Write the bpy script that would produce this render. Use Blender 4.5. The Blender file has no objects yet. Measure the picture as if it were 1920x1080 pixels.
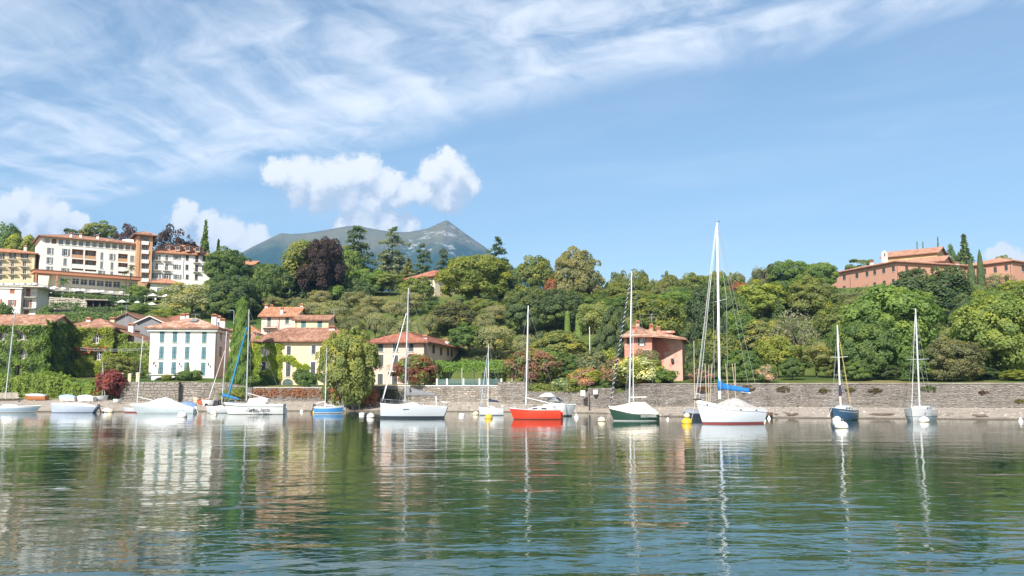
import bpy, bmesh, math, random
import numpy as np
from mathutils import Vector, Matrix

# ------------------------------------------------------------------ camera
FPX, CAM_H, HORIZON = 1650.0, 2.8, 735.0
PITCH = math.atan((HORIZON - 540) / FPX)
CP, SP = math.cos(PITCH), math.sin(PITCH)
scene = bpy.context.scene
COL = scene.collection
cam_data = bpy.data.cameras.new('camera')
cam_data.sensor_width = 36.0
cam_data.lens = 36.0 * FPX / 1920.0
cam_data.clip_start = 0.2
cam_data.clip_end = 20000
cam = bpy.data.objects.new('camera', cam_data)
cam.location = (0, 0, CAM_H)
cam.rotation_euler = (math.pi / 2 + PITCH, 0, 0)
COL.objects.link(cam)
scene.camera = cam

# ------------------------------------------------------------------ sun, exposure
SUN_DIR = Vector((-0.30, -0.72, 0.63)).normalized()      # towards the sun: over the left shoulder
SUN_EL = math.asin(SUN_DIR.z)
SUN_ROT = math.atan2(SUN_DIR.x, SUN_DIR.y)
sun_data = bpy.data.lights.new('sun', 'SUN')
sun_data.energy = 5.0
sun_data.angle = math.radians(0.53)
sun_data.color = (1.0, 0.95, 0.87)
sun = bpy.data.objects.new('sun', sun_data)
sun.rotation_euler = (-SUN_DIR).to_track_quat('-Z', 'Y').to_euler()
sun.location = (-80, -60, 90)
COL.objects.link(sun)
vs = scene.view_settings
vs.view_transform = 'Standard'
vs.look = 'None'
vs.gamma = 1.0
vs.use_curve_mapping = False
vs.exposure = 0.70
scene.render.engine = 'CYCLES'
scene.cycles.max_bounces = 6
scene.cycles.diffuse_bounces = 4
scene.cycles.glossy_bounces = 3
scene.cycles.transmission_bounces = 3
scene.cycles.volume_bounces = 0
scene.cycles.transparent_max_bounces = 4
scene.cycles.sample_clamp_indirect = 6
scene.cycles.use_denoising = True
scene.render.film_transparent = False


def ray(px, py):
    u, v = (px - 960) / FPX, (540 - py) / FPX
    return Vector((u, CP - v * SP, SP + v * CP))


def at(px, py, Y):
    """World point at distance Y whose picture position is (px, py)."""
    d = ray(px, py)
    k = Y / d.y
    return Vector((d.x * k, Y, CAM_H + d.z * k))


def on_water(px, py):
    d = ray(px, py)
    k = -CAM_H / d.z
    return Vector((d.x * k, d.y * k, 0))


# ------------------------------------------------------------------ node helpers
class NB:
    def __init__(self, nt):
        self.nt = nt
        nt.nodes.clear()

    def n(self, kind, **kw):
        nd = self.nt.nodes.new(kind)
        for k, v in kw.items():
            setattr(nd, k, v)
        return nd

    def put(self, sock, v):
        if v is None:
            return
        if isinstance(v, bpy.types.NodeSocket):
            self.nt.links.new(v, sock)
        else:
            sock.default_value = v

    def m(self, op, a, b=None, c=None, clamp=False):
        nd = self.n('ShaderNodeMath', operation=op, use_clamp=clamp)
        for i, v in enumerate((a, b, c)):
            self.put(nd.inputs[i], v)
        return nd.outputs[0]

    def v(self, op, a, b=None, scale=None):
        nd = self.n('ShaderNodeVectorMath', operation=op)
        self.put(nd.inputs[0], a)
        self.put(nd.inputs[1], b)
        if scale is not None:
            self.put(nd.inputs['Scale'], scale)
        return nd.outputs['Value'] if op in ('DOT_PRODUCT', 'LENGTH', 'DISTANCE') else nd.outputs['Vector']

    def ss(self, x, lo, hi, a=0.0, b=1.0):
        nd = self.n('ShaderNodeMapRange', interpolation_type='SMOOTHSTEP')
        for i, q in enumerate((x, lo, hi, a, b)):
            self.put(nd.inputs[i], q)
        return nd.outputs[0]

    def noise(self, vec, scale, detail=4.0, rough=0.55, dist=0.0, color=False):
        nd = self.n('ShaderNodeTexNoise')
        self.put(nd.inputs['Vector'], vec)
        nd.inputs['Scale'].default_value = scale
        nd.inputs['Detail'].default_value = detail
        nd.inputs['Roughness'].default_value = rough
        nd.inputs['Distortion'].default_value = dist
        return nd.outputs['Color' if color else 'Fac']

    def mix(self, f, a, b, blend='MIX'):
        nd = self.n('ShaderNodeMix', data_type='RGBA', blend_type=blend)
        self.put(nd.inputs['Factor'], f)
        for s, q in ((nd.inputs[6], a), (nd.inputs[7], b)):
            if isinstance(q, (tuple, list)) and len(q) == 3:
                q = (*q, 1)
            self.put(s, q)
        return nd.outputs[2]

    def ramp(self, x, stops):
        nd = self.n('ShaderNodeValToRGB')
        e = nd.color_ramp.elements
        while len(e) < len(stops):
            e.new(0.5)
        for el, (p, c) in zip(e, stops):
            el.position = p
            el.color = (*c, 1)
        self.put(nd.inputs[0], x)
        return nd.outputs[0]


# ------------------------------------------------------------------ world: sky with cirrus and cumulus
world = bpy.data.worlds.new('World')
scene.world = world
world.use_nodes = True
w = NB(world.node_tree)
tc = w.n('ShaderNodeTexCoord')
D = tc.outputs['Generated']
sky = w.n('ShaderNodeTexSky', sky_type='NISHITA')
sky.sun_disc = False
sky.sun_elevation = SUN_EL
sky.sun_rotation = SUN_ROT
sky.altitude = 250
sky.air_density = 1.0
sky.dust_density = 0.35
sky.ozone_density = 2.6
SKY_STRENGTH = 0.116
sep = w.n('ShaderNodeSeparateXYZ')
w.put(sep.inputs[0], D)
dx, dy, dz = sep.outputs
# high cirrus on a flat layer
zc = w.m('MAXIMUM', dz, 0.04)
cx, cy = w.m('DIVIDE', dx, zc), w.m('DIVIDE', dy, zc)
along = w.m('ADD', w.m('MULTIPLY', cx, 0.817), w.m('MULTIPLY', cy, -0.576))
across = w.m('ADD', w.m('MULTIPLY', cx, 0.576), w.m('MULTIPLY', cy, 0.817))
comb = w.n('ShaderNodeCombineXYZ')
w.put(comb.inputs[0], w.m('MULTIPLY', along, 0.42))
w.put(comb.inputs[1], across)
pv = comb.outputs[0]
warp = w.noise(pv, 1.3, 3, 0.55, color=True)
pw = w.v('ADD', pv, w.v('SCALE', w.v('SUBTRACT', warp, (0.5, 0.5, 0.5)), scale=1.0))
n_big = w.noise(pw, 1.08, 8, 0.58, 0.3)
comb2 = w.n('ShaderNodeCombineXYZ')                       # feathers that lie across the band
w.put(comb2.inputs[0], w.m('MULTIPLY', w.m('ADD', along, w.m('MULTIPLY', across, 0.35)), 2.2))
w.put(comb2.inputs[1], w.m('MULTIPLY', across, 0.55))
pw2 = w.v('ADD', comb2.outputs[0], w.v('SCALE', w.v('SUBTRACT', warp, (0.5, 0.5, 0.5)), scale=1.6))
n_fea = w.noise(pw2, 1.7, 8, 0.6, 0.5)
edge = w.m('ADD', w.m('SUBTRACT', across, 2.50), w.m('MULTIPLY', w.m('SUBTRACT', n_big, 0.5), 0.9))
band = w.ss(edge, 0.16, -0.22)
thick = w.m('ADD', w.ss(edge, -1.5, -0.25, 0.62, 1.0), 0.0)
tex = w.m('ADD', w.m('MULTIPLY', n_big, 0.72), w.m('MULTIPLY', n_fea, 0.55))
cir = w.m('MULTIPLY', w.m('MULTIPLY', band, thick), w.ss(tex, 0.46, 0.80))
veil = w.m('MULTIPLY', w.ss(n_big, 0.42, 0.8), 0.20)      # thin veil everywhere
cirrus = w.m('MAXIMUM', cir, veil)
cirrus = w.m('MULTIPLY', cirrus, w.ss(dz, 0.05, 0.2))
# cumulus heaps low over the far shore
CUMULUS = [(520,325,28),(560,335,38),(600,345,42),(640,335,40),(685,325,36),(676,312,18),(720,350,38),(755,367,28),(560,368,24),(600,370,30),(655,374,28),(700,378,24),(745,378,20),(735,332,18),
           (832,300,22),(815,325,32),(850,330,35),(880,348,22),(840,360,40),(795,360,28),(840,382,20),
           (670,414,26),(720,418,28),(765,422,20),(700,430,34),(640,427,24),
           (38,378,22),(20,400,35),(70,405,32),(110,405,28),(145,415,20),(60,430,60),(-10,430,50),(110,440,45),
           (350,395,20),(345,415,30),(385,425,28),(430,440,33),(480,443,28),(400,455,40),(450,465,40),
           (1880,476,20),(1905,481,20),(1860,483,12),(1938,480,18),(1990,470,40),(2060,480,50),(-90,420,60),(-170,440,70)]
ahead = w.m('GREATER_THAN', dy, 0.02)
yc = w.m('MAXIMUM', dy, 0.02)
g = w.n('ShaderNodeCombineXYZ')
w.put(g.inputs[0], w.m('DIVIDE', dx, yc))
w.put(g.inputs[1], w.m('DIVIDE', dz, yc))
gp = g.outputs[0]
wn1 = w.v('SUBTRACT', w.noise(gp, 30, 5, 0.62, color=True), (0.5, 0.5, 0.5))
wn2 = w.v('SUBTRACT', w.noise(gp, 85, 8, 0.72, color=True), (0.5, 0.5, 0.5))
gw = w.v('ADD', gp, w.v('ADD', w.v('SCALE', wn1, scale=0.026), w.v('SCALE', wn2, scale=0.024)))
gw = w.v('MULTIPLY', gw, (1, 1, 0))


def heaps(p):
    acc = None
    for (px, py, r) in CUMULUS:
        d = ray(px, py)
        q = w.m('MULTIPLY_ADD', w.v('DISTANCE', p, (d.x / d.y, d.z / d.y, 0)), -FPX / r / 1.5, 1.0)
        acc = q if acc is None else w.m('SMOOTH_MAX', acc, q, 0.10)
    return acc


h0 = heaps(gw)
h1 = heaps(w.v('ADD', gw, (-0.006, 0.022, 0)))
cum_a = w.m('MULTIPLY', w.ss(h0, 0.12, 0.50), ahead)
lit = w.ss(w.m('ADD', w.m('SUBTRACT', h0, h1), w.m('MULTIPLY', w.m('SUBTRACT', w.noise(gp, 140, 6, 0.7), 0.5), 0.5)), -0.42, 0.56)
K = 1.0 / SKY_STRENGTH
cum_col = w.mix(lit, (0.40 * K, 0.45 * K, 0.53 * K), (0.80 * K, 0.78 * K, 0.75 * K))
cir_col = (0.74 * K, 0.76 * K, 0.79 * K)
blue = w.mix(1.0, sky.outputs[0], (1.00, 0.95, 0.85), 'MULTIPLY')
skyc = w.mix(w.m('MULTIPLY', cirrus, 0.88), blue, cir_col)
skyc = w.mix(w.m('MULTIPLY', cum_a, 0.93), skyc, cum_col)
bg = w.n('ShaderNodeBackground')
w.put(bg.inputs[0], skyc)
bg.inputs[1].default_value = SKY_STRENGTH
wo = w.n('ShaderNodeOutputWorld')
w.put(wo.inputs[0], bg.outputs[0])
world.cycles.sampling_method = 'MANUAL'
world.cycles.sample_map_resolution = 512


# ------------------------------------------------------------------ materials
MATS = {}


def new_mat(name):
    m = bpy.data.materials.new(name)
    m.use_nodes = True
    return m, NB(m.node_tree)


def finish(b, color, rough=0.7, metallic=0.0, bump=None, bump_d=0.02, spec=0.4, bump_s=1.0, coat=0.0):
    p = b.n('ShaderNodeBsdfPrincipled')
    b.put(p.inputs['Base Color'], (*color, 1) if isinstance(color, tuple) and len(color) == 3 else color)
    b.put(p.inputs['Roughness'], rough)
    p.inputs['Metallic'].default_value = metallic
    p.inputs['Specular IOR Level'].default_value = spec
    p.inputs['Coat Weight'].default_value = coat
    if bump is not None:
        bn = b.n('ShaderNodeBump')
        bn.inputs['Distance'].default_value = bump_d
        bn.inputs['Strength'].default_value = bump_s
        b.put(bn.inputs['Height'], bump)
        b.put(p.inputs['Normal'], bn.outputs[0])
    o = b.n('ShaderNodeOutputMaterial')
    b.put(o.inputs['Surface'], p.outputs[0])
    return p


def mix3(a, b, t):
    return tuple(x * (1 - t) + y * t for x, y in zip(a, b))


def plaster(name, c, dirt=0.25):
    if name in MATS:
        return MATS[name]
    m, b = new_mat(name)
    t = b.n('ShaderNodeTexCoord').outputs['Object']
    n1 = b.noise(t, 0.35, 6, 0.6)
    st = b.v('MULTIPLY', t, (1.6, 1.6, 0.22))
    n2 = b.noise(st, 1.1, 5, 0.65)
    col = b.mix(b.ss(n1, 0.40, 0.72, 0, dirt), c, mix3(c, (0.30, 0.26, 0.22), 0.45))
    col = b.mix(b.ss(n2, 0.52, 0.80, 0, dirt), col, mix3(c, (0.22, 0.20, 0.17), 0.5))
    finish(b, col, 0.9, bump=b.noise(t, 9, 4), bump_d=0.02, spec=0.15)
    MATS[name] = m
    return m


def paint(name, c, rough=0.45, metallic=0.0, var=0.12, scale=2.0, spec=0.5, coat=0.0):
    if name in MATS:
        return MATS[name]
    m, b = new_mat(name)
    t = b.n('ShaderNodeTexCoord').outputs['Object']
    n1 = b.noise(t, scale, 5, 0.6)
    col = b.mix(b.ss(n1, 0.42, 0.75, 0, 1), c, tuple(x * (1 - var) for x in c))
    finish(b, col, b.ss(n1, 0.3, 0.8, rough, min(1, rough + 0.15)), metallic, spec=spec, coat=coat)
    MATS[name] = m
    return m


def glass_mat():
    if 'glass' in MATS:
        return MATS['glass']
    m, b = new_mat('window_glass')
    t = b.n('ShaderNodeTexCoord').outputs['Object']
    r = b.n('ShaderNodeObjectInfo').outputs['Random']
    col = b.ramp(r, [(0, (0.02, 0.025, 0.03)), (0.6, (0.045, 0.05, 0.055)), (1, (0.20, 0.20, 0.19))])
    finish(b, b.mix(b.noise(t, 1.4), col, (0.02, 0.02, 0.025)), 0.08, spec=0.6)
    MATS['glass'] = m
    return m


def tile_mat(name, dark, mid, pale, mottle=0.5):
    if name in MATS:
        return MATS[name]
    m, b = new_mat(name)
    t = b.n('ShaderNodeTexCoord').outputs['Object']
    a = b.n('ShaderNodeAttribute', attribute_name='tint').outputs['Fac']
    n1 = b.noise(t, 0.55, 5, 0.65, 0.6)
    f = b.m('ADD', b.m('MULTIPLY', a, 1 - mottle), b.m('MULTIPLY', b.ss(n1, 0.3, 0.7), mottle))
    col = b.ramp(f, [(0.05, dark), (0.5, mid), (0.95, pale)])
    finish(b, b.mix(b.ss(b.noise(t, 6, 3), 0.5, 0.75, 0, 0.35), col, dark), 0.85, spec=0.2)
    MATS[name] = m
    return m


def stone_mat(name, dark, mid, pale, warm=(0.36, 0.28, 0.18), wamt=0.35):
    if name in MATS:
        return MATS[name]
    m, b = new_mat(name)
    t = b.n('ShaderNodeTexCoord').outputs['Object']
    a = b.n('ShaderNodeAttribute', attribute_name='tint').outputs['Fac']
    n1 = b.noise(t, 0.7, 5, 0.6)
    n2 = b.noise(t, 5.0, 5, 0.7)
    r = b.n('ShaderNodeObjectInfo').outputs['Random']
    f = b.m('ADD', b.m('MULTIPLY', a, 0.5), b.m('ADD', b.m('MULTIPLY', n2, 0.35), b.m('MULTIPLY', r, 0.15)))
    col = b.ramp(f, [(0.15, dark), (0.48, mid), (0.85, pale)])
    col = b.mix(b.ss(n1, 0.5, 0.68, 0, wamt), col, warm)
    n4 = b.noise(b.v('MULTIPLY', t, (1, 1, 0.6)), 0.16, 5, 0.65)
    col = b.mix(b.ss(n4, 0.42, 0.60, 0.0, 0.24), col, mix3(pale, (0.62, 0.58, 0.53), 0.5))
    col = b.mix(b.ss(b.noise(b.v('MULTIPLY', t, (1.5, 1.5, 0.25)), 0.5, 5, 0.7), 0.52, 0.68, 0, 0.5), col, dark)
    finish(b, col, 0.9, bump=b.noise(t, 14, 5, 0.7), bump_d=0.04, spec=0.2)
    MATS[name] = m
    return m


def leaf_mat():
    m, b = new_mat('leaf')
    oi = b.n('ShaderNodeObjectInfo')
    a = b.n('ShaderNodeAttribute', attribute_name='tint').outputs['Fac']
    base = oi.outputs['Color']
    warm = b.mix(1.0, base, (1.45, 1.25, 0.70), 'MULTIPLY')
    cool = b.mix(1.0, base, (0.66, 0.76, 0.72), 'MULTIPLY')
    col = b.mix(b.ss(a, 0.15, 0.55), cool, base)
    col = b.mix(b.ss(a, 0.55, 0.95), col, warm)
    p = b.n('ShaderNodeBsdfPrincipled')
    b.put(p.inputs['Base Color'], col)
    p.inputs['Roughness'].default_value = 0.55
    p.inputs['Specular IOR Level'].default_value = 0.25
    tr = b.n('ShaderNodeBsdfTranslucent')
    b.put(tr.inputs[0], b.mix(1.0, col, (1.25, 1.35, 0.6), 'MULTIPLY'))
    mx = b.n('ShaderNodeMixShader')
    mx.inputs[0].default_value = 0.48
    b.put(mx.inputs[1], p.outputs[0])
    b.put(mx.inputs[2], tr.outputs[0])
    o = b.n('ShaderNodeOutputMaterial')
    b.put(o.inputs['Surface'], mx.outputs[0])
    return m


LEAF = leaf_mat()


def bark_mat():
    m, b = new_mat('bark')
    t = b.n('ShaderNodeTexCoord').outputs['Object']
    n = b.noise(b.v('MULTIPLY', t, (6, 6, 1.2)), 2.0, 5, 0.6)
    finish(b, b.ramp(n, [(0.3, (0.05, 0.04, 0.03)), (0.7, (0.17, 0.14, 0.11))]), 0.9, spec=0.1)
    return m


BARK = bark_mat()


# ------------------------------------------------------------------ object helpers
def link(o, parent=None):
    COL.objects.link(o)
    if parent is not None:
        o.parent = parent
    return o


def tag(o, label, cat, group=None):
    o['label'] = label
    o['category'] = cat
    if group:
        o['group'] = group
    return o


def empty(name, loc, label, cat, group=None, rz=0.0):
    o = bpy.data.objects.new(name, None)
    o.empty_display_size = 0.5
    o.location = loc
    o.rotation_euler = (0, 0, rz)
    link(o)
    return tag(o, label, cat, group)


def mesh_np(name, V, Fq, mat=None, tint=None):
    """A mesh out of numpy arrays: V (n,3), Fq (m,3 or 4)."""
    me = bpy.data.meshes.new(name)
    V = np.asarray(V, dtype=np.float32)
    Fq = np.asarray(Fq, dtype=np.int32)
    m, k = Fq.shape
    me.vertices.add(len(V))
    me.vertices.foreach_set('co', V.ravel())
    me.loops.add(m * k)
    me.loops.foreach_set('vertex_index', Fq.ravel())
    me.polygons.add(m)
    me.polygons.foreach_set('loop_start', np.arange(0, m * k, k, dtype=np.int32))
    if tint is not None:
        at_ = me.attributes.new('tint', 'FLOAT', 'FACE')
        at_.data.foreach_set('value', np.asarray(tint, dtype=np.float32))
    me.update(calc_edges=True)
    if mat:
        me.materials.append(mat)
    return me


class MB:
    """Collects plain shapes into one mesh."""

    def __init__(self):
        self.v, self.f, self.t, self.mi = [], [], [], []

    def add(self, verts, faces, tint=0.5, mi=0):
        o = len(self.v)
        self.v += [tuple(p) for p in verts]
        for f in faces:
            self.f.append([i + o for i in f])
            self.t.append(tint)
            self.mi.append(mi)

    def box(self, lo, hi, M=None, tint=0.5, mi=0, taper=1.0):
        x0, y0, z0 = lo
        x1, y1, z1 = hi
        cx_, cy_ = (x0 + x1) / 2, (y0 + y1) / 2
        P = [Vector((x, y, z)) for z in (z0, z1) for (x, y) in ((x0, y0), (x1, y0), (x1, y1), (x0, y1))]
        for p in P[4:]:
            p.x = cx_ + (p.x - cx_) * taper
            p.y = cy_ + (p.y - cy_) * taper
        if M is not None:
            P = [M @ p for p in P]
        self.add(P, [(0, 3, 2, 1), (4, 5, 6, 7), (0, 1, 5, 4), (1, 2, 6, 5), (2, 3, 7, 6), (3, 0, 4, 7)], tint, mi)

    def tube(self, pts, radii, n=6, mi=0, cap=True, tint=0.5):
        pts = [Vector(p) for p in pts]
        if not isinstance(radii, (list, tuple)):
            radii = [radii] * len(pts)
        o = len(self.v)
        for i, p in enumerate(pts):
            d = (pts[min(i + 1, len(pts) - 1)] - pts[max(i - 1, 0)]).normalized()
            ref = Vector((0, 0, 1)) if abs(d.z) < 0.9 else Vector((0, 1, 0))
            a = d.cross(ref).normalized()
            c = a.cross(d).normalized()
            for k in range(n):
                q = 2 * math.pi * k / n
                self.v.append(tuple(p + (a * math.cos(q) + c * math.sin(q)) * radii[i]))
        for i in range(len(pts) - 1):
            for k in range(n):
                self.f.append([o + i * n + k, o + i * n + (k + 1) % n, o + (i + 1) * n + (k + 1) % n, o + (i + 1) * n + k])
                self.t.append(tint)
                self.mi.append(mi)
        if cap:
            self.f.append([o + k for k in range(n)][::-1])
            self.f.append([o + (len(pts) - 1) * n + k for k in range(n)])
            self.t += [tint, tint]
            self.mi += [mi, mi]

    def lathe(self, prof, n=12, M=None, mi=0):
        o = len(self.v)
        for (r, z) in prof:
            for k in range(n):
                q = 2 * math.pi * k / n
                p = Vector((r * math.cos(q), r * math.sin(q), z))
                self.v.append(tuple(M @ p if M is not None else p))
        for i in range(len(prof) - 1):
            for k in range(n):
                self.f.append([o + i * n + k, o + i * n + (k + 1) % n, o + (i + 1) * n + (k + 1) % n, o + (i + 1) * n + k])
                self.t.append(0.5)
                self.mi.append(mi)
        for q, rev in ((0, True), (len(prof) - 1, False)):
            idx = [o + q * n + k for k in range(n)]
            self.f.append(idx[::-1] if rev else idx)
            self.t.append(0.5)
            self.mi.append(mi)

    def loft(self, rings, mi=0, closed=False, caps=True, tint=0.5):
        n = len(rings[0])
        o = len(self.v)
        for r in rings:
            self.v += [tuple(p) for p in r]
        for i in range(len(rings) - 1):
            for k in range(n if closed else n - 1):
                self.f.append([o + i * n + k, o + i * n + (k + 1) % n, o + (i + 1) * n + (k + 1) % n, o + (i + 1) * n + k])
                self.t.append(tint)
                self.mi.append(mi)
        if caps:
            self.f.append([o + k for k in range(n)][::-1])
            self.f.append([o + (len(rings) - 1) * n + k for k in range(n)])
            self.t += [tint, tint]
            self.mi += [mi, mi]

    def mesh(self, name, mats, smooth=False, fix=True, tint=False):
        me = bpy.data.meshes.new(name)
        me.from_pydata(self.v, [], self.f)
        for m in (mats if isinstance(mats, (list, tuple)) else [mats]):
            me.materials.append(m)
        me.polygons.foreach_set('material_index', self.mi)
        if smooth:
            me.polygons.foreach_set('use_smooth', [True] * len(self.f))
        if tint:
            a = me.attributes.new('tint', 'FLOAT', 'FACE')
            a.data.foreach_set('value', self.t)
        if fix:
            bm = bmesh.new()
            bm.from_mesh(me)
            bmesh.ops.recalc_face_normals(bm, faces=bm.faces)
            bm.to_mesh(me)
            bm.free()
        me.update()
        return me

    def obj(self, name, mats, parent=None, smooth=False, loc=None, rz=None, tint=False, fix=True):
        o = bpy.data.objects.new(name, self.mesh(name, mats, smooth, fix, tint))
        if loc is not None:
            o.location = loc
        if rz is not None:
            o.rotation_euler = (0, 0, rz)
        return link(o, parent)


def inst(name, me, parent=None, M=None):
    o = bpy.data.objects.new(name, me)
    if M is not None:
        o.matrix_local = M
    return link(o, parent)


# ------------------------------------------------------------------ ground, water, hills
KEY = [  # picture column, shoreline distance, wall distance, beach height at the wall, garden height, hill start, plateau height
    (-900, 128, 146, 1.9, 4.3, 158, 34), (0, 126, 143.5, 2.0, 4.4, 158, 34), (215, 126, 140.5, 1.9, 4.5, 158, 34), (230, 126, 138.5, 1.3, 4.5, 158, 34),
    (334, 127.5, 138.9, 1.3, 4.5, 157, 33), (339, 127.5, 140.2, 1.3, 4.5, 157, 33), (371, 128, 140.2, 1.3, 4.5, 157, 33), (377, 128, 139.1, 1.3, 4.5, 157, 33), (420, 129, 140, 1.3, 4.4, 156, 33), (470, 131, 142, 1.3, 3.5, 156, 32), (640, 132, 142, 1.3, 3.5, 154, 31), (700, 131, 140, 1.3, 3.5, 154, 31),
    (920, 126, 136.5, 1.3, 3.7, 152, 30), (985, 124, 132, 1.1, 2.9, 150, 28), (1130, 116, 125, 0.7, 2.9, 146, 25), (1165, 108, 120, 0.8, 3.3, 144, 24),
    (1240, 101, 113, 0.95, 3.7, 142, 24), (1300, 99, 112, 0.95, 3.7, 141, 25), (1500, 95, 109.5, 0.95, 3.75, 140, 27), (1560, 94, 109, 0.95, 3.75, 140, 29), (1700, 92, 107.5, 0.9, 3.8, 140, 30), (1900, 89, 106, 0.9, 3.85, 140, 31),
    (2900, 80, 98, 0.9, 3.9, 140, 34)]
KU = np.array([(k[0] - 960) / FPX for k in KEY])
KV = np.array([k[1:] for k in KEY], dtype=float)


def key(u, j):
    return np.interp(u, KU, KV[:, j])


def ground_np(X, Y):
    X, Y = np.asarray(X, float), np.asarray(Y, float)
    u = X / np.maximum(Y, 1.0)
    ys, yw, zb, zg, y0, pl = (key(u, j) for j in range(6))
    t = (Y - ys) / np.maximum(yw + 0.35 - ys, 0.1)
    beach = np.where(t < 0, np.maximum(t * 2.2, -2.5), zb * np.clip(t, 0, 1) ** 0.8)
    garden = zg + 0.062 * (Y - yw)
    z1 = garden + 0.285 * np.maximum(0, Y - y0) + 0.4 * np.sin(X * 0.09) * np.clip((Y - y0) / 20, 0, 1)
    z1 = -3.0 * np.log(np.exp(-np.minimum(z1, 90) / 3.0) + np.exp(-pl / 3.0))
    z1 = z1 - 0.10 * np.maximum(0, Y - 300)
    z1 = np.maximum(z1, 1.5)
    return np.where(Y <= yw + 0.35, beach, z1)


def gz(x, y):
    return float(ground_np(x, y))


us = np.concatenate([np.linspace(-3.0, -0.66, 30), np.linspace(-0.65, 0.65, 330), np.linspace(0.66, 3.0, 30)])
ts = np.concatenate([np.linspace(-30, -2, 6), np.linspace(-1, 1.0, 18), [1.008], 1.03 + np.linspace(0, 1, 70) ** 1.25 * 14, np.linspace(16, 92, 12)])
UU, TT = np.meshgrid(us, ts, indexing='ij')
YS, YW = key(UU, 0), key(UU, 1)
YY = np.where(TT <= 1.03, YS + np.clip(TT, -3, 2) * (YW + 0.35 - YS) + np.minimum(TT + 3, 0) * 2.0, YW + 0.36 + (TT - 1.03) * 12.5)
XX = UU * YY
ZZ = ground_np(XX, YY)
GV = np.stack([XX, YY, ZZ], -1).reshape(-1, 3)
nu, ntt = UU.shape
idx = np.arange(nu * ntt).reshape(nu, ntt)
GF = np.stack([idx[:-1, :-1], idx[1:, :-1], idx[1:, 1:], idx[:-1, 1:]], -1).reshape(-1, 4)
mg, b = new_mat('ground')
tco = b.n('ShaderNodeTexCoord').outputs['Object']
sx = b.n('ShaderNodeSeparateXYZ')
b.put(sx.inputs[0], tco)
n1, n2, n3 = b.noise(tco, 0.07, 5, 0.6), b.noise(tco, 0.9, 6, 0.7), b.noise(tco, 6.0, 4, 0.7)
grass = b.ramp(n1, [(0.35, (0.045, 0.085, 0.018)), (0.52, (0.11, 0.14, 0.035)), (0.66, (0.26, 0.21, 0.09))])
grass = b.mix(b.ss(n2, 0.35, 0.75, 0, 0.6), grass, (0.075, 0.11, 0.025))
sand = b.ramp(b.m('ADD', b.m('MULTIPLY', n2, 0.6), b.m('MULTIPLY', n3, 0.4)), [(0.3, (0.20, 0.165, 0.135)), (0.5, (0.37, 0.315, 0.26)), (0.72, (0.52, 0.46, 0.39))])
wet = b.ss(b.m('ADD', sx.outputs[2], b.m('MULTIPLY', b.m('SUBTRACT', n2, 0.5), 0.25)), 0.02, 0.22)
sand = b.mix(wet, (0.13, 0.105, 0.075), sand)
finish(b, b.mix(b.ss(sx.outputs[2], 1.45, 1.9), sand, grass), 0.95, bump=b.m('ADD', n2, n3), bump_d=0.12, spec=0.1)
ground = link(bpy.data.objects.new('ground', mesh_np('ground', GV, GF, mg)))
ground['kind'] = 'structure'
for p in ground.data.polygons:
    p.use_smooth = True

# water of the lake
mw_, b = new_mat('lake_water')
tco = b.n('ShaderNodeTexCoord').outputs['Object']
sw = b.n('ShaderNodeSeparateXYZ')
b.put(sw.inputs[0], tco)
far_calm = b.ss(sw.outputs[1], 14, 90, 1.0, 0.33)
patch = b.ss(b.noise(b.v('MULTIPLY', tco, (0.5, 1.0, 1.0)), 0.055, 3, 0.5), 0.36, 0.66, 0.45, 1.2)
swl = b.noise(b.v('MULTIPLY', tco, (0.55, 1.0, 1.0)), 0.62, 2, 0.4, 0.6)
rip = b.noise(b.v('MULTIPLY', tco, (0.6, 1.0, 1.0)), 2.3, 2, 0.45, 0.8)
fine = b.noise(b.v('MULTIPLY', tco, (0.7, 1.0, 1.0)), 6.5, 2, 0.5, 0.5)
hgt = b.m('ADD', b.m('MULTIPLY', swl, 0.056), b.m('ADD', b.m('MULTIPLY', rip, 0.013), b.m('MULTIPLY', fine, 0.0030)))
hgt = b.m('MULTIPLY', b.m('MULTIPLY', hgt, far_calm), b.m('MULTIPLY', patch, b.ss(sw.outputs[0], -35, 5, 1.45, 1.0)))
wp = finish(b, (0.007, 0.040, 0.024), 0.03, bump=hgt, bump_d=1.0, spec=0.5)
wp.inputs['IOR'].default_value = 1.48
wb = MB()
nx, ny = 30, 12
gx = np.linspace(-900, 900, nx + 1)
gy = np.linspace(-60, 160, ny + 1)
wb.v = [(x, y, 0.0) for y in gy for x in gx]
wb.f = [[j * (nx + 1) + i, j * (nx + 1) + i + 1, (j + 1) * (nx + 1) + i + 1, (j + 1) * (nx + 1) + i] for j in range(ny) for i in range(nx)]
wb.t = [0.5] * len(wb.f)
wb.mi = [0] * len(wb.f)
water = wb.obj('lake_water', mw_)
water['kind'] = 'structure'

# far mountain with its ridge line
RIDGE = [(180, 560), (300, 530), (400, 500), (450, 475), (487, 456), (527, 437), (545, 439), (575, 437), (612, 431), (650, 424), (672, 423.5), (700, 429), (735, 435),
         (765, 435), (790, 431), (806, 427), (822, 419), (838, 412.5), (850, 421), (862, 430), (880, 443), (908, 462), (935, 486), (970, 505), (1020, 520), (1100, 540), (1250, 560)]
MY = 4200.0


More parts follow.
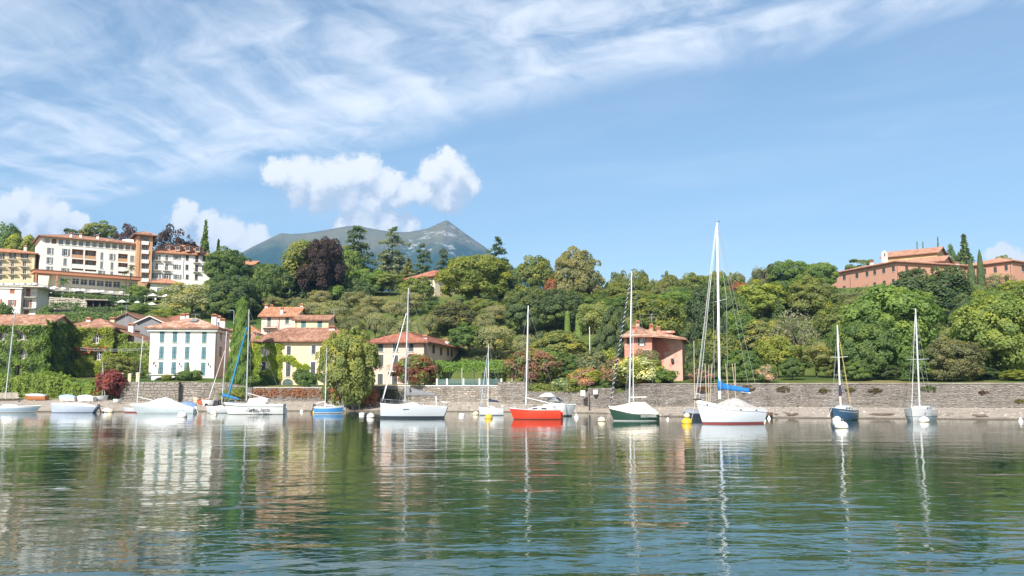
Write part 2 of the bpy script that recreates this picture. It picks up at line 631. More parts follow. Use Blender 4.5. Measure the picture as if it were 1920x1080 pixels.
def ridge_mesh(name, ridge, Y, depth, seed, amp, mat, step=4):
    xs = np.arange(ridge[0][0], ridge[-1][0] + 1, step)
    rp = np.interp(xs, [r[0] for r in ridge], [r[1] for r in ridge])
    top = np.array([list(at(x, y, Y)) for x, y in zip(xs, rp)])
    rng = np.random.default_rng(seed)
    tt = np.concatenate([np.linspace(0, 1, 46), 1 + np.linspace(0.06, 0.7, 8)])
    W, T = np.meshgrid(np.arange(len(xs)), tt, indexing='ij')
    X = top[W, 0] * (1 + 0.0 * T)
    # spurs and gullies
    ph = rng.uniform(0, 6.28, 8)
    fx = X / (Y * 0.033)
    gul = np.sin(fx * 1.9 + ph[0] + 1.2 * np.sin(fx * 0.7 + T * 2)) * 0.5 + np.sin(fx * 4.3 + ph[1] + 2.0 * T) * 0.28 + np.sin(fx * 9.1 + ph[2] + 3 * T) * 0.16 + np.sin(fx * 19 + ph[3] + 7 * T) * 0.08
    side = np.where(T <= 1, np.sin(np.pi * np.clip(T, 0, 1)) * 1.0, 0)
    prof = np.where(T <= 1, T ** 1.05, 1 - (T - 1) * 0.9)
    Z = top[W, 2] * prof + gul * amp * side
    Yv = Y - depth * (1 - T) + gul * amp * 0.9 * side
    V = np.stack([X, Yv, np.maximum(Z, -0.5)], -1).reshape(-1, 3)
    n, m = W.shape
    ii = np.arange(n * m).reshape(n, m)
    Fm = np.stack([ii[:-1, :-1], ii[1:, :-1], ii[1:, 1:], ii[:-1, 1:]], -1).reshape(-1, 4)
    o = link(bpy.data.objects.new(name, mesh_np(name, V, Fm, mat)))
    o['kind'] = 'structure'
    for p in o.data.polygons:
        p.use_smooth = True
    return o


mm, b = new_mat('mountain')
tco = b.n('ShaderNodeTexCoord').outputs['Object']
s3 = b.n('ShaderNodeSeparateXYZ')
b.put(s3.inputs[0], tco)
ge = b.n('ShaderNodeNewGeometry')
s4 = b.n('ShaderNodeSeparateXYZ')
b.put(s4.inputs[0], ge.outputs['Normal'])
n1, n2 = b.noise(tco, 0.004, 7, 0.65), b.noise(tco, 0.018, 6, 0.7)
hz = b.m('ADD', s3.outputs[2], b.m('MULTIPLY', b.m('SUBTRACT', n1, 0.5), 320))
wood = b.mix(n2, (0.009, 0.030, 0.012), (0.032, 0.064, 0.024))
meadow = b.mix(n2, (0.20, 0.15, 0.075), (0.10, 0.115, 0.045))
c = b.mix(b.ss(hz, 600, 740), wood, meadow)
cl = b.v('DISTANCE', b.v('MULTIPLY', tco, (1, 0, 1.6)), tuple(Vector((at(815, 462, MY).x, 0, at(815, 462, MY).z * 1.6))))
rock = b.m('MULTIPLY', b.ss(cl, 250, 90), b.ss(b.noise(b.v('MULTIPLY', tco, (0.7, 0.4, 1.7)), 0.014, 8, 0.78), 0.54, 0.58))
c = b.mix(rock, c, (0.34, 0.33, 0.30))
finish(b, c, 0.95, bump=n2, bump_d=25.0, spec=0.05)
mountain = ridge_mesh('mountain', RIDGE, MY, 1250, 5, 105, mm, 3)
mh, b = new_mat('far_hill')
tco = b.n('ShaderNodeTexCoord').outputs['Object']
finish(b, b.mix(b.noise(tco, 0.02, 6, 0.7), (0.025, 0.05, 0.02), (0.05, 0.09, 0.035)), 0.95, spec=0.05)
hill = ridge_mesh('far_hill', [(1060, 560), (1110, 545), (1150, 533), (1165, 529), (1190, 526), (1215, 532), (1240, 539), (1300, 548), (1420, 556)], 3000.0, 700, 9, 25, mh, 6)

# pale air over the lake
mz, b = new_mat('haze_air')
pvn = b.n('ShaderNodeVolumePrincipled')
pvn.inputs['Color'].default_value = (0.26, 0.56, 1.0, 1)
pvn.inputs['Density'].default_value = 0.00012
pvn.inputs['Anisotropy'].default_value = 0.1
o = b.n('ShaderNodeOutputMaterial')
b.put(o.inputs['Volume'], pvn.outputs[0])
hb = MB()
hb.box((-4600, -200, -4.0), (4600, 5400, 1020))
haze = hb.obj('haze', mz)
haze['kind'] = 'stuff'


# ------------------------------------------------------------------ foliage: leaf-sized faces in clumps
def unit(a):
    return a / np.maximum(np.linalg.norm(a, axis=-1, keepdims=True), 1e-6)


def leaf_quads(P, N, size, tint, rng, aspect=0.62, along=None):
    """Kite-shaped leaves at P facing N."""
    n = len(P)
    r = rng.normal(size=(n, 3)) if along is None else along + rng.normal(size=(n, 3)) * 0.25
    t = unit(np.cross(N, r))
    s = np.cross(N, t)
    size = np.broadcast_to(np.asarray(size, float), (n,))[:, None]
    a = s if along is not None else t
    c = t if along is not None else s
    # tips lie along a
    V = np.stack([P + a * size, P + c * size * aspect, P - a * size, P - c * size * aspect], 1).reshape(-1, 3)
    Fq = np.arange(n * 4).reshape(n, 4)
    return V, Fq, np.clip(tint, 0, 1)


def sphere_dirs(n, rng):
    return unit(rng.normal(size=(n, 3)))


def crown_broad(seed, K=70, per=100, leaf=0.055, rc=(0.20, 0.33), flat=0.90, gap=0.10, low=-0.6, lump=0.2):
    rng = np.random.default_rng(seed)
    i = np.arange(K) + 0.5
    ph = np.arccos(1 - 2 * i / K)
    th = np.pi * (1 + 5 ** 0.5) * i + rng.uniform(0, 6)
    d = unit(np.stack([np.cos(th) * np.sin(ph), np.sin(th) * np.sin(ph), np.cos(ph)], 1) + rng.normal(size=(K, 3)) * 0.34)
    d = d[(d[:, 2] > low) & (rng.random(K) > gap)]
    K = len(d)
    a = rng.uniform(0, 6.28, 6)
    lob = 1 + lump * (np.sin(3 * np.arctan2(d[:, 1], d[:, 0]) + a[0]) * 0.5 + np.sin(2.3 * d[:, 2] * 2 + a[1]) * 0.4 + np.sin(5 * d[:, 0] + a[2]) * 0.35)
    R = rng.uniform(*rc, K)
    r = (0.98 - R * 0.75) * (0.80 + 0.20 * rng.random(K)) * lob
    C = d * r[:, None]
    inner = sphere_dirs(K // 3, rng) * rng.uniform(0.2, 0.55, (K // 3, 1))
    C = np.concatenate([C, inner])
    R = np.concatenate([R, np.full(len(inner), 0.30)])
    O = unit(C + np.array([0, 0, 0.25]))
    K = len(C)
    ct = np.clip(0.5 + rng.normal(size=K) * 0.16, 0.1, 0.9)
    ld = sphere_dirs(K * per, rng).reshape(K, per, 3)
    bias = unit(O * 0.7 + np.array([0, 0, 0.5]))
    dot = (ld * bias[:, None]).sum(-1, keepdims=True)
    ld = np.where(dot < -0.25, ld - 2 * dot * bias[:, None], ld)
    rad = (0.72 + 0.30 * rng.random((K, per, 1)) ** 0.7) * R[:, None, None]
    P = C[:, None] + ld * rad * np.array([1, 1, flat])
    Nn = unit(ld * 0.75 + O[:, None] * 0.35 + np.array([0, 0, 0.25]) + rng.normal(size=ld.shape) * 0.42)
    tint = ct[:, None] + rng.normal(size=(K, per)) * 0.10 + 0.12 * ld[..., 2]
    return leaf_quads(P.reshape(-1, 3), Nn.reshape(-1, 3), leaf * rng.uniform(0.7, 1.25, K * per), tint.ravel(), rng)


def crown_tiers(seed, tiers=15, arms=9, per=70, leaf=0.05, power=0.75, droop=0.10, flat=0.05, cedar=True):
    """Layered conifer, z from -1 to 1, radius 1 at the bottom."""
    rng = np.random.default_rng(seed)
    Ps, Ns, T = [], [], []
    for k in range(tiers):
        z = -0.95 + 1.93 * (k + rng.uniform(-0.35, 0.35)) / (tiers - 1)
        h = np.clip((1 - z) / 2, 0.02, 1)
        Rm = h ** power * (1.0 if not cedar else rng.uniform(0.75, 1.05))
        m = max(4, int(arms * (0.5 + 0.6 * h)))
        for j in range(m):
            az = 6.283 * (j + rng.uniform(-0.45, 0.45)) / m + k * 1.3
            L = Rm * rng.uniform(0.45, 1.12)
            zo = rng.normal() * (0.05 if cedar else 0.02)
            n = int(per * (0.35 + 0.65 * h))
            s = rng.random(n) ** 0.6
            sp = rng.normal(size=n) * (0.05 + 0.15 * L * np.minimum(1, s * 1.2) * (1.15 - s))
            x, y = np.cos(az), np.sin(az)
            P = np.stack([x * s * L - y * sp, y * s * L + x * sp, z + zo - droop * (s ** 2) * L + 0.06 * np.sin(s * 3) + rng.normal(size=n) * flat], 1)
            N = unit(np.array([x * 0.35, y * 0.35, 1.0]) + rng.normal(size=(n, 3)) * 0.45)
            Ps.append(P)
            Ns.append(N)
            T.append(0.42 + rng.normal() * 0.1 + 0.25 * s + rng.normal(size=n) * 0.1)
    P, N, T = np.concatenate(Ps), np.concatenate(Ns), np.concatenate(T)
    return leaf_quads(P, N, leaf * rng.uniform(0.7, 1.2, len(P)), T, rng)


def crown_column(seed, n=5200, leaf=0.07, prof=lambda z: np.sqrt(np.clip(1 - np.abs(z) ** 3, 0, 1)), lump=0.12, up=0.5):
    """Column of foliage, z -1..1, radius prof(z) <= 1."""
    rng = np.random.default_rng(seed)
    z = rng.uniform(-1, 1, n)
    th = rng.uniform(0, 6.283, n)
    a = rng.uniform(0, 6.28, 6)
    lum = 1 + lump * (np.sin(th * 3 + z * 9 + a[0]) * 0.5 + np.sin(th * 5 - z * 17 + a[1]) * 0.5 + np.sin(z * 31 + th * 2 + a[2]) * 0.35)
    r = prof(z) * lum * (0.86 + 0.14 * rng.random(n))
    P = np.stack([np.cos(th) * r, np.sin(th) * r, z], 1)
    N = unit(np.stack([np.cos(th), np.sin(th), np.full(n, up)], 1) + rng.normal(size=(n, 3)) * 0.45)
    return leaf_quads(P, N, leaf * rng.uniform(0.6, 1.2, n), 0.5 + (lum - 1) * 1.6 + rng.normal(size=n) * 0.12, rng)


def palm_fronds(seed, fronds=17):
    rng = np.random.default_rng(seed)
    Ps, Ns, Al, T = [], [], [], []
    for j in range(fronds):
        az = j * 2.4 + rng.uniform(-0.2, 0.2)
        el = rng.uniform(-0.3, 1.2)
        s = np.linspace(0.1, 1, 15)
        out = s * np.cos(el * 0.8)
        z = s * np.sin(el) - 0.55 * s ** 2.2
        for side in (-1, 1):
            P = np.stack([np.cos(az) * out - side * np.sin(az) * 0.10 * (1.2 - s), np.sin(az) * out + side * np.cos(az) * 0.10 * (1.2 - s), z], 1)
            Al.append(np.tile([np.cos(az), np.sin(az), -0.2], (15, 1)) * 0.7 + np.tile([-side * np.sin(az), side * np.cos(az), -0.3], (15, 1)))
            Ps.append(P)
            Ns.append(unit(np.tile([np.cos(az) * 0.2, np.sin(az) * 0.2, 1.0], (15, 1)) + rng.normal(size=(15, 3)) * 0.2))
            T.append(0.5 + rng.normal(size=15) * 0.12)
    P = np.concatenate(Ps)
    return leaf_quads(P, np.concatenate(Ns), 0.16, np.concatenate(T), rng, aspect=0.28, along=None)


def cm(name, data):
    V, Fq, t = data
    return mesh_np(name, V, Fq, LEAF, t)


CROWN = {
    'big': [cm('crown', crown_broad(s, 150, 120, 0.038, (0.13, 0.25), lump=0.17, gap=0.14)) for s in (1, 2, 3)],
    'full': [cm('crown', crown_broad(s, 170, 115, 0.038, (0.12, 0.24), lump=0.15, gap=0.06, low=-0.95)) for s in (5, 6)],
    'round': [cm('crown', crown_broad(s, 100, 95, 0.048, (0.15, 0.30), lump=0.24, gap=0.12)) for s in (11, 12, 13, 14)],
    'dense': [cm('crown', crown_broad(s, 110, 110, 0.046, (0.15, 0.24), gap=0.02, lump=0.08)) for s in (21, 22)],
    'airy': [cm('crown', crown_broad(s, 80, 80, 0.046, (0.13, 0.28), gap=0.26, lump=0.32)) for s in (31, 32, 33)],
    'olive': [cm('crown', crown_broad(s, 55, 95, 0.046, (0.20, 0.36), gap=0.16, lump=0.25, flat=0.9)) for s in (41, 42, 43)],
    'umbrella': [cm('crown', crown_broad(s, 70, 90, 0.055, (0.18, 0.30), low=-0.15, flat=0.55)) for s in (51, 52)],
    'bare': [cm('crown', crown_broad(s, 50, 34, 0.040, (0.20, 0.34), gap=0.2, lump=0.3)) for s in (61, 62)],
    'shrub': [cm('crown', crown_broad(s, 45, 70, 0.085, (0.26, 0.42), low=-0.9, lump=0.22)) for s in (71, 72, 73)],
    'cedar': [cm('crown', crown_tiers(s, 12, 8, 125, 0.050, 0.42, 0.05, 0.030)) for s in (81, 82, 83)],
    'spruce': [cm('crown', crown_tiers(s, 20, 10, 42, 0.075, 0.95, 0.30, 0.04, False)) for s in (91, 92)],
    'cypress': [cm('crown', crown_column(s, 4200, 0.11, lambda z: np.clip((1 - z) / 1.3, 0, 1) ** 0.6 * np.clip((z + 1.05) * 6, 0, 1) ** 0.4)) for s in (101, 102)],
    'taper': [cm('crown', crown_column(s, 15000, 0.062, lambda z: 0.30 + 0.70 * np.clip((0.95 - z) / 1.9, 0, 1) ** 0.9 - 0.25 * np.clip((z - 0.9) * 10, 0, 1), lump=0.16)) for s in (111,)],
    'topiary': [cm('crown', crown_column(s, 4200, 0.10, lambda z: np.where(z > 0.8, np.sqrt(np.clip(1 - ((z - 0.8) / 0.2) ** 2, 0, 1)) * 0.72, 0.72 + 0.28 * (0.8 - z) / 1.8), lump=0.03)) for s in (121,)],
    'palm': [cm('crown', palm_fronds(s)) for s in (131, 132)],
}
BLOSSOM = [cm('blossom', crown_broad(s, 70, 62, 0.045, (0.20, 0.38), low=-0.7, lump=0.22)) for s in (141, 142)]


def trunk_mesh(seed, limbs=6, spread=0.32, fork=0.45):
    rng = random.Random(seed)
    mb = MB()
    mb.tube([(0, 0, 0), (0.02, 0.01, fork * 0.5), (-0.01, 0.02, fork), (0.01, 0, 0.85)], [0.035, 0.026, 0.022, 0.006], 7)
    mb.tube([(0, 0, -0.02), (0, 0, 0.05)], [0.055, 0.034], 7, cap=False)
    for i in range(limbs):
        a = i * 2.4 + rng.uniform(-0.4, 0.4)
        z0 = fork * rng.uniform(0.8, 1.1)
        L = spread * rng.uniform(0.7, 1.1)
        c_, s_ = math.cos(a), math.sin(a)
        mid = (c_ * L * 0.45, s_ * L * 0.45, z0 + 0.14)
        mb.tube([(0, 0, z0 - 0.04), mid, (c_ * L, s_ * L, z0 + rng.uniform(0.25, 0.42))], [0.016, 0.011, 0.004], 5)
        mb.tube([mid, (c_ * L * 0.5 - s_ * 0.1, s_ * L * 0.5 + c_ * 0.1, z0 + 0.32)], [0.008, 0.003], 5)
    return mb.mesh('trunk', BARK, True)


TRUNK = [trunk_mesh(s) for s in (1, 2, 3)]
STEM = [trunk_mesh(7, 0, 0.1, 0.6)]
rngT = random.Random(5)

G = dict(bright=(0.066, 0.112, 0.028), mid=(0.050, 0.088, 0.026), dark=(0.042, 0.070, 0.027), deep=(0.032, 0.056, 0.024), yellow=(0.092, 0.125, 0.026),
         lime=(0.080, 0.118, 0.030), olive=(0.105, 0.125, 0.062), olivedark=(0.078, 0.098, 0.046), cedar=(0.042, 0.070, 0.042), cedarblue=(0.072, 0.098, 0.068),
         purple=(0.028, 0.020, 0.017), plum=(0.045, 0.032, 0.026), brown=(0.060, 0.072, 0.032), rust=(0.115, 0.062, 0.028), straw=(0.094, 0.120, 0.042),
         magnolia=(0.090, 0.118, 0.034), grey=(0.085, 0.100, 0.060), oak=(0.072, 0.098, 0.028), red=(0.30, 0.055, 0.040))
KINDS = {'big': 'broadleaf_tree', 'round': 'broadleaf_tree', 'dense': 'broadleaf_tree', 'full': 'broadleaf_tree', 'airy': 'broadleaf_tree', 'olive': 'olive_tree', 'umbrella': 'umbrella_pine', 'bare': 'thin_leaved_tree',
         'shrub': 'shrub', 'cedar': 'cedar_tree', 'spruce': 'conifer_tree', 'cypress': 'cypress_tree', 'taper': 'cypress_tree', 'topiary': 'topiary_column', 'palm': 'palm_tree'}
CATS = {'shrub': 'shrub', 'topiary': 'topiary'}
count = {}


def T(kind, px, top, bot, wpx, Y, colour, label, group=None, blossom=None, bl=0.55, depth=None, name=None, shore=False, keep=False, low=None):
    """A tree or shrub: its crown fills the picture box px +- wpx/2, top..bot at distance Y; its trunk comes out of the ground."""
    yw = float(key((px - 960) / FPX, 1))
    if yw - 4 < Y < yw + 1.6 and not shore:
        Y = yw + 1.6
    if Y > yw + 12 and not keep:
        lim = max(yw + 6, Y * 0.78)
        while Y > lim and HORIZON - (gz((px - 960) / FPX * Y, Y) - CAM_H) * FPX / Y < bot - 4:
            Y -= 1.0
    hi, lo = at(px, top, Y), at(px, bot, Y)
    x = (hi.x + lo.x) / 2
    g0 = gz(x, Y)
    rx = wpx / FPX * Y / 2 * 1.10
    if kind in ('cedar', 'spruce'):
        rx *= 1.22 if kind == 'cedar' else 1.55
    share = {'shrub': 0.02, 'dense': 0.06, 'taper': 0.0, 'cypress': 0.02, 'topiary': 0.02, 'spruce': 0.06, 'umbrella': 0.5, 'olive': 0.16, 'airy': 0.16, 'big': 0.12}.get(kind, 0.10)
    if shore:
        share = 0.03
    if low is not None:
        share = low
    lo.z = min(lo.z, g0 + share * max(0.5, hi.z - g0))
    lo.z = max(lo.z, g0 - 0.12 * (hi.z - g0))
    rz = (hi.z - lo.z) / 2
    zc_ = (hi.z + lo.z) / 2
    nm = name or KINDS[kind]
    root = empty(nm, (x, Y, g0 - 0.15), label, CATS.get(kind, 'tree'), group)
    i = count.get(kind, 0)
    count[kind] = i + 1
    me = CROWN[kind][i % len(CROWN[kind])]
    cr = bpy.data.objects.new('foliage' if kind in ('shrub', 'topiary') else 'crown', me)
    c = G[colour] if isinstance(colour, str) else colour
    j = rngT.uniform(0.88, 1.12)
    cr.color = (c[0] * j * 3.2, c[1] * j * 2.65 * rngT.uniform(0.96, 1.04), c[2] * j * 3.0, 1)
    cr.location = (0, 0, zc_ - g0 + 0.15)
    cr.scale = (rx, rx * (depth or rngT.uniform(0.85, 1.1)), rz)
    if kind == 'palm':
        cr.scale = (rx, rx, rx)
        cr.location.z = hi.z - g0 - rx * 0.55
    cr.rotation_euler = (0, 0, rngT.choice((0, 2.1, 4.2)) if kind == 'palm' else rngT.uniform(-0.5, 0.5) + (math.pi if i % 2 else 0))
    link(cr, root)
    if blossom is not None:
        bo = bpy.data.objects.new('blossom', BLOSSOM[i % 2])
        bo.color = (*blossom, 1)
        bo.location = cr.location
        bo.scale = tuple(q * 1.03 for q in cr.scale)
        bo.rotation_euler = (0, 0, cr.rotation_euler.z + 0.7)
        link(bo, root)
    h = cr.location.z + (rz * 0.55 if kind != 'palm' else 0)
    if kind in ('cedar', 'spruce', 'palm', 'cypress', 'taper', 'topiary'):
        tr = bpy.data.objects.new('trunk', STEM[0])
        tr.scale = (h * 0.5 if kind != 'palm' else 4.2, h * 0.5 if kind != 'palm' else 4.2, h * 1.15)
    else:
        tr = bpy.data.objects.new('trunk', TRUNK[i % 3])
        s = min(h * 1.0, rx * 2.6)
        tr.scale = (max(s, rx * 1.3), max(s, rx * 1.3), h * 1.05)
    tr.rotation_euler = (0, 0, rngT.uniform(0, 6.28))
    link(tr, root)
    return root


# --- skyline and hill behind the hotel
T('round', 12, 418, 480, 66, 262, 'mid', 'mid green rounded tree behind the beige hotel annex at the picture edge')
T('round', 42, 437, 500, 62, 258, 'yellow', 'yellowish bushy tree behind the roof of the beige hotel annex')
T('airy', 72, 446, 530, 26, 250, 'dark', 'narrow dark tree squeezed between the beige annex and the white hotel')
T('umbrella', 134, 424, 452, 48, 266, 'deep', 'dark flat pine above the roof of the white hotel')
T('umbrella', 190, 411, 455, 66, 266, 'oak', 'tallest olive-green pine behind the white hotel roof')
T('airy', 240, 413, 456, 50, 264, 'plum', 'sparse purplish tree just behind the hotel tower roof', )
T('airy', 318, 418, 468, 66, 264, 'purple', 'dark purple-leaved tree behind the dormer roof of the hotel')
T('airy', 354, 436, 470, 34, 266, 'plum', 'small reddish bush-topped tree between purple tree and conical conifer')
T('spruce', 385, 421, 470, 32, 262, 'mid', 'conical green conifer behind the end of the dormer roof')
T('spruce', 409, 452, 500, 22, 255, 'deep', 'small dark conifer behind the round green tree by the hotel')
T('big', 425, 466, 540, 88, 240, 'mid', 'large green tree covering the end of the hotel wing')
T('big', 431, 512, 600, 92, 212, 'dark', 'dark dense round tree below the hotel wing')
T('olive', 362, 528, 600, 108, 196, 'olive', 'large grey-green willowy tree standing before the hotel wing', name='willow_tree')
T('round', 256, 533, 566, 42, 214, 'bright', 'bright green plane tree under the orange hotel tower')
T('umbrella', 250, 565, 598, 62, 194, 'bright', 'low bright green tree with a parasol above it on the hotel terraces')
T('round', 305, 577, 603, 56, 188, 'yellow', 'yellow-green bush on the lowest terrace beside the hotel parasols')
T('shrub', 284, 584, 604, 34, 186, 'mid', 'mid green bush behind the gabled house with the tall antenna')
T('shrub', 85, 570, 600, 26, 186, 'mid', 'upright green bush beside the white house with rust shutters')
T('shrub', 110, 586, 604, 40, 184, 'bright', 'low bright bush under the terrace wall pergola')
T('round', 8, 568, 606, 44, 178, 'mid', 'round green tree before the white house with rust shutters')
T('palm', 119, 517, 560, 28, 205, 'mid', 'short palm on the hotel terrace before the orange canopy')
T('palm', 236, 505, 560, 18, 213, 'olivedark', 'slender palm leaning against the hotel front, shorter of the pair')
T('palm', 245, 494, 560, 20, 214, 'olivedark', 'tall slender palm in front of the hotel tower')
T('palm', 232, 532, 562, 20, 208, 'mid', 'small palm beside the plane tree under the tower')
# --- park trees, picture centre
T('dense', 494, 498, 590, 62, 226, 'mid', 'dense green tree below the chalet roof')
T('round', 524, 492, 565, 70, 232, 'dark', 'dark rounded tree behind the pair of palms')
T('big', 584, 441, 560, 112, 246, 'oak', 'tall brownish-green tree joined to the copper beech')
T('big', 607, 446, 566, 88, 236, (0.026, 0.020, 0.017), 'big copper beech with almost black purple foliage', name='copper_beech')
T('round', 652, 462, 545, 50, 243, 'bright', 'bright leafy tree between copper beech and dark cedar')
T('cedar', 668, 427, 532, 84, 250, 'cedar', 'dark layered cedar against the mountain, taller of two big cedars')
T('cedar', 736, 434, 532, 84, 247, 'cedarblue', 'pale blue-grey layered cedar against the mountain')
T('cedar', 792, 462, 530, 52, 252, 'cedar', 'small dark cedar below the cliffs of the mountain')
T('cedar', 831, 468, 516, 44, 253, 'cedar', 'dark cedar top behind the cream villa')
T('spruce', 766, 488, 540, 44, 240, 'olivedark', 'dull green conifer between the blue cedar and the villa')
T('palm', 529, 524, 560, 26, 222, 'yellow', 'yellowish palm in front of the dark rounded tree, first of a pair')
T('palm', 545, 517, 556, 30, 221, 'lime', 'bright palm with the taller trunk near the blue spruce')
T('palm', 645, 509, 552, 30, 224, 'bright', 'palm standing by the foot of the copper beech')
T('spruce', 573, 510, 560, 46, 222, (0.055, 0.085, 0.058), 'blue-green spruce before the copper beech')
T('shrub', 631, 534, 560, 34, 214, 'bright', 'round bright bush under the copper beech')
T('big', 695, 502, 556, 80, 228, 'bright', 'wide light green tree beneath the blue cedar')
T('umbrella', 730, 506, 556, 56, 222, 'oak', 'rounded umbrella pine beside the wide light green tree')
T('round', 780, 517, 566, 66, 220, 'lime', 'lime green tree next to the cream villa')
T('dense', 667, 526, 560, 44, 220, 'dark', 'dark bush behind the olive grove, below the palm by the beech')
T('dense', 500, 545, 590, 44, 205, 'dark', 'dark green tree above the pink hillside house')
T('big', 897, 471, 578, 142, 232, 'yellow', 'broad yellow-green tree beside the cream villa')
T('cedar', 934, 452, 515, 62, 247, 'deep', 'dark layered cedar rising behind the broad yellow-green tree')
T('dense', 958, 520, 575, 60, 236, 'dark', 'dark gap-filling tree right of the broad yellow-green tree')
T('round', 1003, 479, 555, 78, 240, 'oak', 'leafy olive-green tree with a rusty patch, between two giants')
T('shrub', 1031, 516, 543, 22, 236, 'rust', 'rusty brown shrub caught between two big hilltop trees')
T('big', 1080, 466, 575, 96, 238, (0.092, 0.104, 0.042), 'huge rounded oak on the hilltop, tallest of the centre')
T('dense', 985, 545, 632, 80, 196, 'dark', 'dark dense tree below the leafy olive-green tree')
T('big', 1046, 538, 622, 96, 198, 'dark', 'large dark green tree below the hilltop oak')
T('shrub', 883, 556, 581, 28, 212, 'bright', 'bright clipped bush under the broad yellow-green tree')
T('shrub', 902, 560, 592, 40, 208, 'mid', 'darker green bush beside the bright clipped bush')
T('shrub', 850, 560, 582, 30, 214, 'olive', 'grey-green bush right below the cream villa')
T('shrub', 812, 563, 584, 26, 212, 'mid', 'green bush on the bank left of the villa steps')
T('round', 852, 568, 628, 100, 186, 'brown', 'brownish-green spreading tree on the slope above the pink house')
T('round', 880, 606, 665, 84, 166, 'mid', 'green garden tree behind the vine pergola')
T('olive', 928, 604, 666, 78, 164, 'olive', 'large silvery olive tree behind the vine pergola')
T('olive', 985, 624, 662, 50, 160, 'olive', 'small rounded olive tree behind the tall red boat mast')
T('dense', 1050, 617, 690, 104, 158, 'magnolia', 'dark magnolia with yellowish leaf tips')
T('shrub', 1022, 652, 702, 56, 146, 'bright', 'rounded bright shrub before the magnolia')
T('dense', 1066, 662, 712, 74, 148, 'mid', 'lower green bush mass in front of the magnolia')
T('topiary', 1064, 584, 632, 12, 178, (0.075, 0.125, 0.030), 'taller of the two clipped topiary columns')
T('topiary', 1085, 590, 634, 14, 178, (0.075, 0.125, 0.030), 'shorter of the two clipped topiary columns')
T('olive', 1112, 565, 632, 66, 188, 'straw', 'yellow-green tree right of the topiary columns')
T('dense', 1131, 612, 690, 46, 162, 'dark', 'dark tree behind the thin white garden pole')
T('dense', 1151, 572, 690, 54, 156, 'dark', 'tall dark broad cypress left of the red house', name='cypress_tree')
T('round', 1172, 526, 620, 92, 214, 'oak', 'rounded tree behind the mast of the green boat', keep=True)
T('round', 1188, 560, 640, 70, 190, 'dark', 'dark tree directly behind the red house chimney', keep=True)
# olives on the slope
OL = [(512, 553, 584, 44, 200), (556, 556, 588, 46, 198), (600, 543, 574, 48, 210), (588, 562, 594, 56, 192), (628, 560, 600, 66, 186), (664, 546, 578, 52, 206), (700, 552, 586, 56, 202),
      (650, 588, 626, 62, 176), (686, 572, 606, 58, 188), (703, 580, 622, 40, 178), (742, 560, 602, 46, 192), (738, 592, 638, 54, 170), (770, 542, 596, 58, 202), (764, 596, 640, 54, 168),
      (806, 588, 620, 40, 180), (930, 568, 612, 52, 184), (912, 584, 622, 46, 176), (540, 572, 596, 44, 188)]
OLL = ['behind the pink hillside house chimney', 'above the yellow wing of the hillside house', 'below the blue-green spruce', 'just behind the roof of the yellow wing', 'in the middle of the grove above the yellow house',
       'under the bright bush below the beech', 'below the wide light green tree', 'low down beside the big magnolia by the shore', 'in the heart of the grove with a dry bank behind', 'standing alone on the grass with a visible trunk',
       'half way up beside the dry bank', 'directly above the roof of the pink house', 'tall one below the lime green tree', 'beside the tall mast above the pink house roof', 'next to the brownish-green spreading tree',
       'below the bright clipped bush', 'left of the large dark green trees', 'between the hillside house and the palms']
for (q, l) in zip(OL, OLL):
    T('olive', *q, rngT.choice(('olive', 'olivedark', 'olive')), 'silvery olive tree ' + l, 'olive trees on the slope')
# --- right side
T('round', 1232, 556, 665, 112, 160, 'oak', 'big leafy tree right behind the red house', keep=True)
T('big', 1262, 545, 660, 104, 182, 'bright', 'light green tree filling the slope behind the red house', keep=True)
T('big', 1322, 532, 700, 84, 148, 'deep', 'tall dark evergreen behind the tallest white mast')
T('dense', 1372, 545, 640, 70, 176, 'mid', 'green tree right of the tallest mast, half way up')
T('round', 1306, 512, 560, 66, 238, 'oak', 'skyline tree left of the tallest mast')
T('round', 1348, 516, 566, 56, 240, 'mid', 'skyline tree directly behind the tallest mast')
T('olive', 1381, 505, 548, 34, 238, 'olivedark', 'slim grey-green skyline tree right of the tallest mast')
T('shrub', 1386, 526, 562, 34, 230, 'rust', 'orange-brown bush under the slim skyline tree')
T('olive', 1424, 497, 534, 40, 242, 'olivedark', 'small grey-green skyline tree beside a purple one')
T('airy', 1443, 491, 530, 36, 244, 'purple', 'small purple-leaved tree on the skyline')
T('big', 1487, 485, 548, 88, 238, 'bright', 'broad bright green skyline tree left of the pink villa')
T('big', 1540, 488, 548, 66, 232, 'bright', 'bright green tree overlapping the roof end of the pink villa')
for px, tp, bt, ww, Y, cl, l in [(1160, 534, 575, 60, 240, 'olivedark', 'low skyline tree before the far blue hill'), (1205, 545, 590, 64, 232, 'oak', 'rounded skyline tree right of the green boat mast top'),
                                 (1240, 538, 580, 60, 240, 'olivedark', 'grey-green skyline tree above the red house'), (1272, 534, 580, 56, 236, 'mid', 'green skyline tree between red house and tallest mast'),
                                 (1140, 560, 605, 60, 214, 'mid', 'green tree below the far blue hill'), (1290, 566, 620, 66, 205, 'yellow', 'yellowish tree half way up left of the tallest mast')]:
    T('round', px, tp, bt, ww, Y, cl, l)
T('round', 1424, 527, 600, 92, 212, 'yellow', 'yellow-green tree under the grey-green skyline tree')
T('round', 1470, 522, 590, 72, 214, 'mid', 'green tree under the broad bright skyline tree')
T('olive', 1432, 556, 598, 52, 192, 'olive', 'silver-grey tree in mid slope below the yellow-green tree')
T('round', 1385, 588, 655, 92, 162, 'mid', 'green tree on the lower slope right of the tallest mast')
T('spruce', 1460, 556, 620, 26, 186, 'dark', 'slim dark conifer in mid slope')
T('big', 1520, 520, 600, 96, 204, 'oak', 'olive-green tree mass below the end of the pink villa')
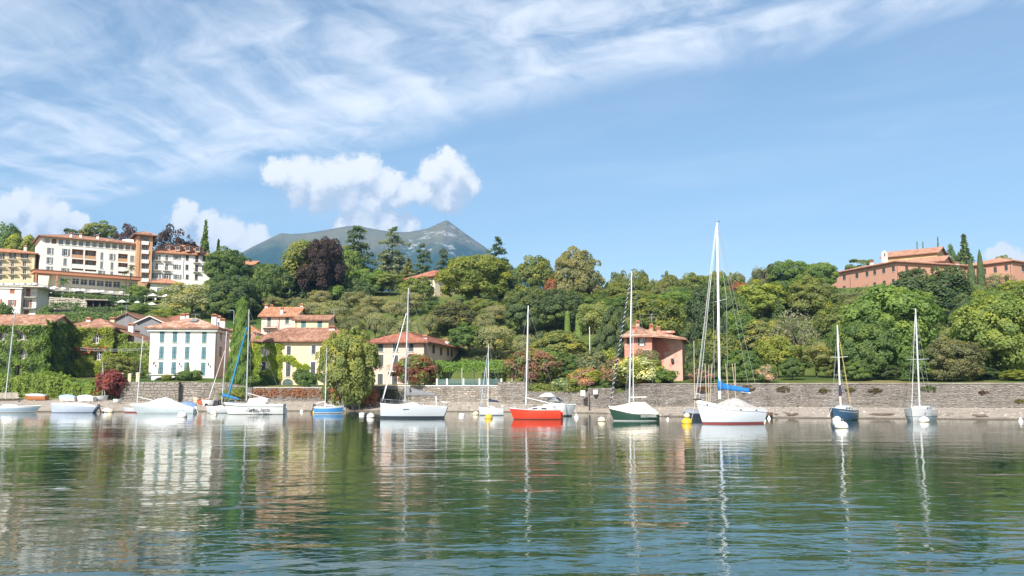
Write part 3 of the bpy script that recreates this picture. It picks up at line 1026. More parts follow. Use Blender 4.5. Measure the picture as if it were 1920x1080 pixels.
T('olive', 1550, 545, 590, 60, 198, 'olivedark', 'grey-green tree below the pink villa end')
T('round', 1442, 598, 668, 88, 150, 'straw', 'pale yellowish tree on the lower slope')
T('bare', 1494, 560, 690, 88, 142, 'grey', 'thin grey tree with bare branches showing')
T('airy', 1456, 628, 700, 92, 128, 'yellow', 'yellow-green fruit tree on the lawn behind the long wall')
T('airy', 1530, 640, 700, 70, 128, 'straw', 'straw-coloured fruit tree on the lawn near the dark blue boat mast')
T('dense', 1390, 654, 722, 74, 117, 'mid', 'dense rounded bush behind the blue sail cover', name='bush')
T('shrub', 1436, 682, 722, 40, 115, 'mid', 'tall oleander with pale pink flowers on the lawn edge', blossom=(0.72, 0.50, 0.48), name='oleander_bush')
T('shrub', 1316, 692, 722, 40, 116, 'dark', 'pink oleander behind the wooden stakes', blossom=(0.62, 0.28, 0.34), name='oleander_bush')
T('full', 1668, 528, 690, 176, 132, 'bright', 'huge green tree left of the last white mast', low=0.05)
T('full', 1622, 590, 716, 112, 122, 'mid', 'lower spreading tree with hanging boughs behind the long wall', low=0.05)
T('big', 1744, 497, 610, 146, 204, 'dark', 'wide dark oak in front of the pink villa')
T('full', 1783, 632, 720, 112, 122, 'brown', 'brownish low maple behind the long wall', low=0.05)
T('round', 1722, 650, 720, 76, 121, 'mid', 'green bush between the huge tree and the brownish maple')
T('olive', 1798, 612, 660, 62, 150, 'olive', 'silvery tree above the brownish maple')
T('full', 1880, 540, 722, 156, 116, 'lime', 'big yellow-green tree at the far end of the long wall', low=0.05)
T('full', 1940, 520, 700, 120, 124, 'lime', 'tall yellow-green tree cut by the picture edge', low=0.05)
T('round', 1848, 538, 620, 82, 172, 'bright', 'bright rounded tree below the two thin cypresses')
T('dense', 1812, 560, 640, 60, 160, 'dark', 'dark tree behind the silvery tree')
T('cypress', 1821, 486, 540, 15, 238, 'dark', 'broader of the two thin cypresses before the villa')
T('cypress', 1838, 470, 532, 13, 239, 'dark', 'taller and thinner of the two cypresses before the villa')
T('spruce', 1809, 444, 505, 46, 268, 'dark', 'tall dark conifer behind the villa gable')
T('airy', 1786, 453, 500, 30, 270, 'mid', 'loose green conifer beside the tall dark one behind the villa')
T('spruce', 1720, 461, 480, 10, 285, 'dark', 'conifer tip above the villa roof, first of three')
T('spruce', 1731, 458, 480, 9, 285, 'dark', 'conifer tip above the villa roof beside the chimney')
T('spruce', 1759, 453, 475, 12, 285, 'dark', 'conifer tip right above the top of the villa ridge')
T('umbrella', 1611, 482, 506, 56, 282, 'oak', 'low rounded tree behind the villa roof near the bell tower')
T('umbrella', 1880, 475, 495, 34, 284, 'oak', 'olive tree crown over the roof of the villa wing')
T('olive', 1603, 545, 596, 92, 214, 'olivedark', 'grey-green olive mass before the villa wall')
T('olive', 1640, 541, 580, 60, 218, 'olive', 'silvery olive in front of the villa corner')
T('round', 1566, 566, 640, 70, 176, 'oak', 'leafy tree at mid slope below the villa end')
T('olive', 1872, 510, 556, 50, 212, 'olive', 'grey-green olive before the villa wing')
T('round', 1910, 524, 570, 60, 205, 'yellow', 'yellowish tree before the end of the villa wing')
T('round', 1700, 580, 640, 80, 170, 'bright', 'bright tree in the dip below the wide dark oak')
T('round', 1580, 600, 680, 56, 150, 'mid', 'leafy tree behind the dark blue boat mast')
T('dense', 1606, 672, 722, 54, 116, 'mid', 'low dark bush at the foot of the spreading tree behind the long wall')
T('dense', 1660, 680, 722, 60, 118, 'dark', 'dark low bush under the huge green tree')
T('dense', 1752, 690, 722, 66, 116, 'mid', 'low green bush right of the last mast behind the long wall')
T('dense', 1838, 684, 722, 70, 116, 'dark', 'dark bush between the brownish maple and the big yellow-green tree')
T('dense', 1905, 692, 722, 60, 112, 'yellow', 'yellowish low bush on the wall end at the picture edge')
T('round', 1350, 620, 715, 90, 132, 'oak', 'leafy tree directly behind the blue sail cover mast')
T('round', 1308, 640, 720, 46, 128, 'dark', 'dark tree just right of the red house')
T('dense', 1485, 668, 716, 46, 136, 'mid', 'low green tree at the back of the lawn')
T('dense', 1560, 664, 712, 60, 140, 'oak', 'olive-green bush at the back of the lawn near the dark blue mast')
# --- shore and gardens
T('full', 655, 604, 776, 108, 133, 'magnolia', 'big yellow-green magnolia rooted at the water beside the yellow house', shore=True)
T('shrub', 690, 722, 764, 40, 134, 'rust', 'reddish creeper bush at the foot of the big magnolia', shore=True)
T('shrub', 785, 662, 746, 84, 137.5, 'oak', 'red-leaved photinia before the pink house', blossom=(0.33, 0.12, 0.085), name='photinia_bush')
T('taper', 452, 560, 750, 48, 138.5, (0.062, 0.112, 0.024), 'tall ivy-clad cypress beside the yellow house')
T('shrub', 209, 692, 740, 54, 138.2, (0.095, 0.036, 0.028), 'red japanese maple beside the left stone wall', name='maple_tree', shore=True)
T('round', 225, 664, 715, 70, 147, 'oak', 'olive-green bush behind the red maple')
T('shrub', 1002, 652, 722, 100, 136, 'oak', 'large pink oleander behind the red sailboat mast', blossom=(0.40, 0.20, 0.17), name='oleander_bush')
T('shrub', 1098, 688, 730, 66, 127, 'yellow', 'dusty pink oleander above the low garden wall', blossom=(0.58, 0.33, 0.28), name='oleander_bush')
T('shrub', 1060, 708, 734, 46, 126, 'bright', 'white-flowered bush spilling over the low garden wall', blossom=(0.62, 0.62, 0.50), name='flowering_shrub')
T('shrub', 1196, 664, 724, 84, 117, 'yellow', 'creamy white oleander in front of the red house', blossom=(0.78, 0.76, 0.52), name='oleander_bush')
T('shrub', 1160, 668, 716, 58, 120, 'brown', 'peach flowered oleander left of the creamy one', blossom=(0.60, 0.36, 0.22), name='oleander_bush')
T('olive', 1213, 652, 716, 56, 119, 'olivedark', 'grey-green shrub against the red house wall', name='shrub')
T('shrub', 1246, 692, 722, 48, 116.5, 'bright', 'bright green bush at the corner of the red house')
T('shrub', 1150, 706, 752, 46, 119, 'mid', 'green creeper bush hanging over the garden wall corner')
T('shrub', 1226, 724, 746, 28, 112, 'mid', 'tuft of leaves growing low on the long wall start')
T('shrub', 1112, 655, 700, 60, 140, 'olivedark', 'grey shrub behind the dusty pink oleander')
T('shrub', 1140, 650, 690, 40, 142, 'yellow', 'yellow-green bush left of the red house')
T('shrub', 575, 696, 728, 34, 139.5, 'mid', 'dark round bush before the arched door of the yellow house')
T('shrub', 578, 704, 728, 10, 139, 'mid', 'thin bush between the arched doors')
T('shrub', 350, 694, 728, 44, 137.5, 'mid', 'green bush on the wall below the white house')
T('shrub', 368, 692, 724, 24, 138, 'bright', 'small round plant on the wall beside the white house terrace')
T('cypress', 352, 679, 712, 8, 139, 'mid', 'slim climber before the third shutter column of the white house')
T('shrub', 312, 702, 722, 20, 138, 'yellow', 'low yellowish plant over the arches below the white house')
T('shrub', 462, 702, 752, 52, 138.0, 'bright', 'lush bush at the foot of the ivy-clad cypress')
T('shrub', 436, 728, 754, 52, 136, 'yellow', 'yellow-green bush above the shore left of the lettered boat')

# --- mixed woods on the slopes, trees that nothing tells apart
rf = random.Random(77)
FILL = [('yellow', 'yellow-green tree in the mixed woods on the slope below the pink villa', 'yellow-green slope trees', 1300, 1600, 560, 690, 16), ('mid', 'fresh green tree in the mixed woods on the slope below the pink villa', 'fresh green slope trees', 1290, 1600, 548, 680, 18),
        ('olivedark', 'grey-green tree in the mixed woods on the slope below the pink villa', 'grey-green slope trees', 1290, 1600, 550, 680, 12),
        ('bright', 'leafy tree in the far corner woods under the villa wing', 'corner wood trees', 1690, 1960, 560, 660, 14),
        ('mid', 'green garden tree on the slope between topiary columns and red house', 'slope trees above the oleanders', 1090, 1290, 570, 660, 16),
        ('dark', 'dark tree in the belt below the hilltop park trees', 'dark park belt trees', 470, 700, 535, 570, 9), ('oak', 'olive-green tree in the belt below the broad hilltop trees', 'park belt trees under the hilltop giants', 870, 1130, 560, 640, 14),
        ('mid', 'green tree in the gardens beside the hotel wing', 'garden trees beside the hotel', 395, 490, 560, 605, 7), ('oak', 'round tree on the skyline woods between the red house and the pink villa', 'skyline wood trees', 1140, 1440, 540, 560, 14)]
for (cl, lab, grp, x0, x1, y0, y1, n) in FILL:
    for k in range(n):
        px = x0 + (x1 - x0) * (k + rf.uniform(0.15, 0.85)) / n
        bt = rf.uniform(y0, y1)
        hh = rf.uniform(34, 58) * (0.8 if bt < 600 else 1.15)
        if px > 1545 and px < 1700:
            bt = max(bt, 600)
            hh = min(hh, 46)
        kd = rf.choice(('round', 'round', 'dense', 'airy') if cl != 'olivedark' else ('olive', 'olive', 'airy'))
        T(kd, px, bt - hh, bt, hh * rf.uniform(0.95, 1.35), 245, cl, lab, grp, name='broadleaf_tree')


def bushes(name, n, u0, u1, d0, d1, rad, colour, seed, ok):
    rng = np.random.default_rng(seed)
    u = rng.uniform(u0, u1, n * 4)
    Y = key(u, 1) + rng.uniform(d0, d1, n * 4)
    k = ok(u * FPX + 960, Y, rng)
    u, Y = u[k][:n], Y[k][:n]
    X = u * Y
    Z = ground_np(X, Y)
    n = len(u)
    per = 110
    R = rng.uniform(*rad, n)
    C = np.stack([X, Y, Z + R * 0.25], 1)
    d = sphere_dirs(n * per, rng).reshape(n, per, 3)
    d[..., 2] = np.abs(d[..., 2])
    sub = sphere_dirs(n * 6, rng).reshape(n, 6, 3)
    j = rng.integers(0, 6, (n, per))
    s = np.take_along_axis(sub, j[..., None], 1)
    P = C[:, None] + (s * np.array([0.6, 0.6, 0.25]) + d * (0.45 + 0.2 * rng.random((n, per, 1)))) * R[:, None, None]
    N = unit(d + np.array([0, 0, 0.4]) + rng.normal(size=d.shape) * 0.4)
    ct = np.clip(0.5 + rng.normal(size=n) * 0.22, 0.05, 0.95)
    t = ct[:, None] + rng.normal(size=(n, per)) * 0.1
    V, F, t = leaf_quads(P.reshape(-1, 3), N.reshape(-1, 3), 0.26 * rng.uniform(0.7, 1.3, n * per), t.ravel(), rng)
    o = link(bpy.data.objects.new(name, mesh_np(name, V, F, LEAF, t)))
    o.color = (*colour, 1)
    o['kind'] = 'stuff'
    return o


def row_of(px, Y):
    return HORIZON - (ground_np((px - 960) / FPX * Y, Y) - CAM_H) * FPX / Y


bushes('undergrowth', 620, 0.08, 0.72, 26, 150, (0.9, 2.4), (0.155, 0.205, 0.070), 5, lambda px, Y, r: (px > 1090) & (row_of(px, Y) < 690) & ~((px > 1530) & (Y > 200)))
bushes('hillside_undergrowth', 380, -0.75, 0.10, 16, 120, (0.7, 1.9), (0.165, 0.200, 0.090), 6,
       lambda px, Y, r: ((np.sin(px * 0.05) + np.sin(Y * 0.31 + px * 0.02) > -0.1) | (px > 880) | (px < 480)) & ~((px > 660) & (px < 880) & (row_of(px, Y) > 585)))


# ------------------------------------------------------------------ buildings
WCACHE = {}


def q1(x, s=0.1):
    return max(s, round(x / s) * s)


def window_meshes(w, h, bars, frame_mat):
    k = ('frame', w, h, bars, frame_mat.name)
    if k not in WCACHE:
        f = MB()
        t = 0.08
        f.box((-w / 2, 0.08, 0), (-w / 2 + t, 0.16, h))
        f.box((w / 2 - t, 0.08, 0), (w / 2, 0.16, h))
        f.box((-w / 2 + t, 0.08, h - t), (w / 2 - t, 0.16, h))
        f.box((-w / 2 + t, 0.08, 0), (w / 2 - t, 0.16, t))
        n = max(1, bars)
        for i in range(1, n + 1):
            x = -w / 2 + w * i / (n + 1)
            f.box((x - t * 0.45, 0.085, t), (x + t * 0.45, 0.155, h - t))
        f.box((-w / 2 + t, 0.09, h * 0.62), (w / 2 - t, 0.15, h * 0.62 + 0.05))
        p = MB()
        p.box((-w / 2 + 0.02, 0.17, 0.02), (w / 2 - 0.02, 0.19, h - 0.02))
        WCACHE[k] = (f.mesh('window', frame_mat), p.mesh('pane', glass_mat()))
    return WCACHE[k]


def shutter_mesh(w, h, mat):
    k = ('sh', w, h, mat.name)
    if k not in WCACHE:
        s = MB()
        t = 0.07
        s.box((0, -0.05, 0), (t, 0, h))
        s.box((w - t, -0.05, 0), (w, 0, h))
        for z in (0, h / 2 - t / 2, h - t):
            s.box((t, -0.05, z), (w - t, 0, z + t))
        n = max(4, int(h / 0.16))
        for i in range(n):
            z = t + (h - 2 * t) * (i + 0.1) / n
            P = [(t, -0.012, z + 0.10), (w - t, -0.012, z + 0.10), (w - t, -0.045, z), (t, -0.045, z)]
            s.add(P, [(0, 1, 2, 3)])
        s.box((t, -0.006, t), (w - t, 0, h - t))
        WCACHE[k] = s.mesh('shutter', mat, fix=False)
    return WCACHE[k]


def sill_mesh(w, mat):
    k = ('sill', w, mat.name)
    if k not in WCACHE:
        s = MB()
        s.box((-w / 2 - 0.12, -0.10, -0.10), (w / 2 + 0.12, 0.06, -0.003))
        WCACHE[k] = s.mesh('sill', mat)
    return WCACHE[k]


WHITE = paint('white_paint', (0.72, 0.71, 0.68), 0.5, var=0.15)
TRIM = plaster('trim_stone', (0.55, 0.52, 0.47))
IRON = paint('dark_iron', (0.05, 0.05, 0.055), 0.5, 0.4)
TILE_OLD = tile_mat('old_roof_tiles', (0.16, 0.085, 0.06), (0.33, 0.17, 0.115), (0.50, 0.33, 0.24), 0.45)
TILE_RED = tile_mat('red_roof_tiles', (0.20, 0.078, 0.052), (0.33, 0.13, 0.088), (0.44, 0.23, 0.165), 0.3)
TILE_ORG = tile_mat('orange_roof_tiles', (0.28, 0.125, 0.07), (0.44, 0.215, 0.125), (0.56, 0.35, 0.24), 0.35)
TILE_MOT = tile_mat('mottled_roof_tiles', (0.24, 0.12, 0.08), (0.42, 0.24, 0.17), (0.66, 0.54, 0.44), 0.6)
TILE_PNK = tile_mat('pale_roof_tiles', (0.26, 0.125, 0.085), (0.38, 0.20, 0.135), (0.48, 0.31, 0.22), 0.35)


def clip_col(poly, e, s, o, t):
    """Range along s of the convex polygon where its e coordinate is t."""
    pts = [((p - o).dot(e), (p - o).dot(s)) for p in poly]
    hits = []
    for i in range(len(pts)):
        (a0, b0), (a1, b1) = pts[i], pts[(i + 1) % len(pts)]
        if (a0 - t) * (a1 - t) <= 0 and abs(a1 - a0) > 1e-6:
            hits.append(b0 + (b1 - b0) * (t - a0) / (a1 - a0))
    return (min(hits), max(hits)) if len(hits) >= 2 else None


def tile_face(poly, spacing, length, V, F, Tn, rng, lift=0.0):
    p0, p1 = poly[0], poly[1]
    e = (p1 - p0).normalized()
    nrm = e.cross(poly[2] - p0).normalized()
    if nrm.z < 0:
        nrm = -nrm
    s = nrm.cross(e).normalized()
    if s.z < 0:
        s = -s
    es = [(p - p0).dot(e) for p in poly]
    n = int((max(es) - min(es)) / spacing)
    hgt = spacing * 0.30
    for i in range(n):
        t = min(es) + (i + 0.5) * spacing
        r = clip_col(poly, e, s, p0, t)
        if r is None or r[1] - r[0] < 0.15:
            continue
        a, z = r
        m = max(1, int(round((z - a) / length)))
        for j in range(m):
            s0, s1 = a + (z - a) * j / m, min(z, a + (z - a) * (j + 1) / m + 0.05)
            up = 0.035 + rng.uniform(0, 0.02) + lift
            o = len(V)
            for (ss_, k, base) in ((s0, 1.0, up), (s1, 0.85, 0.005 + lift)):
                c = p0 + e * (t + rng.uniform(-0.012, 0.012)) + s * ss_ + nrm * base
                for (ox, oz) in ((-0.47, 0), (-0.27, 0.75), (0.27, 0.75), (0.47, 0)):
                    V.append(c + e * (ox * spacing * k) + nrm * (oz * hgt * k))
            F.extend([(o + q, o + q + 1, o + 5 + q, o + 4 + q) for q in range(3)])
            F.append((o, o + 3, o + 2, o + 1))
            tv = min(1, max(0, rng.gauss(0.5, 0.24)))
            Tn.extend([tv] * 4)


class House:
    def __init__(self, name, label, cat, A, B, depth, zb, zt, mat, group=None, mats=None):
        """A, B: (picture column, distance) of the front corners."""
        self.A = Vector(((A[0] - 960) / FPX * A[1] * 1.0, A[1], 0))
        self.B = Vector(((B[0] - 960) / FPX * B[1] * 1.0, B[1], 0))
        for P, (px, Y) in ((self.A, A), (self.B, B)):        # exact column at the height of the wall
            P.x = at(px, zt if zt > 100 else 650, Y).x
        if zt > 100:                                          # given as a picture row
            zt = at(A[0], zt, A[1]).z
        self.u = (self.B - self.A).normalized()
        self.back = Vector((-self.u.y, self.u.x, 0))
        self.C, self.D = self.B + self.back * depth, self.A + self.back * depth
        cs = [self.A, self.B, self.C, self.D]
        if zb is None:
            zb = min(gz(p.x, p.y) for p in cs) - 0.5
        self.zb, self.zt, self.depth = zb, zt, depth
        self.cs = cs
        self.W = (self.B - self.A).length
        mid = (self.A + self.B + self.C + self.D) / 4
        self.o = Vector((mid.x, mid.y, gz(mid.x, mid.y)))
        self.root = empty(name, self.o, label, cat, group)
        self.holes = {0: [], 1: [], 2: [], 3: []}
        self.mats = [mat] + (mats or [])
        self.extra = []
        self.rng = random.Random(len(bpy.data.objects))

    def side(self, i):
        a, b_ = self.cs[i], self.cs[(i + 1) % 4]
        u = (b_ - a).normalized()
        return a, u, Vector((u.y, -u.x, 0)), (b_ - a).length

    def uv(self, i, px, py):
        a, u, n, L = self.side(i)
        d = ray(px, py)
        c = Vector((0, 0, CAM_H))
        k = (a - c).dot(n) / d.dot(n)
        p = c + d * k
        return (p - a).dot(u), p.z

    def M(self, i, u0, z, off=0.0):
        a, u, n, L = self.side(i)
        p = a + u * u0 - n * off
        return Matrix.Translation(Vector((p.x, p.y, z)) - self.o) @ Matrix(((u.x, -n.x, 0, 0), (u.y, -n.y, 0, 0), (0, 0, 1, 0), (0, 0, 0, 1)))

    def win(self, i, px, py, w, h, kind='plain', sh=None, bars=1, sur=None, frame=None, sill=True, off=0.0, hole=True, depth=0.2, name='window'):
        """A window centred on picture point px, py; w, h in picture pixels. kind: plain, open, closed."""
        u0, z0 = self.uv(i, px, py + h / 2)
        u1, z1 = self.uv(i, px, py - h / 2)
        ua, _ = self.uv(i, px - w / 2, py)
        ub, _ = self.uv(i, px + w / 2, py)
        W_, H_ = q1(abs(ub - ua)), q1(z1 - z0)
        uc = (u0 + u1) / 2
        _, _, _, L = self.side(i)
        uc = min(max(uc, W_ / 2 + 0.1), L - W_ / 2 - 0.1)
        if hole:
            self.holes[i].append((uc - W_ / 2, z0, uc + W_ / 2, z0 + H_, depth, 0))
        fm, pm = window_meshes(W_, H_, bars, frame or WHITE)
        o = inst(name, fm, self.root, self.M(i, uc, z0, off))
        inst('pane', pm, o)
        if sill:
            inst('sill', sill_mesh(W_, TRIM), o)
        if sur is not None:
            k = ('sur', W_, H_, sur.name)
            if k not in WCACHE:
                s_ = MB()
                g = 0.16
                s_.box((-W_ / 2 - g, -0.025, 0), (-W_ / 2 - 0.004, 0.02, H_ + g))
                s_.box((W_ / 2 + 0.004, -0.025, 0), (W_ / 2 + g, 0.02, H_ + g))
                s_.box((-W_ / 2 - 0.001, -0.025, H_ + 0.004), (W_ / 2 + 0.001, 0.02, H_ + g))
                WCACHE[k] = s_.mesh('surround', sur)
            inst('surround', WCACHE[k], o)
        if kind == 'closed':
            sm = shutter_mesh(W_ / 2 - 0.01, H_, sh)
            inst('shutter', sm, o, Matrix.Translation((-W_ / 2, 0.045, 0)))
            inst('shutter', sm, o, Matrix.Translation((0.01, 0.045, 0)))
        elif kind == 'open':
            sm = shutter_mesh(W_ / 2, H_, sh)
            inst('shutter', sm, o, Matrix.Translation((-W_ - 0.03, -0.02, 0)))
            inst('shutter', sm, o, Matrix.Translation((W_ / 2 + 0.03, -0.02, 0)))
        return o, uc, z0, W_, H_

    def loggia(self, i, x0, y0, x1, y1, depth=1.3, mi=1):
        xm, ym = (x0 + x1) / 2, (y0 + y1) / 2
        u0, u1 = self.uv(i, x0, ym)[0], self.uv(i, x1, ym)[0]
        z0, z1 = self.uv(i, xm, y1)[1], self.uv(i, xm, y0)[1]
        self.holes[i].append((u0, z0, u1, z1, depth, mi, True))
        return u0, z0, u1, z1

    def balcony(self, i, uc, z, w, mat=None, depth=0.9, rail=1.0, solid=False, rmat=None):
        b_ = MB()
        b_.box((-w / 2, -depth, -0.14), (w / 2, 0.02, -0.004))
        o = b_.obj('balcony', mat or TRIM, self.root)
        o.matrix_local = self.M(i, uc, z)
        r = MB()
        if solid:
            r.box((-w / 2 + 0.03, -depth + 0.03, 0), (w / 2 - 0.03, -depth + 0.09, rail))
        else:
            r.box((-w / 2 + 0.02, -depth + 0.02, rail - 0.05), (w / 2 - 0.02, -depth + 0.07, rail))
            r.box((-w / 2 + 0.02, -depth + 0.07, rail - 0.05), (-w / 2 + 0.07, 0, rail))
            r.box((w / 2 - 0.07, -depth + 0.07, rail - 0.05), (w / 2 - 0.02, 0, rail))
            n = max(3, int(w / 0.14))
            for k in range(n + 1):
                x = -w / 2 + 0.035 + (w - 0.07) * k / n
                r.box((x - 0.012, -depth + 0.03, 0), (x + 0.012, -depth + 0.055, rail - 0.05))
        r.obj('railing', rmat or IRON, o)
        return o

    def finish(self, tops=None, gable=None):
        """Wall mesh with real openings. gable: list of (side, rise) triangles on top."""
        mb = MB()
        for i in range(4):
            a, u, n, L = self.side(i)
            hs = [h for h in self.holes[i] if h[2] > 0.02 and h[0] < L - 0.02]
            us_ = sorted({0.0, L, *[min(max(h[0], 0), L) for h in hs], *[min(max(h[2], 0), L) for h in hs]})
            zs_ = sorted({self.zb, self.zt, *[min(max(h[1], self.zb), self.zt) for h in hs], *[min(max(h[3], self.zb), self.zt) for h in hs]})

            def P(q, z, dpt=0.0):
                p = a + u * q - n * dpt
                return Vector((p.x, p.y, z)) - self.o
            for j in range(len(us_) - 1):
                for k in range(len(zs_) - 1):
                    uc, zc_ = (us_[j] + us_[j + 1]) / 2, (zs_[k] + zs_[k + 1]) / 2
                    if any(h[0] < uc < h[2] and h[1] < zc_ < h[3] for h in hs):
                        continue
                    mb.add([P(us_[j], zs_[k]), P(us_[j + 1], zs_[k]), P(us_[j + 1], zs_[k + 1]), P(us_[j], zs_[k + 1])], [(0, 1, 2, 3)])
            for h in hs:
                u0, z0, u1, z1, dp, mi = h[:6]
                u0, u1 = max(u0, 0), min(u1, L)
                z0, z1 = max(z0, self.zb), min(z1, self.zt)
                c0 = [P(u0, z0), P(u1, z0), P(u1, z1), P(u0, z1)]
                c1 = [P(u0, z0, dp), P(u1, z0, dp), P(u1, z1, dp), P(u0, z1, dp)]
                for k in range(4):
                    mb.add([c0[k], c0[(k + 1) % 4], c1[(k + 1) % 4], c1[k]], [(0, 1, 2, 3)], mi=mi)
                mb.add(c1, [(0, 1, 2, 3)], mi=mi)
        if gable:
            for (i, rise) in gable:
                a, u, n, L = self.side(i)
                pa, pb, pc = a, a + u * L, a + u * L / 2
                mb.add([Vector((pa.x, pa.y, self.zt)) - self.o, Vector((pb.x, pb.y, self.zt)) - self.o, Vector((pc.x, pc.y, self.zt + rise)) - self.o], [(0, 1, 2)])
        o = mb.obj('wall', self.mats, self.root, fix=False)
        return o

    def roof(self, kind, rise, over=0.6, tiles=None, spacing=0.26, length=0.42, eave=None, inset=None, over_back=None):
        tiles = tiles or TILE_OLD
        zt = self.zt
        u, bk = self.u, self.back
        E = [self.A - u * over - bk * over, self.B + u * over - bk * over, self.C + u * over + bk * over, self.D - u * over + bk * over]
        E = [Vector((p.x, p.y, zt)) - self.o for p in E]
        W_, Dp = (E[1] - E[0]).length, (E[2] - E[1]).length
        up = Vector((0, 0, rise))
        if kind == 'hip':
            if W_ >= Dp:
                k = Dp / 2 if inset is None else inset
                r0 = (E[0] + E[3]) / 2 + u * k + up
                r1 = (E[1] + E[2]) / 2 - u * k + up
                faces = [[E[0], E[1], r1, r0], [E[1], E[2], r1], [E[2], E[3], r0, r1], [E[3], E[0], r0]]
            else:
                k = W_ / 2 if inset is None else inset
                r0 = (E[0] + E[1]) / 2 + bk * k + up
                r1 = (E[3] + E[2]) / 2 - bk * k + up
                faces = [[E[0], E[1], r0], [E[1], E[2], r1, r0], [E[2], E[3], r1], [E[3], E[0], r0, r1]]
            ridges = [(r0, r1), (E[0], r0), (E[1], r1 if W_ >= Dp else r0), (E[2], r1), (E[3], r0 if W_ >= Dp else r1)]
        elif kind == 'gx':       # ridge parallel to the front
            r0, r1 = (E[0] + E[3]) / 2 + up, (E[1] + E[2]) / 2 + up
            faces = [[E[0], E[1], r1, r0], [E[2], E[3], r0, r1]]
            ridges = [(r0, r1)]
        elif kind == 'gy':       # gable towards the viewer
            r0, r1 = (E[0] + E[1]) / 2 + up, (E[3] + E[2]) / 2 + up
            faces = [[E[1], E[2], r1, r0], [E[3], E[0], r0, r1]]
            ridges = [(r0, r1)]
        elif kind == 'shed':     # falls from the left side to the right side
            faces = [[E[1], E[2], E[3] + up, E[0] + up]]
            ridges = []
        elif kind == 'front':    # falls towards the viewer
            faces = [[E[0], E[1], E[2] + up, E[3] + up]]
            ridges = []
        base = MB()
        th = Vector((0, 0, -0.14))
        for f in faces:
            n = len(f)
            base.add([p + Vector((0, 0, 0.02)) for p in f] + [p + th for p in f], [tuple(range(n)), tuple(range(2 * n - 1, n - 1, -1))] + [(k, (k + 1) % n, n + (k + 1) % n, n + k) for k in range(n)])
        self.roof_o = base.obj('roof', eave or tiles, self.root, fix=False)
        V, F, Tn = [], [], []
        for f in faces:
            ctr = sum(f, Vector()) / len(f) + self.o
            nn = (f[1] - f[0]).cross(f[2] - f[0])
            if nn.z < 0:
                nn = -nn
            if nn.dot(Vector((0, 0, CAM_H)) - ctr) < -0.55 * nn.length * (Vector((0, 0, CAM_H)) - ctr).length:
                continue
            tile_face([p + Vector((0, 0, 0.02)) for p in f], spacing, length, V, F, Tn, self.rng)
        tm = mesh_np('roof_tiles', [list(p) for p in V], F, tiles, Tn)
        to = link(bpy.data.objects.new('roof_tiles', tm), self.roof_o)
        to['kind'] = 'stuff'
        gb = MB()
        for (p, q) in ((E[0], E[1]), (E[1], E[2])) if kind in ('hip', 'front') else (((E[0], E[1]),) if kind == 'gx' else ()):
            gb.tube([p + Vector((0, 0, -0.12)) + (p - q).cross(Vector((0, 0, 1))).normalized() * 0.10, q + Vector((0, 0, -0.12)) + (p - q).cross(Vector((0, 0, 1))).normalized() * 0.10], 0.075, 6)
        if gb.f:
            gb.obj('gutter', paint('brown_gutter', (0.14, 0.085, 0.06), 0.5, 0.3), self.roof_o)
        if ridges:
            rb = MB()
            for (p, q) in ridges:
                m = max(2, int((q - p).length / 0.45))
                for k in range(m):
                    a_, b_ = p.lerp(q, k / m), p.lerp(q, (k + 1.08) / m)
                    rb.tube([a_ + Vector((0, 0, 0.08)), b_ + Vector((0, 0, 0.06))], [0.15, 0.13], 6, tint=min(1, max(0, self.rng.gauss(0.5, 0.2))))
            rb.obj('ridge_tiles', tiles, self.roof_o, tint=True)
        return self.roof_o

    def chimney(self, px, top, Y, w=0.7, h=1.8, mat=None, cap='tile', tiles=None):
        p = at(px, top, Y) - self.o
        c = MB()
        c.box((p.x - w / 2, p.y - w * 0.4, p.z - h - 0.8), (p.x + w / 2, p.y + w * 0.4, p.z - 0.38))
        o = c.obj('chimney', mat or WHITE, self.roof_o)
        k = MB()
        k.box((p.x - w * 0.62, p.y - w * 0.52, p.z - 0.38), (p.x + w * 0.62, p.y + w * 0.52, p.z - 0.28))
        for sx_ in (-1, 1):
            for sy_ in (-1, 1):
                k.box((p.x + sx_ * w * 0.42 - 0.06, p.y + sy_ * w * 0.32 - 0.06, p.z - 0.28), (p.x + sx_ * w * 0.42 + 0.06, p.y + sy_ * w * 0.32 + 0.06, p.z - 0.10))
        k.box((p.x - w * 0.66, p.y - w * 0.55, p.z - 0.10), (p.x + w * 0.66, p.y + w * 0.55, p.z + 0.14), taper=0.45)
        k.obj('chimney_cap', tiles or TILE_ORG, self.roof_o)
        return o

    def cornice(self, hgt=0.45, out=0.45, mat=None):
        b_ = MB()
        for i in range(4):
            a, u, n, L = self.side(i)
            M_ = self.M(i, L / 2, self.zt - hgt - 0.15)
            b_.box((-L / 2 - out + 0.003 * i, -out, 0), (L / 2 + out - 0.003 * i, -0.004, hgt), M_)
        return b_.obj('cornice', mat or WHITE, self.root)

    def pipe(self, i, px, y0, y1, mat=None):
        u0, z0 = self.uv(i, px, y1)
        _, z1 = self.uv(i, px, y0)
        b_ = MB()
        b_.tube([(0, -0.08, 0), (0, -0.08, z1 - z0)], 0.06, 6)
        o = b_.obj('drainpipe', mat or IRON, self.root)
        o.matrix_local = self.M(i, u0, z0)


def antenna(H, px, top, Y, h, arms=2):
    p = at(px, top, Y) - H.o
    b_ = MB()
    b_.tube([(p.x, p.y, p.z - h), (p.x, p.y, p.z)], 0.035, 5)
    for k in range(arms):
        z = p.z - 0.1 - 0.5 * k
        b_.tube([(p.x - 0.8 + 0.2 * k, p.y, z), (p.x + 0.8 - 0.2 * k, p.y, z)], 0.025, 4)
    b_.obj('antenna', paint('aluminium', (0.55, 0.56, 0.57), 0.35, 0.8), H.roof_o)


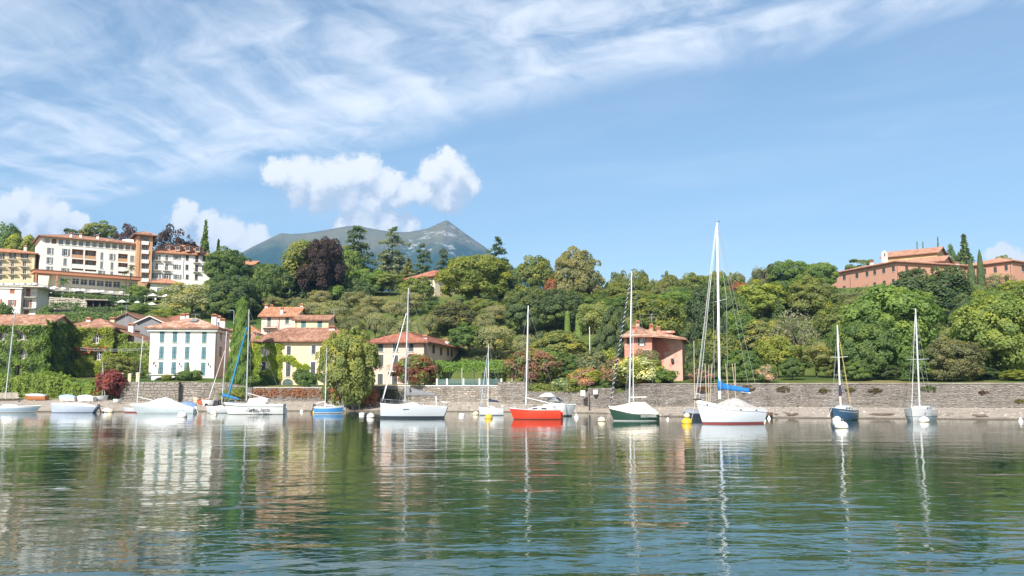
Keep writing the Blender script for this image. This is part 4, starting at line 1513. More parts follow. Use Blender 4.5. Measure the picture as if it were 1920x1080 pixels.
# ---- foliage on walls and hedges
def ivy(label, H, i, regions, avoid, dens, colour, name='ivy', thick=0.45, leaf=0.20, seed=0, sag=0.0):
    """Leaves that cover part of a wall: regions and avoid are picture rectangles or (cx, cy, rx, ry) ellipses tagged 'e'."""
    rng = np.random.default_rng(seed)
    a, u, n, L = H.side(i)
    U, Z = [], []
    for r in regions:
        if r[0] == 'e':
            _, cx_, cy_, rx_, ry_ = r
            box_ = (cx_ - rx_, cy_ - ry_, cx_ + rx_, cy_ + ry_)
        else:
            box_ = r
        u0, u1 = H.uv(i, box_[0], (box_[1] + box_[3]) / 2)[0], H.uv(i, box_[2], (box_[1] + box_[3]) / 2)[0]
        z1, z0 = H.uv(i, (box_[0] + box_[2]) / 2, box_[1])[1], H.uv(i, (box_[0] + box_[2]) / 2, box_[3])[1]
        m = int(dens * abs(u1 - u0) * abs(z1 - z0))
        uu, zz = rng.uniform(min(u0, u1), max(u0, u1), m), rng.uniform(z0, z1, m)
        if r[0] == 'e':
            k = ((uu - (u0 + u1) / 2) / (abs(u1 - u0) / 2)) ** 2 + ((zz - (z0 + z1) / 2) / ((z1 - z0) / 2)) ** 2 < 1
            uu, zz = uu[k], zz[k]
        U.append(uu)
        Z.append(zz)
    U, Z = np.concatenate(U), np.concatenate(Z)
    for r in avoid:
        u0, u1 = sorted((H.uv(i, r[0], (r[1] + r[3]) / 2)[0], H.uv(i, r[2], (r[1] + r[3]) / 2)[0]))
        z1, z0 = H.uv(i, (r[0] + r[2]) / 2, r[1])[1], H.uv(i, (r[0] + r[2]) / 2, r[3])[1]
        e = 0.10 * np.sin(U * 9 + Z * 7)
        k = (U > u0 + e) & (U < u1 + e) & (Z > z0 + e) & (Z < z1 + e)
        U, Z = U[~k], Z[~k]
    ph = rng.uniform(0, 6.28, 6)
    lump = 0.5 + 0.25 * np.sin(U * 1.3 + ph[0] + np.sin(Z * 1.1)) + 0.25 * np.sin(Z * 2.1 + ph[1] + 1.3 * np.sin(U * 0.8)) + 0.22 * np.sin(U * 3.7 + Z * 2.9 + ph[2])
    lump = np.clip(lump, 0, 1.1)
    dep = 0.06 + thick * lump * (0.6 + 0.4 * rng.random(len(U)))
    nn = np.array(n)
    P = np.array(a) + U[:, None] * np.array(u) + dep[:, None] * nn
    P[:, 2] = Z
    N = unit(nn * 0.8 + np.array([0, 0, 0.45]) + np.array(u) * (np.cos(U * 1.3 + ph[0]) * -0.3)[:, None] + rng.normal(size=(len(U), 3)) * 0.42)
    V, F, t = leaf_quads(P - np.array(H.o), N, leaf * rng.uniform(0.7, 1.25, len(U)), 0.32 + 0.36 * lump + rng.normal(size=len(U)) * 0.13, rng, 0.75)
    o = link(bpy.data.objects.new(name, mesh_np(name, V, F, LEAF, t)))
    o.location = H.o
    c = G[colour] if isinstance(colour, str) else colour
    o.color = (c[0] * 2.7, c[1] * 2.15, c[2] * 3.0, 1)
    return tag(o, label, 'ivy' if name == 'ivy' else 'creeper')


def hedge(label, pts, width, colour, dens=60, leaf=0.16, seed=0, name='hedge', cat='hedge', group=None, rnd=0.25, base=None):
    """Hedge along pts = [(px, Y, top row, bottom row)...]."""
    rng = np.random.default_rng(seed)
    Ps, Ns, Ts = [], [], []
    for (q0, q1_) in zip(pts[:-1], pts[1:]):
        a0, a1 = at(q0[0], q0[2], q0[1]), at(q1_[0], q1_[2], q1_[1])
        b0, b1 = at(q0[0], q0[3], q0[1]), at(q1_[0], q1_[3], q1_[1])
        L = (a1 - a0).length
        d = (a1 - a0).normalized()
        nrm = Vector((d.y, -d.x, 0)).normalized()
        hh = max(0.3, ((a0.z - b0.z) + (a1.z - b1.z)) / 2)
        m = int(dens * L * (hh + width))
        s = rng.random(m)
        q = rng.random(m) * (hh + width)
        ft = q < hh
        top = np.outer(1 - s, np.array(a0)) + np.outer(s, np.array(a1))
        bot = np.outer(1 - s, np.array(b0)) + np.outer(s, np.array(b1))
        wav = 0.5 + 0.5 * np.sin(s * L * 1.7 + rng.uniform(0, 6)) * np.sin(s * L * 0.6 + 1) + 0.3 * np.sin(s * L * 4.1)
        k = np.clip(q / hh, 0, 1)[:, None]
        P = np.where(ft[:, None], bot * (1 - k) + np.array([top[:, 0], top[:, 1], top[:, 2]]).T * k, top)
        w_ = np.clip((q - hh) / width, 0, 1)
        wav = wav * 0.55 + 0.45 * (0.5 + 0.5 * np.sin(s * L * 2.3 + q * 2.6 + 1.7 * np.sin(q * 1.9 + s * L * 0.7)))
        rag = rng.normal(size=m) * 0.10 + (wav - 0.5) * rnd
        P = P + np.outer(np.where(ft, rag + 0.12 * np.sin(k[:, 0] * 3.1), -w_ * width), np.array(nrm))
        P[:, 2] += np.where(ft, 0, rag * 1.4 - (np.abs(w_ - 0.5) * 2) ** 3 * 0.25)
        N = np.where(ft[:, None], np.array(nrm) + np.array([0, 0, 0.5]), np.array([0, 0, 1.0]) + 0.3 * np.array(nrm))
        Ps.append(P)
        Ns.append(unit(unit(N) + rng.normal(size=(m, 3)) * 0.45))
        Ts.append(0.40 + 0.22 * wav + rng.normal(size=m) * 0.13)
    P, N, t = np.concatenate(Ps), np.concatenate(Ns), np.concatenate(Ts)
    c0 = P.mean(0)
    V, F, t = leaf_quads(P - c0, N, leaf * rng.uniform(0.7, 1.25, len(P)), t, rng, 0.7)
    o = link(bpy.data.objects.new(name, mesh_np(name, V, F, LEAF, t)))
    o.location = c0
    c = G[colour] if isinstance(colour, str) else colour
    o.color = (c[0] * 2.5, c[1] * 2.1, c[2] * 2.8, 1)
    return tag(o, label, cat, group)


# ---- dry stone walls
STONE_GREY = stone_mat('grey_stone', (0.095, 0.083, 0.074), (0.215, 0.19, 0.17), (0.38, 0.345, 0.31), (0.25, 0.20, 0.14), 0.25)
STONE_WARM = stone_mat('warm_stone', (0.12, 0.105, 0.09), (0.27, 0.24, 0.205), (0.47, 0.43, 0.38), (0.36, 0.27, 0.14), 0.4)
STONE_BEIGE = stone_mat('beige_stone', (0.26, 0.22, 0.17), (0.42, 0.36, 0.29), (0.55, 0.50, 0.42))
MORTAR = paint('mortar', (0.19, 0.17, 0.15), 0.95, var=0.3, spec=0.1)


def stone_wall(label, pts, mat, sw=0.55, sh=0.27, thick=0.62, single=False, coping=None, seed=0, top_m=None, bot_m=None, name='stone_wall', cop_mat=None):
    """pts: [(px, Y, top row, bottom row)]; top_m / bot_m give heights in metres instead of the rows."""
    rng = random.Random(seed)
    P = []
    for (px, Y, t, b_) in pts:
        p = at(px, t, Y)
        P.append((Vector((p.x, Y, 0)), top_m if top_m is not None else p.z, bot_m if bot_m is not None else at(px, b_, Y).z - 0.3))
    mid = P[len(P) // 2][0]
    o = Vector((mid.x, mid.y, gz(mid.x, mid.y - 0.3)))
    root = empty(name, o, label, 'wall')
    core, st, cp = MB(), MB(), MB()
    shared = []
    if single:
        for k in range(8):
            m = MB()
            r = lambda s: rng.uniform(-s, s)
            a_ = [(-0.5 + r(.05), 0, -0.5 + r(.07)), (0.5 + r(.05), 0, -0.5 + r(.07)), (0.5 + r(.05), 0, 0.5 + r(.07)), (-0.5 + r(.05), 0, 0.5 + r(.07))]
            f_ = [(x * 0.82 + r(.04), -1, z * 0.78 + r(.04)) for (x, _, z) in a_]
            m.loft([a_, f_], closed=True)
            shared.append(m.mesh('stone', mat))
    for (p, zt0, zb0), (q, zt1, zb1) in zip(P[:-1], P[1:]):
        L = (q - p).length
        u = (q - p).normalized()
        n = Vector((u.y, -u.x, 0))

        def W(s, z, d):
            c = p + u * s + n * d - o
            return Vector((c.x, c.y, z - o.z))
        core.add([W(0, zb0, 0), W(L, zb1, 0), W(L, zt1, 0), W(0, zt0, 0), W(0, zb0, -thick), W(L, zb1, -thick), W(L, zt1, -thick), W(0, zt0, -thick)],
                 [(0, 1, 2, 3), (5, 4, 7, 6), (3, 2, 6, 7), (0, 3, 7, 4), (1, 5, 6, 2)])
        z = min(zb0, zb1)
        zmax = max(zt0, zt1)
        while z < zmax - 0.05:
            h = sh * rng.uniform(0.7, 1.35)
            s = rng.uniform(-0.3, 0)
            while s < L:
                ln = sw * rng.uniform(0.5, 1.7)
                s0, s1 = max(s, 0.0), min(s + ln, L)
                f = (s0 + s1) / 2 / L
                ztop, zbot = zt0 + (zt1 - zt0) * f, zb0 + (zb1 - zb0) * f
                jz0 = rng.uniform(-0.22, 0.22) * h
                z0, z1 = max(z + jz0, zbot), min(z + jz0 + h * rng.uniform(0.85, 1.2), ztop)
                if s1 - s0 > 0.08 and z1 - z0 > 0.06:
                    g = 0.022
                    d = rng.uniform(0.03, 0.11)
                    if single:
                        M_ = Matrix.Translation(W((s0 + s1) / 2, (z0 + z1) / 2, -0.02)) @ Matrix(((u.x, -n.x, 0, 0), (u.y, -n.y, 0, 0), (0, 0, 1, 0), (0, 0, 0, 1))) @ Matrix.Diagonal((s1 - s0 - 2 * g, d + 0.03, z1 - z0 - 2 * g, 1))
                        inst('stone', shared[rng.randrange(8)], root, M_)
                    else:
                        j = lambda: rng.uniform(-0.025, 0.025)
                        B_ = [W(s0 + g, z0 + g, -0.02), W(s1 - g, z0 + g, -0.02), W(s1 - g, z1 - g, -0.02), W(s0 + g, z1 - g, -0.02)]
                        k = 0.05
                        F_ = [W(s0 + g + k + j(), z0 + g + k + j(), d), W(s1 - g - k + j(), z0 + g + k + j(), d + j()), W(s1 - g - k + j(), z1 - g - k + j(), d + j()), W(s0 + g + k + j(), z1 - g - k + j(), d)]
                        st.add(B_ + F_, [(4, 5, 6, 7), (0, 1, 5, 4), (1, 2, 6, 5), (2, 3, 7, 6), (3, 0, 4, 7)], tint=min(1, max(0, rng.gauss(0.5, 0.22))))
                s += ln
            z += h
        if coping:
            M_ = Matrix.Identity(4)
            s = 0.0
            while s < L:
                e = min(L, s + rng.uniform(0.8, 1.5))
                za, zb_ = zt0 + (zt1 - zt0) * s / L, zt0 + (zt1 - zt0) * e / L
                jz = rng.uniform(-0.015, 0.015)
                cp.add([W(s + .01, za + .004, 0.10), W(e - .01, zb_ + .004, 0.10), W(e - .01, zb_ + coping + jz, 0.10), W(s + .01, za + coping + jz, 0.10),
                        W(s + .01, za + .004, -thick - .05), W(e - .01, zb_ + .004, -thick - .05), W(e - .01, zb_ + coping + jz, -thick - .05), W(s + .01, za + coping + jz, -thick - .05)],
                       [(0, 1, 2, 3), (5, 4, 7, 6), (3, 2, 6, 7), (0, 3, 7, 4), (1, 5, 6, 2), (0, 4, 5, 1)], tint=rng.uniform(0.4, 0.8))
                s = e
    core.obj('core', MORTAR, root)
    if st.f:
        so = st.obj('stones', mat, root, tint=True, fix=False)
        so['kind'] = 'stuff'
    if cp.f:
        cp.obj('coping', cop_mat or mat, root, tint=True)
    return root


def seg(px0, px1, n, top, bot):
    out = []
    xs_ = sorted(set([px0 + (px1 - px0) * k / n for k in range(n + 1)] + [k[0] for k in KEY if px0 + 3 < k[0] < px1 - 3]))
    for px in xs_:
        out.append((px, float(key((px - 960) / FPX, 1)), top, bot))
    return out


stone_wall('old rough stone wall with orange lichen below the white house with teal shutters', [(226, 138.4, 716, 754), (336, 139.2, 716, 756)], STONE_WARM, 0.72, 0.42, single=True, seed=3, thick=1.0)
stone_wall('shaded recessed stone wall behind the green bush under the white house', [(335, 140.2, 716, 756), (381, 139.9, 716, 756)], STONE_GREY, 0.5, 0.26, seed=4)
stone_wall('pale plastered stone wall behind the orange canoe', [(371, 139.0, 717, 752), (425, 140, 717, 752), (474, 141.8, 727, 756)], STONE_WARM, 0.5, 0.26, seed=5)
stone_wall('garden wall with rusty creepers in front of the yellow house', seg(474, 690, 5, 727, 757), STONE_GREY, 0.42, 0.2, coping=0.12, seed=6, cop_mat=TRIM)
stone_wall('garden wall below the pink house and the green railing', seg(690, 934, 6, 724, 760), STONE_WARM, 0.44, 0.22, coping=0.14, seed=7, cop_mat=WHITE)
stone_wall('square stone buttress wall beside the red sailboat mast', [(934, 134.8, 716, 764), (984, 131.6, 716, 764)], STONE_WARM, 0.42, 0.22, seed=8, thick=3.0)
stone_wall('low grey stone wall behind the red sailboat', seg(984, 1102, 4, 734, 768), STONE_GREY, 0.36, 0.18, seed=9)
stone_wall('grey stone pier with a utility box between the low wall and the green sailboat', [(1102, 124.6, 728, 768), (1150, 121.4, 727, 768)], STONE_GREY, 0.38, 0.2, seed=10, thick=2.0)
stone_wall('short stretch of stone wall behind the bow of the green sailboat', [(1150, 121.4, 741, 768), (1172, 119.4, 733, 766), (1188, 118, 722, 764)], STONE_GREY, 0.38, 0.2, seed=11)
stone_wall('long grey dry stone wall running along the beach', seg(1188, 2300, 14, 720, 765), STONE_GREY, 0.36, 0.15, coping=0.10, top_m=3.78, bot_m=0.4, seed=12, thick=0.8)

# ---- the big white hotel on the hill
PL_WHITE = plaster('white_plaster', (0.72, 0.70, 0.66), 0.24)
PL_ORANGE = plaster('orange_plaster', (0.50, 0.30, 0.17), 0.25)
PL_TERRA = plaster('terracotta_plaster', (0.48, 0.21, 0.12), 0.2)
PL_BEIGE = plaster('beige_plaster', (0.66, 0.52, 0.34), 0.2)
SH_GREY = paint('grey_shutter', (0.20, 0.21, 0.22), 0.6)
SH_RUST = paint('rust_shutter', (0.33, 0.105, 0.045), 0.6)
SH_TEAL = paint('teal_shutter', (0.045, 0.145, 0.17), 0.5)
SH_GREEN = paint('green_shutter', (0.06, 0.115, 0.095), 0.6)
SH_DARK = paint('dark_shutter', (0.055, 0.062, 0.060), 0.6)

H = House('hotel', 'long white hotel with orange balcony bays on the hill', 'hotel', (78, 226), (257, 239), 14, None, 443, PL_WHITE, mats=[PL_ORANGE])
for k, (x, y) in enumerate([(89, 450.5), (101.5, 452)]):
    u0, z0, u1, z1 = H.loggia(0, x - 4.6, y - 5, x + 4.6, y + 5, 1.0, 1 if k else 0)
for k in range(12):
    x = 114.5 + k * 12.55
    H.win(0, x, 453.6 + k * 1.02, 8.8, 10.0, 'plain', bars=2, frame=WHITE, sill=True)
for (x, y, kd, ww, hh) in [(94, 470.8, 'open', 6, 12), (123.5, 473, 'open', 7, 13), (191, 480, 'closed', 5, 13), (210.5, 481.6, 'open', 5.5, 12), (249.4, 485.5, 'open', 5.0, 12),
                           (93, 488.5, 'open', 6, 12), (122, 490.7, 'closed', 6, 13), (190.5, 496.8, 'closed', 5, 13), (210, 498.5, 'closed', 5, 13), (249, 501.7, 'open', 5.0, 11),
                           (92.5, 503.6, 'open', 6, 8), (122, 506.6, 'open', 7, 8), (190, 512, 'open', 6, 9), (209.5, 513.4, 'closed', 5, 9), (248.6, 517, 'open', 5, 9)]:
    H.win(0, x, y, ww, hh, kd, SH_GREY)
for (x0, x1, ys_) in [(134.6, 156.4, [(467.5, 484), (486, 501.5), (503.5, 513)]), (159.2, 180.4, [(469.5, 486), (488, 503.5), (505.5, 515)]), (221.4, 239.4, [(476, 491), (493, 507), (509, 519)])]:
    for (y0, y1) in ys_:
        u0, z0, u1, z1 = H.loggia(0, x0, y0, x1, y1)
        H.win(0, (x0 + x1) / 2 + 1, (y0 + y1) / 2 + 1, 6.6, (y1 - y0) * 0.74, 'open', SH_GREY, off=1.08, hole=False, sill=False)
        b_ = MB()
        ww = u1 - u0
        b_.box((-ww / 2 + 0.02, 0.06, 0.004), (ww / 2 - 0.02, 0.14, 0.9))
        o = b_.obj('parapet', PL_WHITE if (y0 > 480) else PL_ORANGE, H.root)
        o.matrix_local = H.M(0, (u0 + u1) / 2, z0)
H.finish()
H.roof('hip', 2.0, 0.9, TILE_OLD, 0.36, 0.6)
H.cornice(0.25, 0.4, PL_BEIGE)
for (px, tp, Y) in [(134, 437, 231), (184, 441, 236), (152, 438, 234)]:
    H.chimney(px, tp, Y, 0.6, 1.2)
b_ = MB()
p = at(243, 452, 241) - H.o
b_.box((p.x - 1.6, p.y - 1, p.z - 1.5), (p.x + 1.6, p.y + 2, p.z + 0.3))
b_.obj('roof_hatch', PL_WHITE, H.roof_o)

H = House('hotel_tower', 'slim orange tower with balcony windows between the two white hotel parts', 'tower', (258, 236.5), (287, 238.5), 9, None, 440, PL_ORANGE, mats=[plaster('tan_plaster', (0.50, 0.30, 0.19), 0.2)])
for y in (450.5, 467.3, 485, 502.4, 520.2):
    u0, z0, u1, z1 = H.loggia(0, 265.2, y - 7.6, 279.2, y + 7.6, 0.9, 1)
    H.win(0, 272.2, y - 0.5, 10.5, 12.5, 'plain', bars=2, off=0.68, hole=False, sill=False)
    b_ = MB()
    ww = u1 - u0
    b_.box((-ww / 2 + 0.02, -0.25, -0.16), (ww / 2 - 0.02, 0.12, -0.004))
    b_.box((-ww / 2 + 0.02, -0.25, 0), (ww / 2 - 0.02, -0.17, 0.85))
    o = b_.obj('balcony', PL_WHITE, H.root)
    o.matrix_local = H.M(0, (u0 + u1) / 2, z0 + 0.004)
H.finish()
H.roof('hip', 1.3, 1.1, TILE_OLD, 0.36, 0.6)
H.pipe(0, 259.5, 440, 523, SH_RUST)

H = House('hotel_wing', 'white hotel wing with a tiled roof carrying four dormers', 'hotel', (287.5, 240), (396, 246), 13, None, 473.5, PL_WHITE)
WW = [(294.5, 482.5, 'open', 6, 11), (313, 483.5, 'plain', 5, 12), (332, 482.5, 'open', 7, 9), (351, 483.5, 'closed', 6, 10), (369, 486, 'closed', 6, 13), (383, 485, 'closed', 6, 10),
      (294, 500, 'plain', 6, 13), (312.5, 501, 'plain', 6, 13), (331.5, 500.3, 'open', 7, 9), (350.5, 501, 'closed', 6, 10), (368.5, 503.5, 'closed', 6, 13), (382, 502.5, 'closed', 6, 10),
      (293.5, 517, 'open', 8, 10), (312, 518, 'open', 8, 10), (332.5, 519, 'open', 7, 9), (351, 519, 'closed', 6, 9), (368, 520, 'closed', 6, 10)]
for (x, y, kd, ww, hh) in WW:
    o, uc, z0, a_, b2 = H.win(0, x, y, ww, hh, kd, SH_GREY if x < 345 else SH_DARK)
    if (round(x) in (294, 313, 312, 369, 368)) and y < 510:
        H.balcony(0, uc, z0 - 0.02, 1.9)
H.finish()
H.roof('hip', 3.4, 0.8, TILE_ORG, 0.34, 0.55)
H.pipe(0, 343, 475, 523, SH_RUST)
for (x, y) in [(315.5, 463.3), (334, 464.4), (352.5, 465.5), (371, 467)]:
    p = at(x, y, 243.0) - H.o
    d = MB()
    d.box((p.x - 0.62, p.y - 0.3, p.z - 1.0), (p.x + 0.62, p.y + 2.4, p.z + 0.45))
    dm = d.obj('dormer', plaster('dormer_tan', (0.42, 0.27, 0.19)), H.roof_o)
    d = MB()
    ring = [(-0.95, 0.42), (-0.7, 0.62), (0, 0.95), (0.7, 0.62), (0.95, 0.42)]
    d.loft([[(p.x + a_, p.y - 0.55, p.z + c_) for a_, c_ in ring + [(a_, c_ - 0.1) for a_, c_ in ring[::-1]]], [(p.x + a_, p.y + 2.6, p.z + c_) for a_, c_ in ring + [(a_, c_ - 0.1) for a_, c_ in ring[::-1]]]], closed=True)
    d.obj('dormer_roof', TILE_OLD, H.roof_o)
    d = MB()
    d.box((p.x - 0.5, p.y - 0.34, p.z - 0.55), (p.x - 0.03, p.y - 0.304, p.z + 0.35))
    d.box((p.x + 0.03, p.y - 0.34, p.z - 0.55), (p.x + 0.5, p.y - 0.304, p.z + 0.35))
    d.obj('dormer_pane', glass_mat(), H.roof_o)

H = House('hotel_annex', 'beige hotel annex with rows of balconied windows at the picture edge', 'hotel', (-70, 220), (66, 226), 12, None, 469, PL_BEIGE)
for x in (-42, -20, 2, 23.5, 46):
    for (y, hh) in ((479.8, 11), (494, 11), (508, 11), (521, 8)):
        o, uc, z0, a_, b2 = H.win(0, x, y + (x - 46) * -0.02, 6.2, hh, 'open' if y < 490 else 'plain', SH_DARK, sill=False)
        if y < 515:
            H.balcony(0, uc, z0 - 0.02, 2.0, depth=0.8)
H.finish()
H.roof('hip', 1.6, 0.8, TILE_ORG, 0.36, 0.6)
H.chimney(48, 461, 230, 0.6, 1.0)

H = House('restaurant', 'glazed hotel restaurant with a long orange canopy roof', 'restaurant', (98, 212), (259, 224), 7, None, 515, plaster('cream_plaster', (0.60, 0.54, 0.42)), mats=[PL_TERRA])
for k in range(6):
    H.win(0, 142 + k * 15.4, 527.5 + k * 1.25, 13.4, 11.5, 'plain', bars=1, frame=plaster('pale_frame', (0.62, 0.60, 0.55)), sill=True)
H.win(0, 117, 528, 9, 14, 'plain', bars=1, name='door')
H.win(0, 247, 535, 10, 12, 'plain', bars=2)
H.finish()
b_ = MB()
L_ = H.W
b_.box((-4.2, -1.9, 0.02), (L_ + 0.4, 3, 0.75))
o = b_.obj('canopy', PL_TERRA, H.root)
o.matrix_local = H.M(0, 0, H.zt)
b_ = MB()
b_.box((-4.4, -2.05, 0.754), (L_ + 0.6, 3.2, 0.86))
o = b_.obj('canopy_roof', TILE_OLD, H.root)
o.matrix_local = H.M(0, 0, H.zt)
for x in (-3.9, 0.6):
    b_ = MB()
    b_.box((x, -1.7, -4.3), (x + 0.35, -1.35, 0.016))
    o = b_.obj('pillar', PL_TERRA, H.root)
    o.matrix_local = H.M(0, 0, H.zt)

def terrace(label, A, B, top, depth, h, mat, npil=6, name='terrace', cat='terrace'):
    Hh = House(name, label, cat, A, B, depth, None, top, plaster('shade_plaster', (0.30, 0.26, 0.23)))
    for k in range(npil - 1):
        u0, u1 = Hh.W * (k + 0.12) / (npil - 1), Hh.W * (k + 0.88) / (npil - 1)
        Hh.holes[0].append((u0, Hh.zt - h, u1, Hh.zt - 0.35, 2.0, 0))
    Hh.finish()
    b2 = MB()
    b2.box((-0.3, -0.6, 0.004), (Hh.W + 0.3, depth, 0.22))
    o2 = b2.obj('deck', TRIM, Hh.root)
    o2.matrix_local = Hh.M(0, 0, Hh.zt)
    for k in range(npil):
        b2 = MB()
        x = Hh.W * k / (npil - 1)
        b2.box((x - 0.2, -0.35, -h - 0.5), (x + 0.2, -0.05, 0.0))
        o2 = b2.obj('pillar', mat, Hh.root)
        o2.matrix_local = Hh.M(0, 0, Hh.zt)
    b2 = MB()
    n = int(Hh.W / 0.5)
    b2.box((-0.3, -0.55, 1.05), (Hh.W + 0.3, -0.5, 1.1))
    for k in range(n + 1):
        x = -0.25 + (Hh.W + 0.5) * k / n
        b2.box((x - 0.015, -0.54, 0.224), (x + 0.015, -0.51, 1.05))
    o2 = b2.obj('railing', IRON, Hh.root)
    o2.matrix_local = Hh.M(0, 0, Hh.zt)
    return Hh


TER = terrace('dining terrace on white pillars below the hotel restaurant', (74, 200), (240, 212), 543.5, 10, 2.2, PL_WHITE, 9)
H = House('dining_room', 'low white dining room with an orange tiled roof under the dormer wing', 'restaurant', (283, 226), (338, 229), 9, None, 530, PL_WHITE)
for (x, ww) in ((300, 11), (321, 12)):
    H.win(0, x, 545, ww, 10, 'plain', bars=2)
H.win(0, 300, 563, 9, 9, 'plain', bars=1)
H.finish()
H.roof('hip', 1.6, 0.8, TILE_ORG, 0.36, 0.6)
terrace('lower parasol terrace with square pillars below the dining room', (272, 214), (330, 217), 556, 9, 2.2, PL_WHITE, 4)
H = House('apartment_house', 'flat-topped white house with rust shutters and balconies below the beige annex', 'house', (-60, 188), (41, 190), 9, None, 536, PL_WHITE)
for (x, y, ww, hh, kd) in [(23, 545, 9, 10, 'closed'), (22.5, 568, 8, 12, 'open'), (-4, 567, 8, 12, 'open'), (-25, 545, 9, 10, 'closed'), (-30, 567, 8, 12, 'closed')]:
    H.win(0, x, y, ww, hh, kd, SH_RUST)
H.finish()
H.cornice(0.3, 0.25, PL_WHITE)
b_ = MB()
b_.box((-0.5, -0.5, 0.004), (H.W + 4.5, 9.5, 0.18))
o = b_.obj('roof_deck', TRIM, H.root)
o.matrix_local = H.M(0, 0, H.zt)
APT = H
H = House('apartment_house', 'set-back balcony block of the white house with rust shutters', 'house', (41.5, 191.5), (70, 192), 8, None, 537.5, PL_WHITE)
for (x, y, ww, hh, kd, bal) in [(53, 549, 8.5, 16, 'closed', 1), (51.5, 570, 7, 15, 'open', 1), (50, 585, 9, 8, 'closed', 0)]:
    o, uc, z0, a_, b2 = H.win(0, x, y, ww, hh, kd, SH_RUST, sill=False)
    if bal:
        H.balcony(0, H.W / 2 + 0.2, z0 - 0.03, 3.0, depth=1.0)
H.finish()
# terraces and hedges under the hotel
stone_wall('beige stone retaining wall on the terraces below the hotel', [(92, 190, 559, 578), (148, 191, 562, 578), (164, 191, 570, 578)], STONE_BEIGE, 0.8, 0.4, coping=0.25, seed=21)
H = House('garden_pavilion', 'low dark flat-roofed pavilion beside the beige retaining wall', 'pavilion', (163, 189), (200, 190), 5, None, 563, paint('dark_wood', (0.05, 0.04, 0.035), 0.7))
for k in range(3):
    u0 = H.W * (k + 0.1) / 3
    H.holes[0].append((u0, H.zt - 1.5, u0 + H.W / 3 * 0.8, H.zt - 0.2, 1.2, 0))
H.finish()
b_ = MB()
b_.box((-0.4, -0.7, 0.004), (H.W + 0.4, 5, 0.24))
o = b_.obj('flat_roof', STONE_BEIGE, H.root)
o.matrix_local = H.M(0, 0, H.zt)
hedge('long clipped hedge at the edge of the dining terrace', [(72, 198, 550, 560), (150, 203, 552, 561), (215, 207, 556, 564)], 1.5, 'bright', 45, 0.2, 31)
hedge('low hedge growing in front of the beige retaining wall', [(94, 187, 568, 580), (150, 188, 569, 580)], 1.2, 'mid', 45, 0.2, 32)
hedge('green hedge beside the dark pavilion', [(199, 192, 556, 578), (240, 195, 558, 574), (276, 200, 556, 566)], 1.6, 'mid', 45, 0.2, 33)
hedge('broad dark hedge bank under the dark pavilion', [(132, 182, 577, 596), (220, 184, 577, 596)], 2.2, 'mid', 40, 0.22, 34)
hedge('low hedge bank above the roofs of the ivy house', [(66, 176, 588, 602), (150, 177, 586, 601), (235, 178, 590, 602)], 2.5, 'bright', 40, 0.22, 35)

# parasols and tables
CANVAS = paint('canvas', (0.70, 0.69, 0.66), 0.8, var=0.08)


def parasol(px, top, Y, wpx, label):
    p = at(px, top, Y)
    g0 = gz(p.x, p.y)
    r = wpx / FPX * Y / 2
    root = empty('parasol', (p.x, p.y, g0), label, 'parasol', 'parasols on the hotel terraces')
    h = p.z - g0
    m = MB()
    m.lathe([(0.02, h), (r * 0.5, h - r * 0.24), (r, h - r * 0.52), (r * 0.985, h - r * 0.52 - 0.14)], 8)
    m.obj('canopy', CANVAS, root)
    m = MB()
    m.tube([(0, 0, -0.3), (0, 0, h - 0.1)], 0.04, 6)
    m.obj('pole', WHITE, root)


for a_ in [(103, 536, 204, 18, 'white parasol on the dining terrace, first from the picture edge'), (146, 540.5, 205, 18, 'white parasol in the middle of the dining terrace'), (181, 543, 206, 20, 'white parasol at the end of the dining terrace'),
           (229, 562, 192, 18, 'white parasol over the low bright tree'), (287, 550, 212, 18, 'white parasol beside the dining room, nearer the tower'), (312, 551.5, 212.5, 18, 'white parasol beside the dining room, nearer the willow'),
           (285, 566.5, 206, 20, 'lowest white parasol, standing below the two dining room ones'), (272, 554, 210, 12, 'small white parasol half hidden at the foot of the tower'), (258, 564, 196, 12, 'small white parasol behind the low bright tree')]:
    parasol(*a_)
TT_ = MB()
TT_.lathe([(0.62, 0.72), (0.62, 0.76), (0.02, 0.77)], 10)
TT_.lathe([(0.61, 0.72), (0.66, 0.30)], 10)
ttm = TT_.mesh('tablecloth', CANVAS)
TL_ = MB()
TL_.tube([(0, 0, 0), (0, 0, 0.70)], 0.05, 6)
tlm = TL_.mesh('leg', IRON)
tz = APT.zt + 0.19
for k, x in enumerate((2, 12, 22, 32, 43, 55, 66)):
    p = at(x, 534, 190.5 + 0.8 * (k % 2))
    e = empty('terrace_table', (p.x, p.y, tz), 'round white-clothed table on the flat roof of the house with rust shutters', 'table', 'tables on the flat roof')
    inst('cloth', ttm, e)
    inst('leg', tlm, e)
for k in range(9):
    u_ = TER.W * (k + 0.5) / 9
    q = TER.A + TER.u * u_ + TER.back * (1.0 + 0.6 * (k % 2))
    e = empty('terrace_table', (q.x, q.y, TER.zt + 0.23), 'white-clothed table on the pillared dining terrace below the restaurant windows', 'table', 'tables on the dining terrace')
    inst('cloth', ttm, e)
    inst('leg', tlm, e)

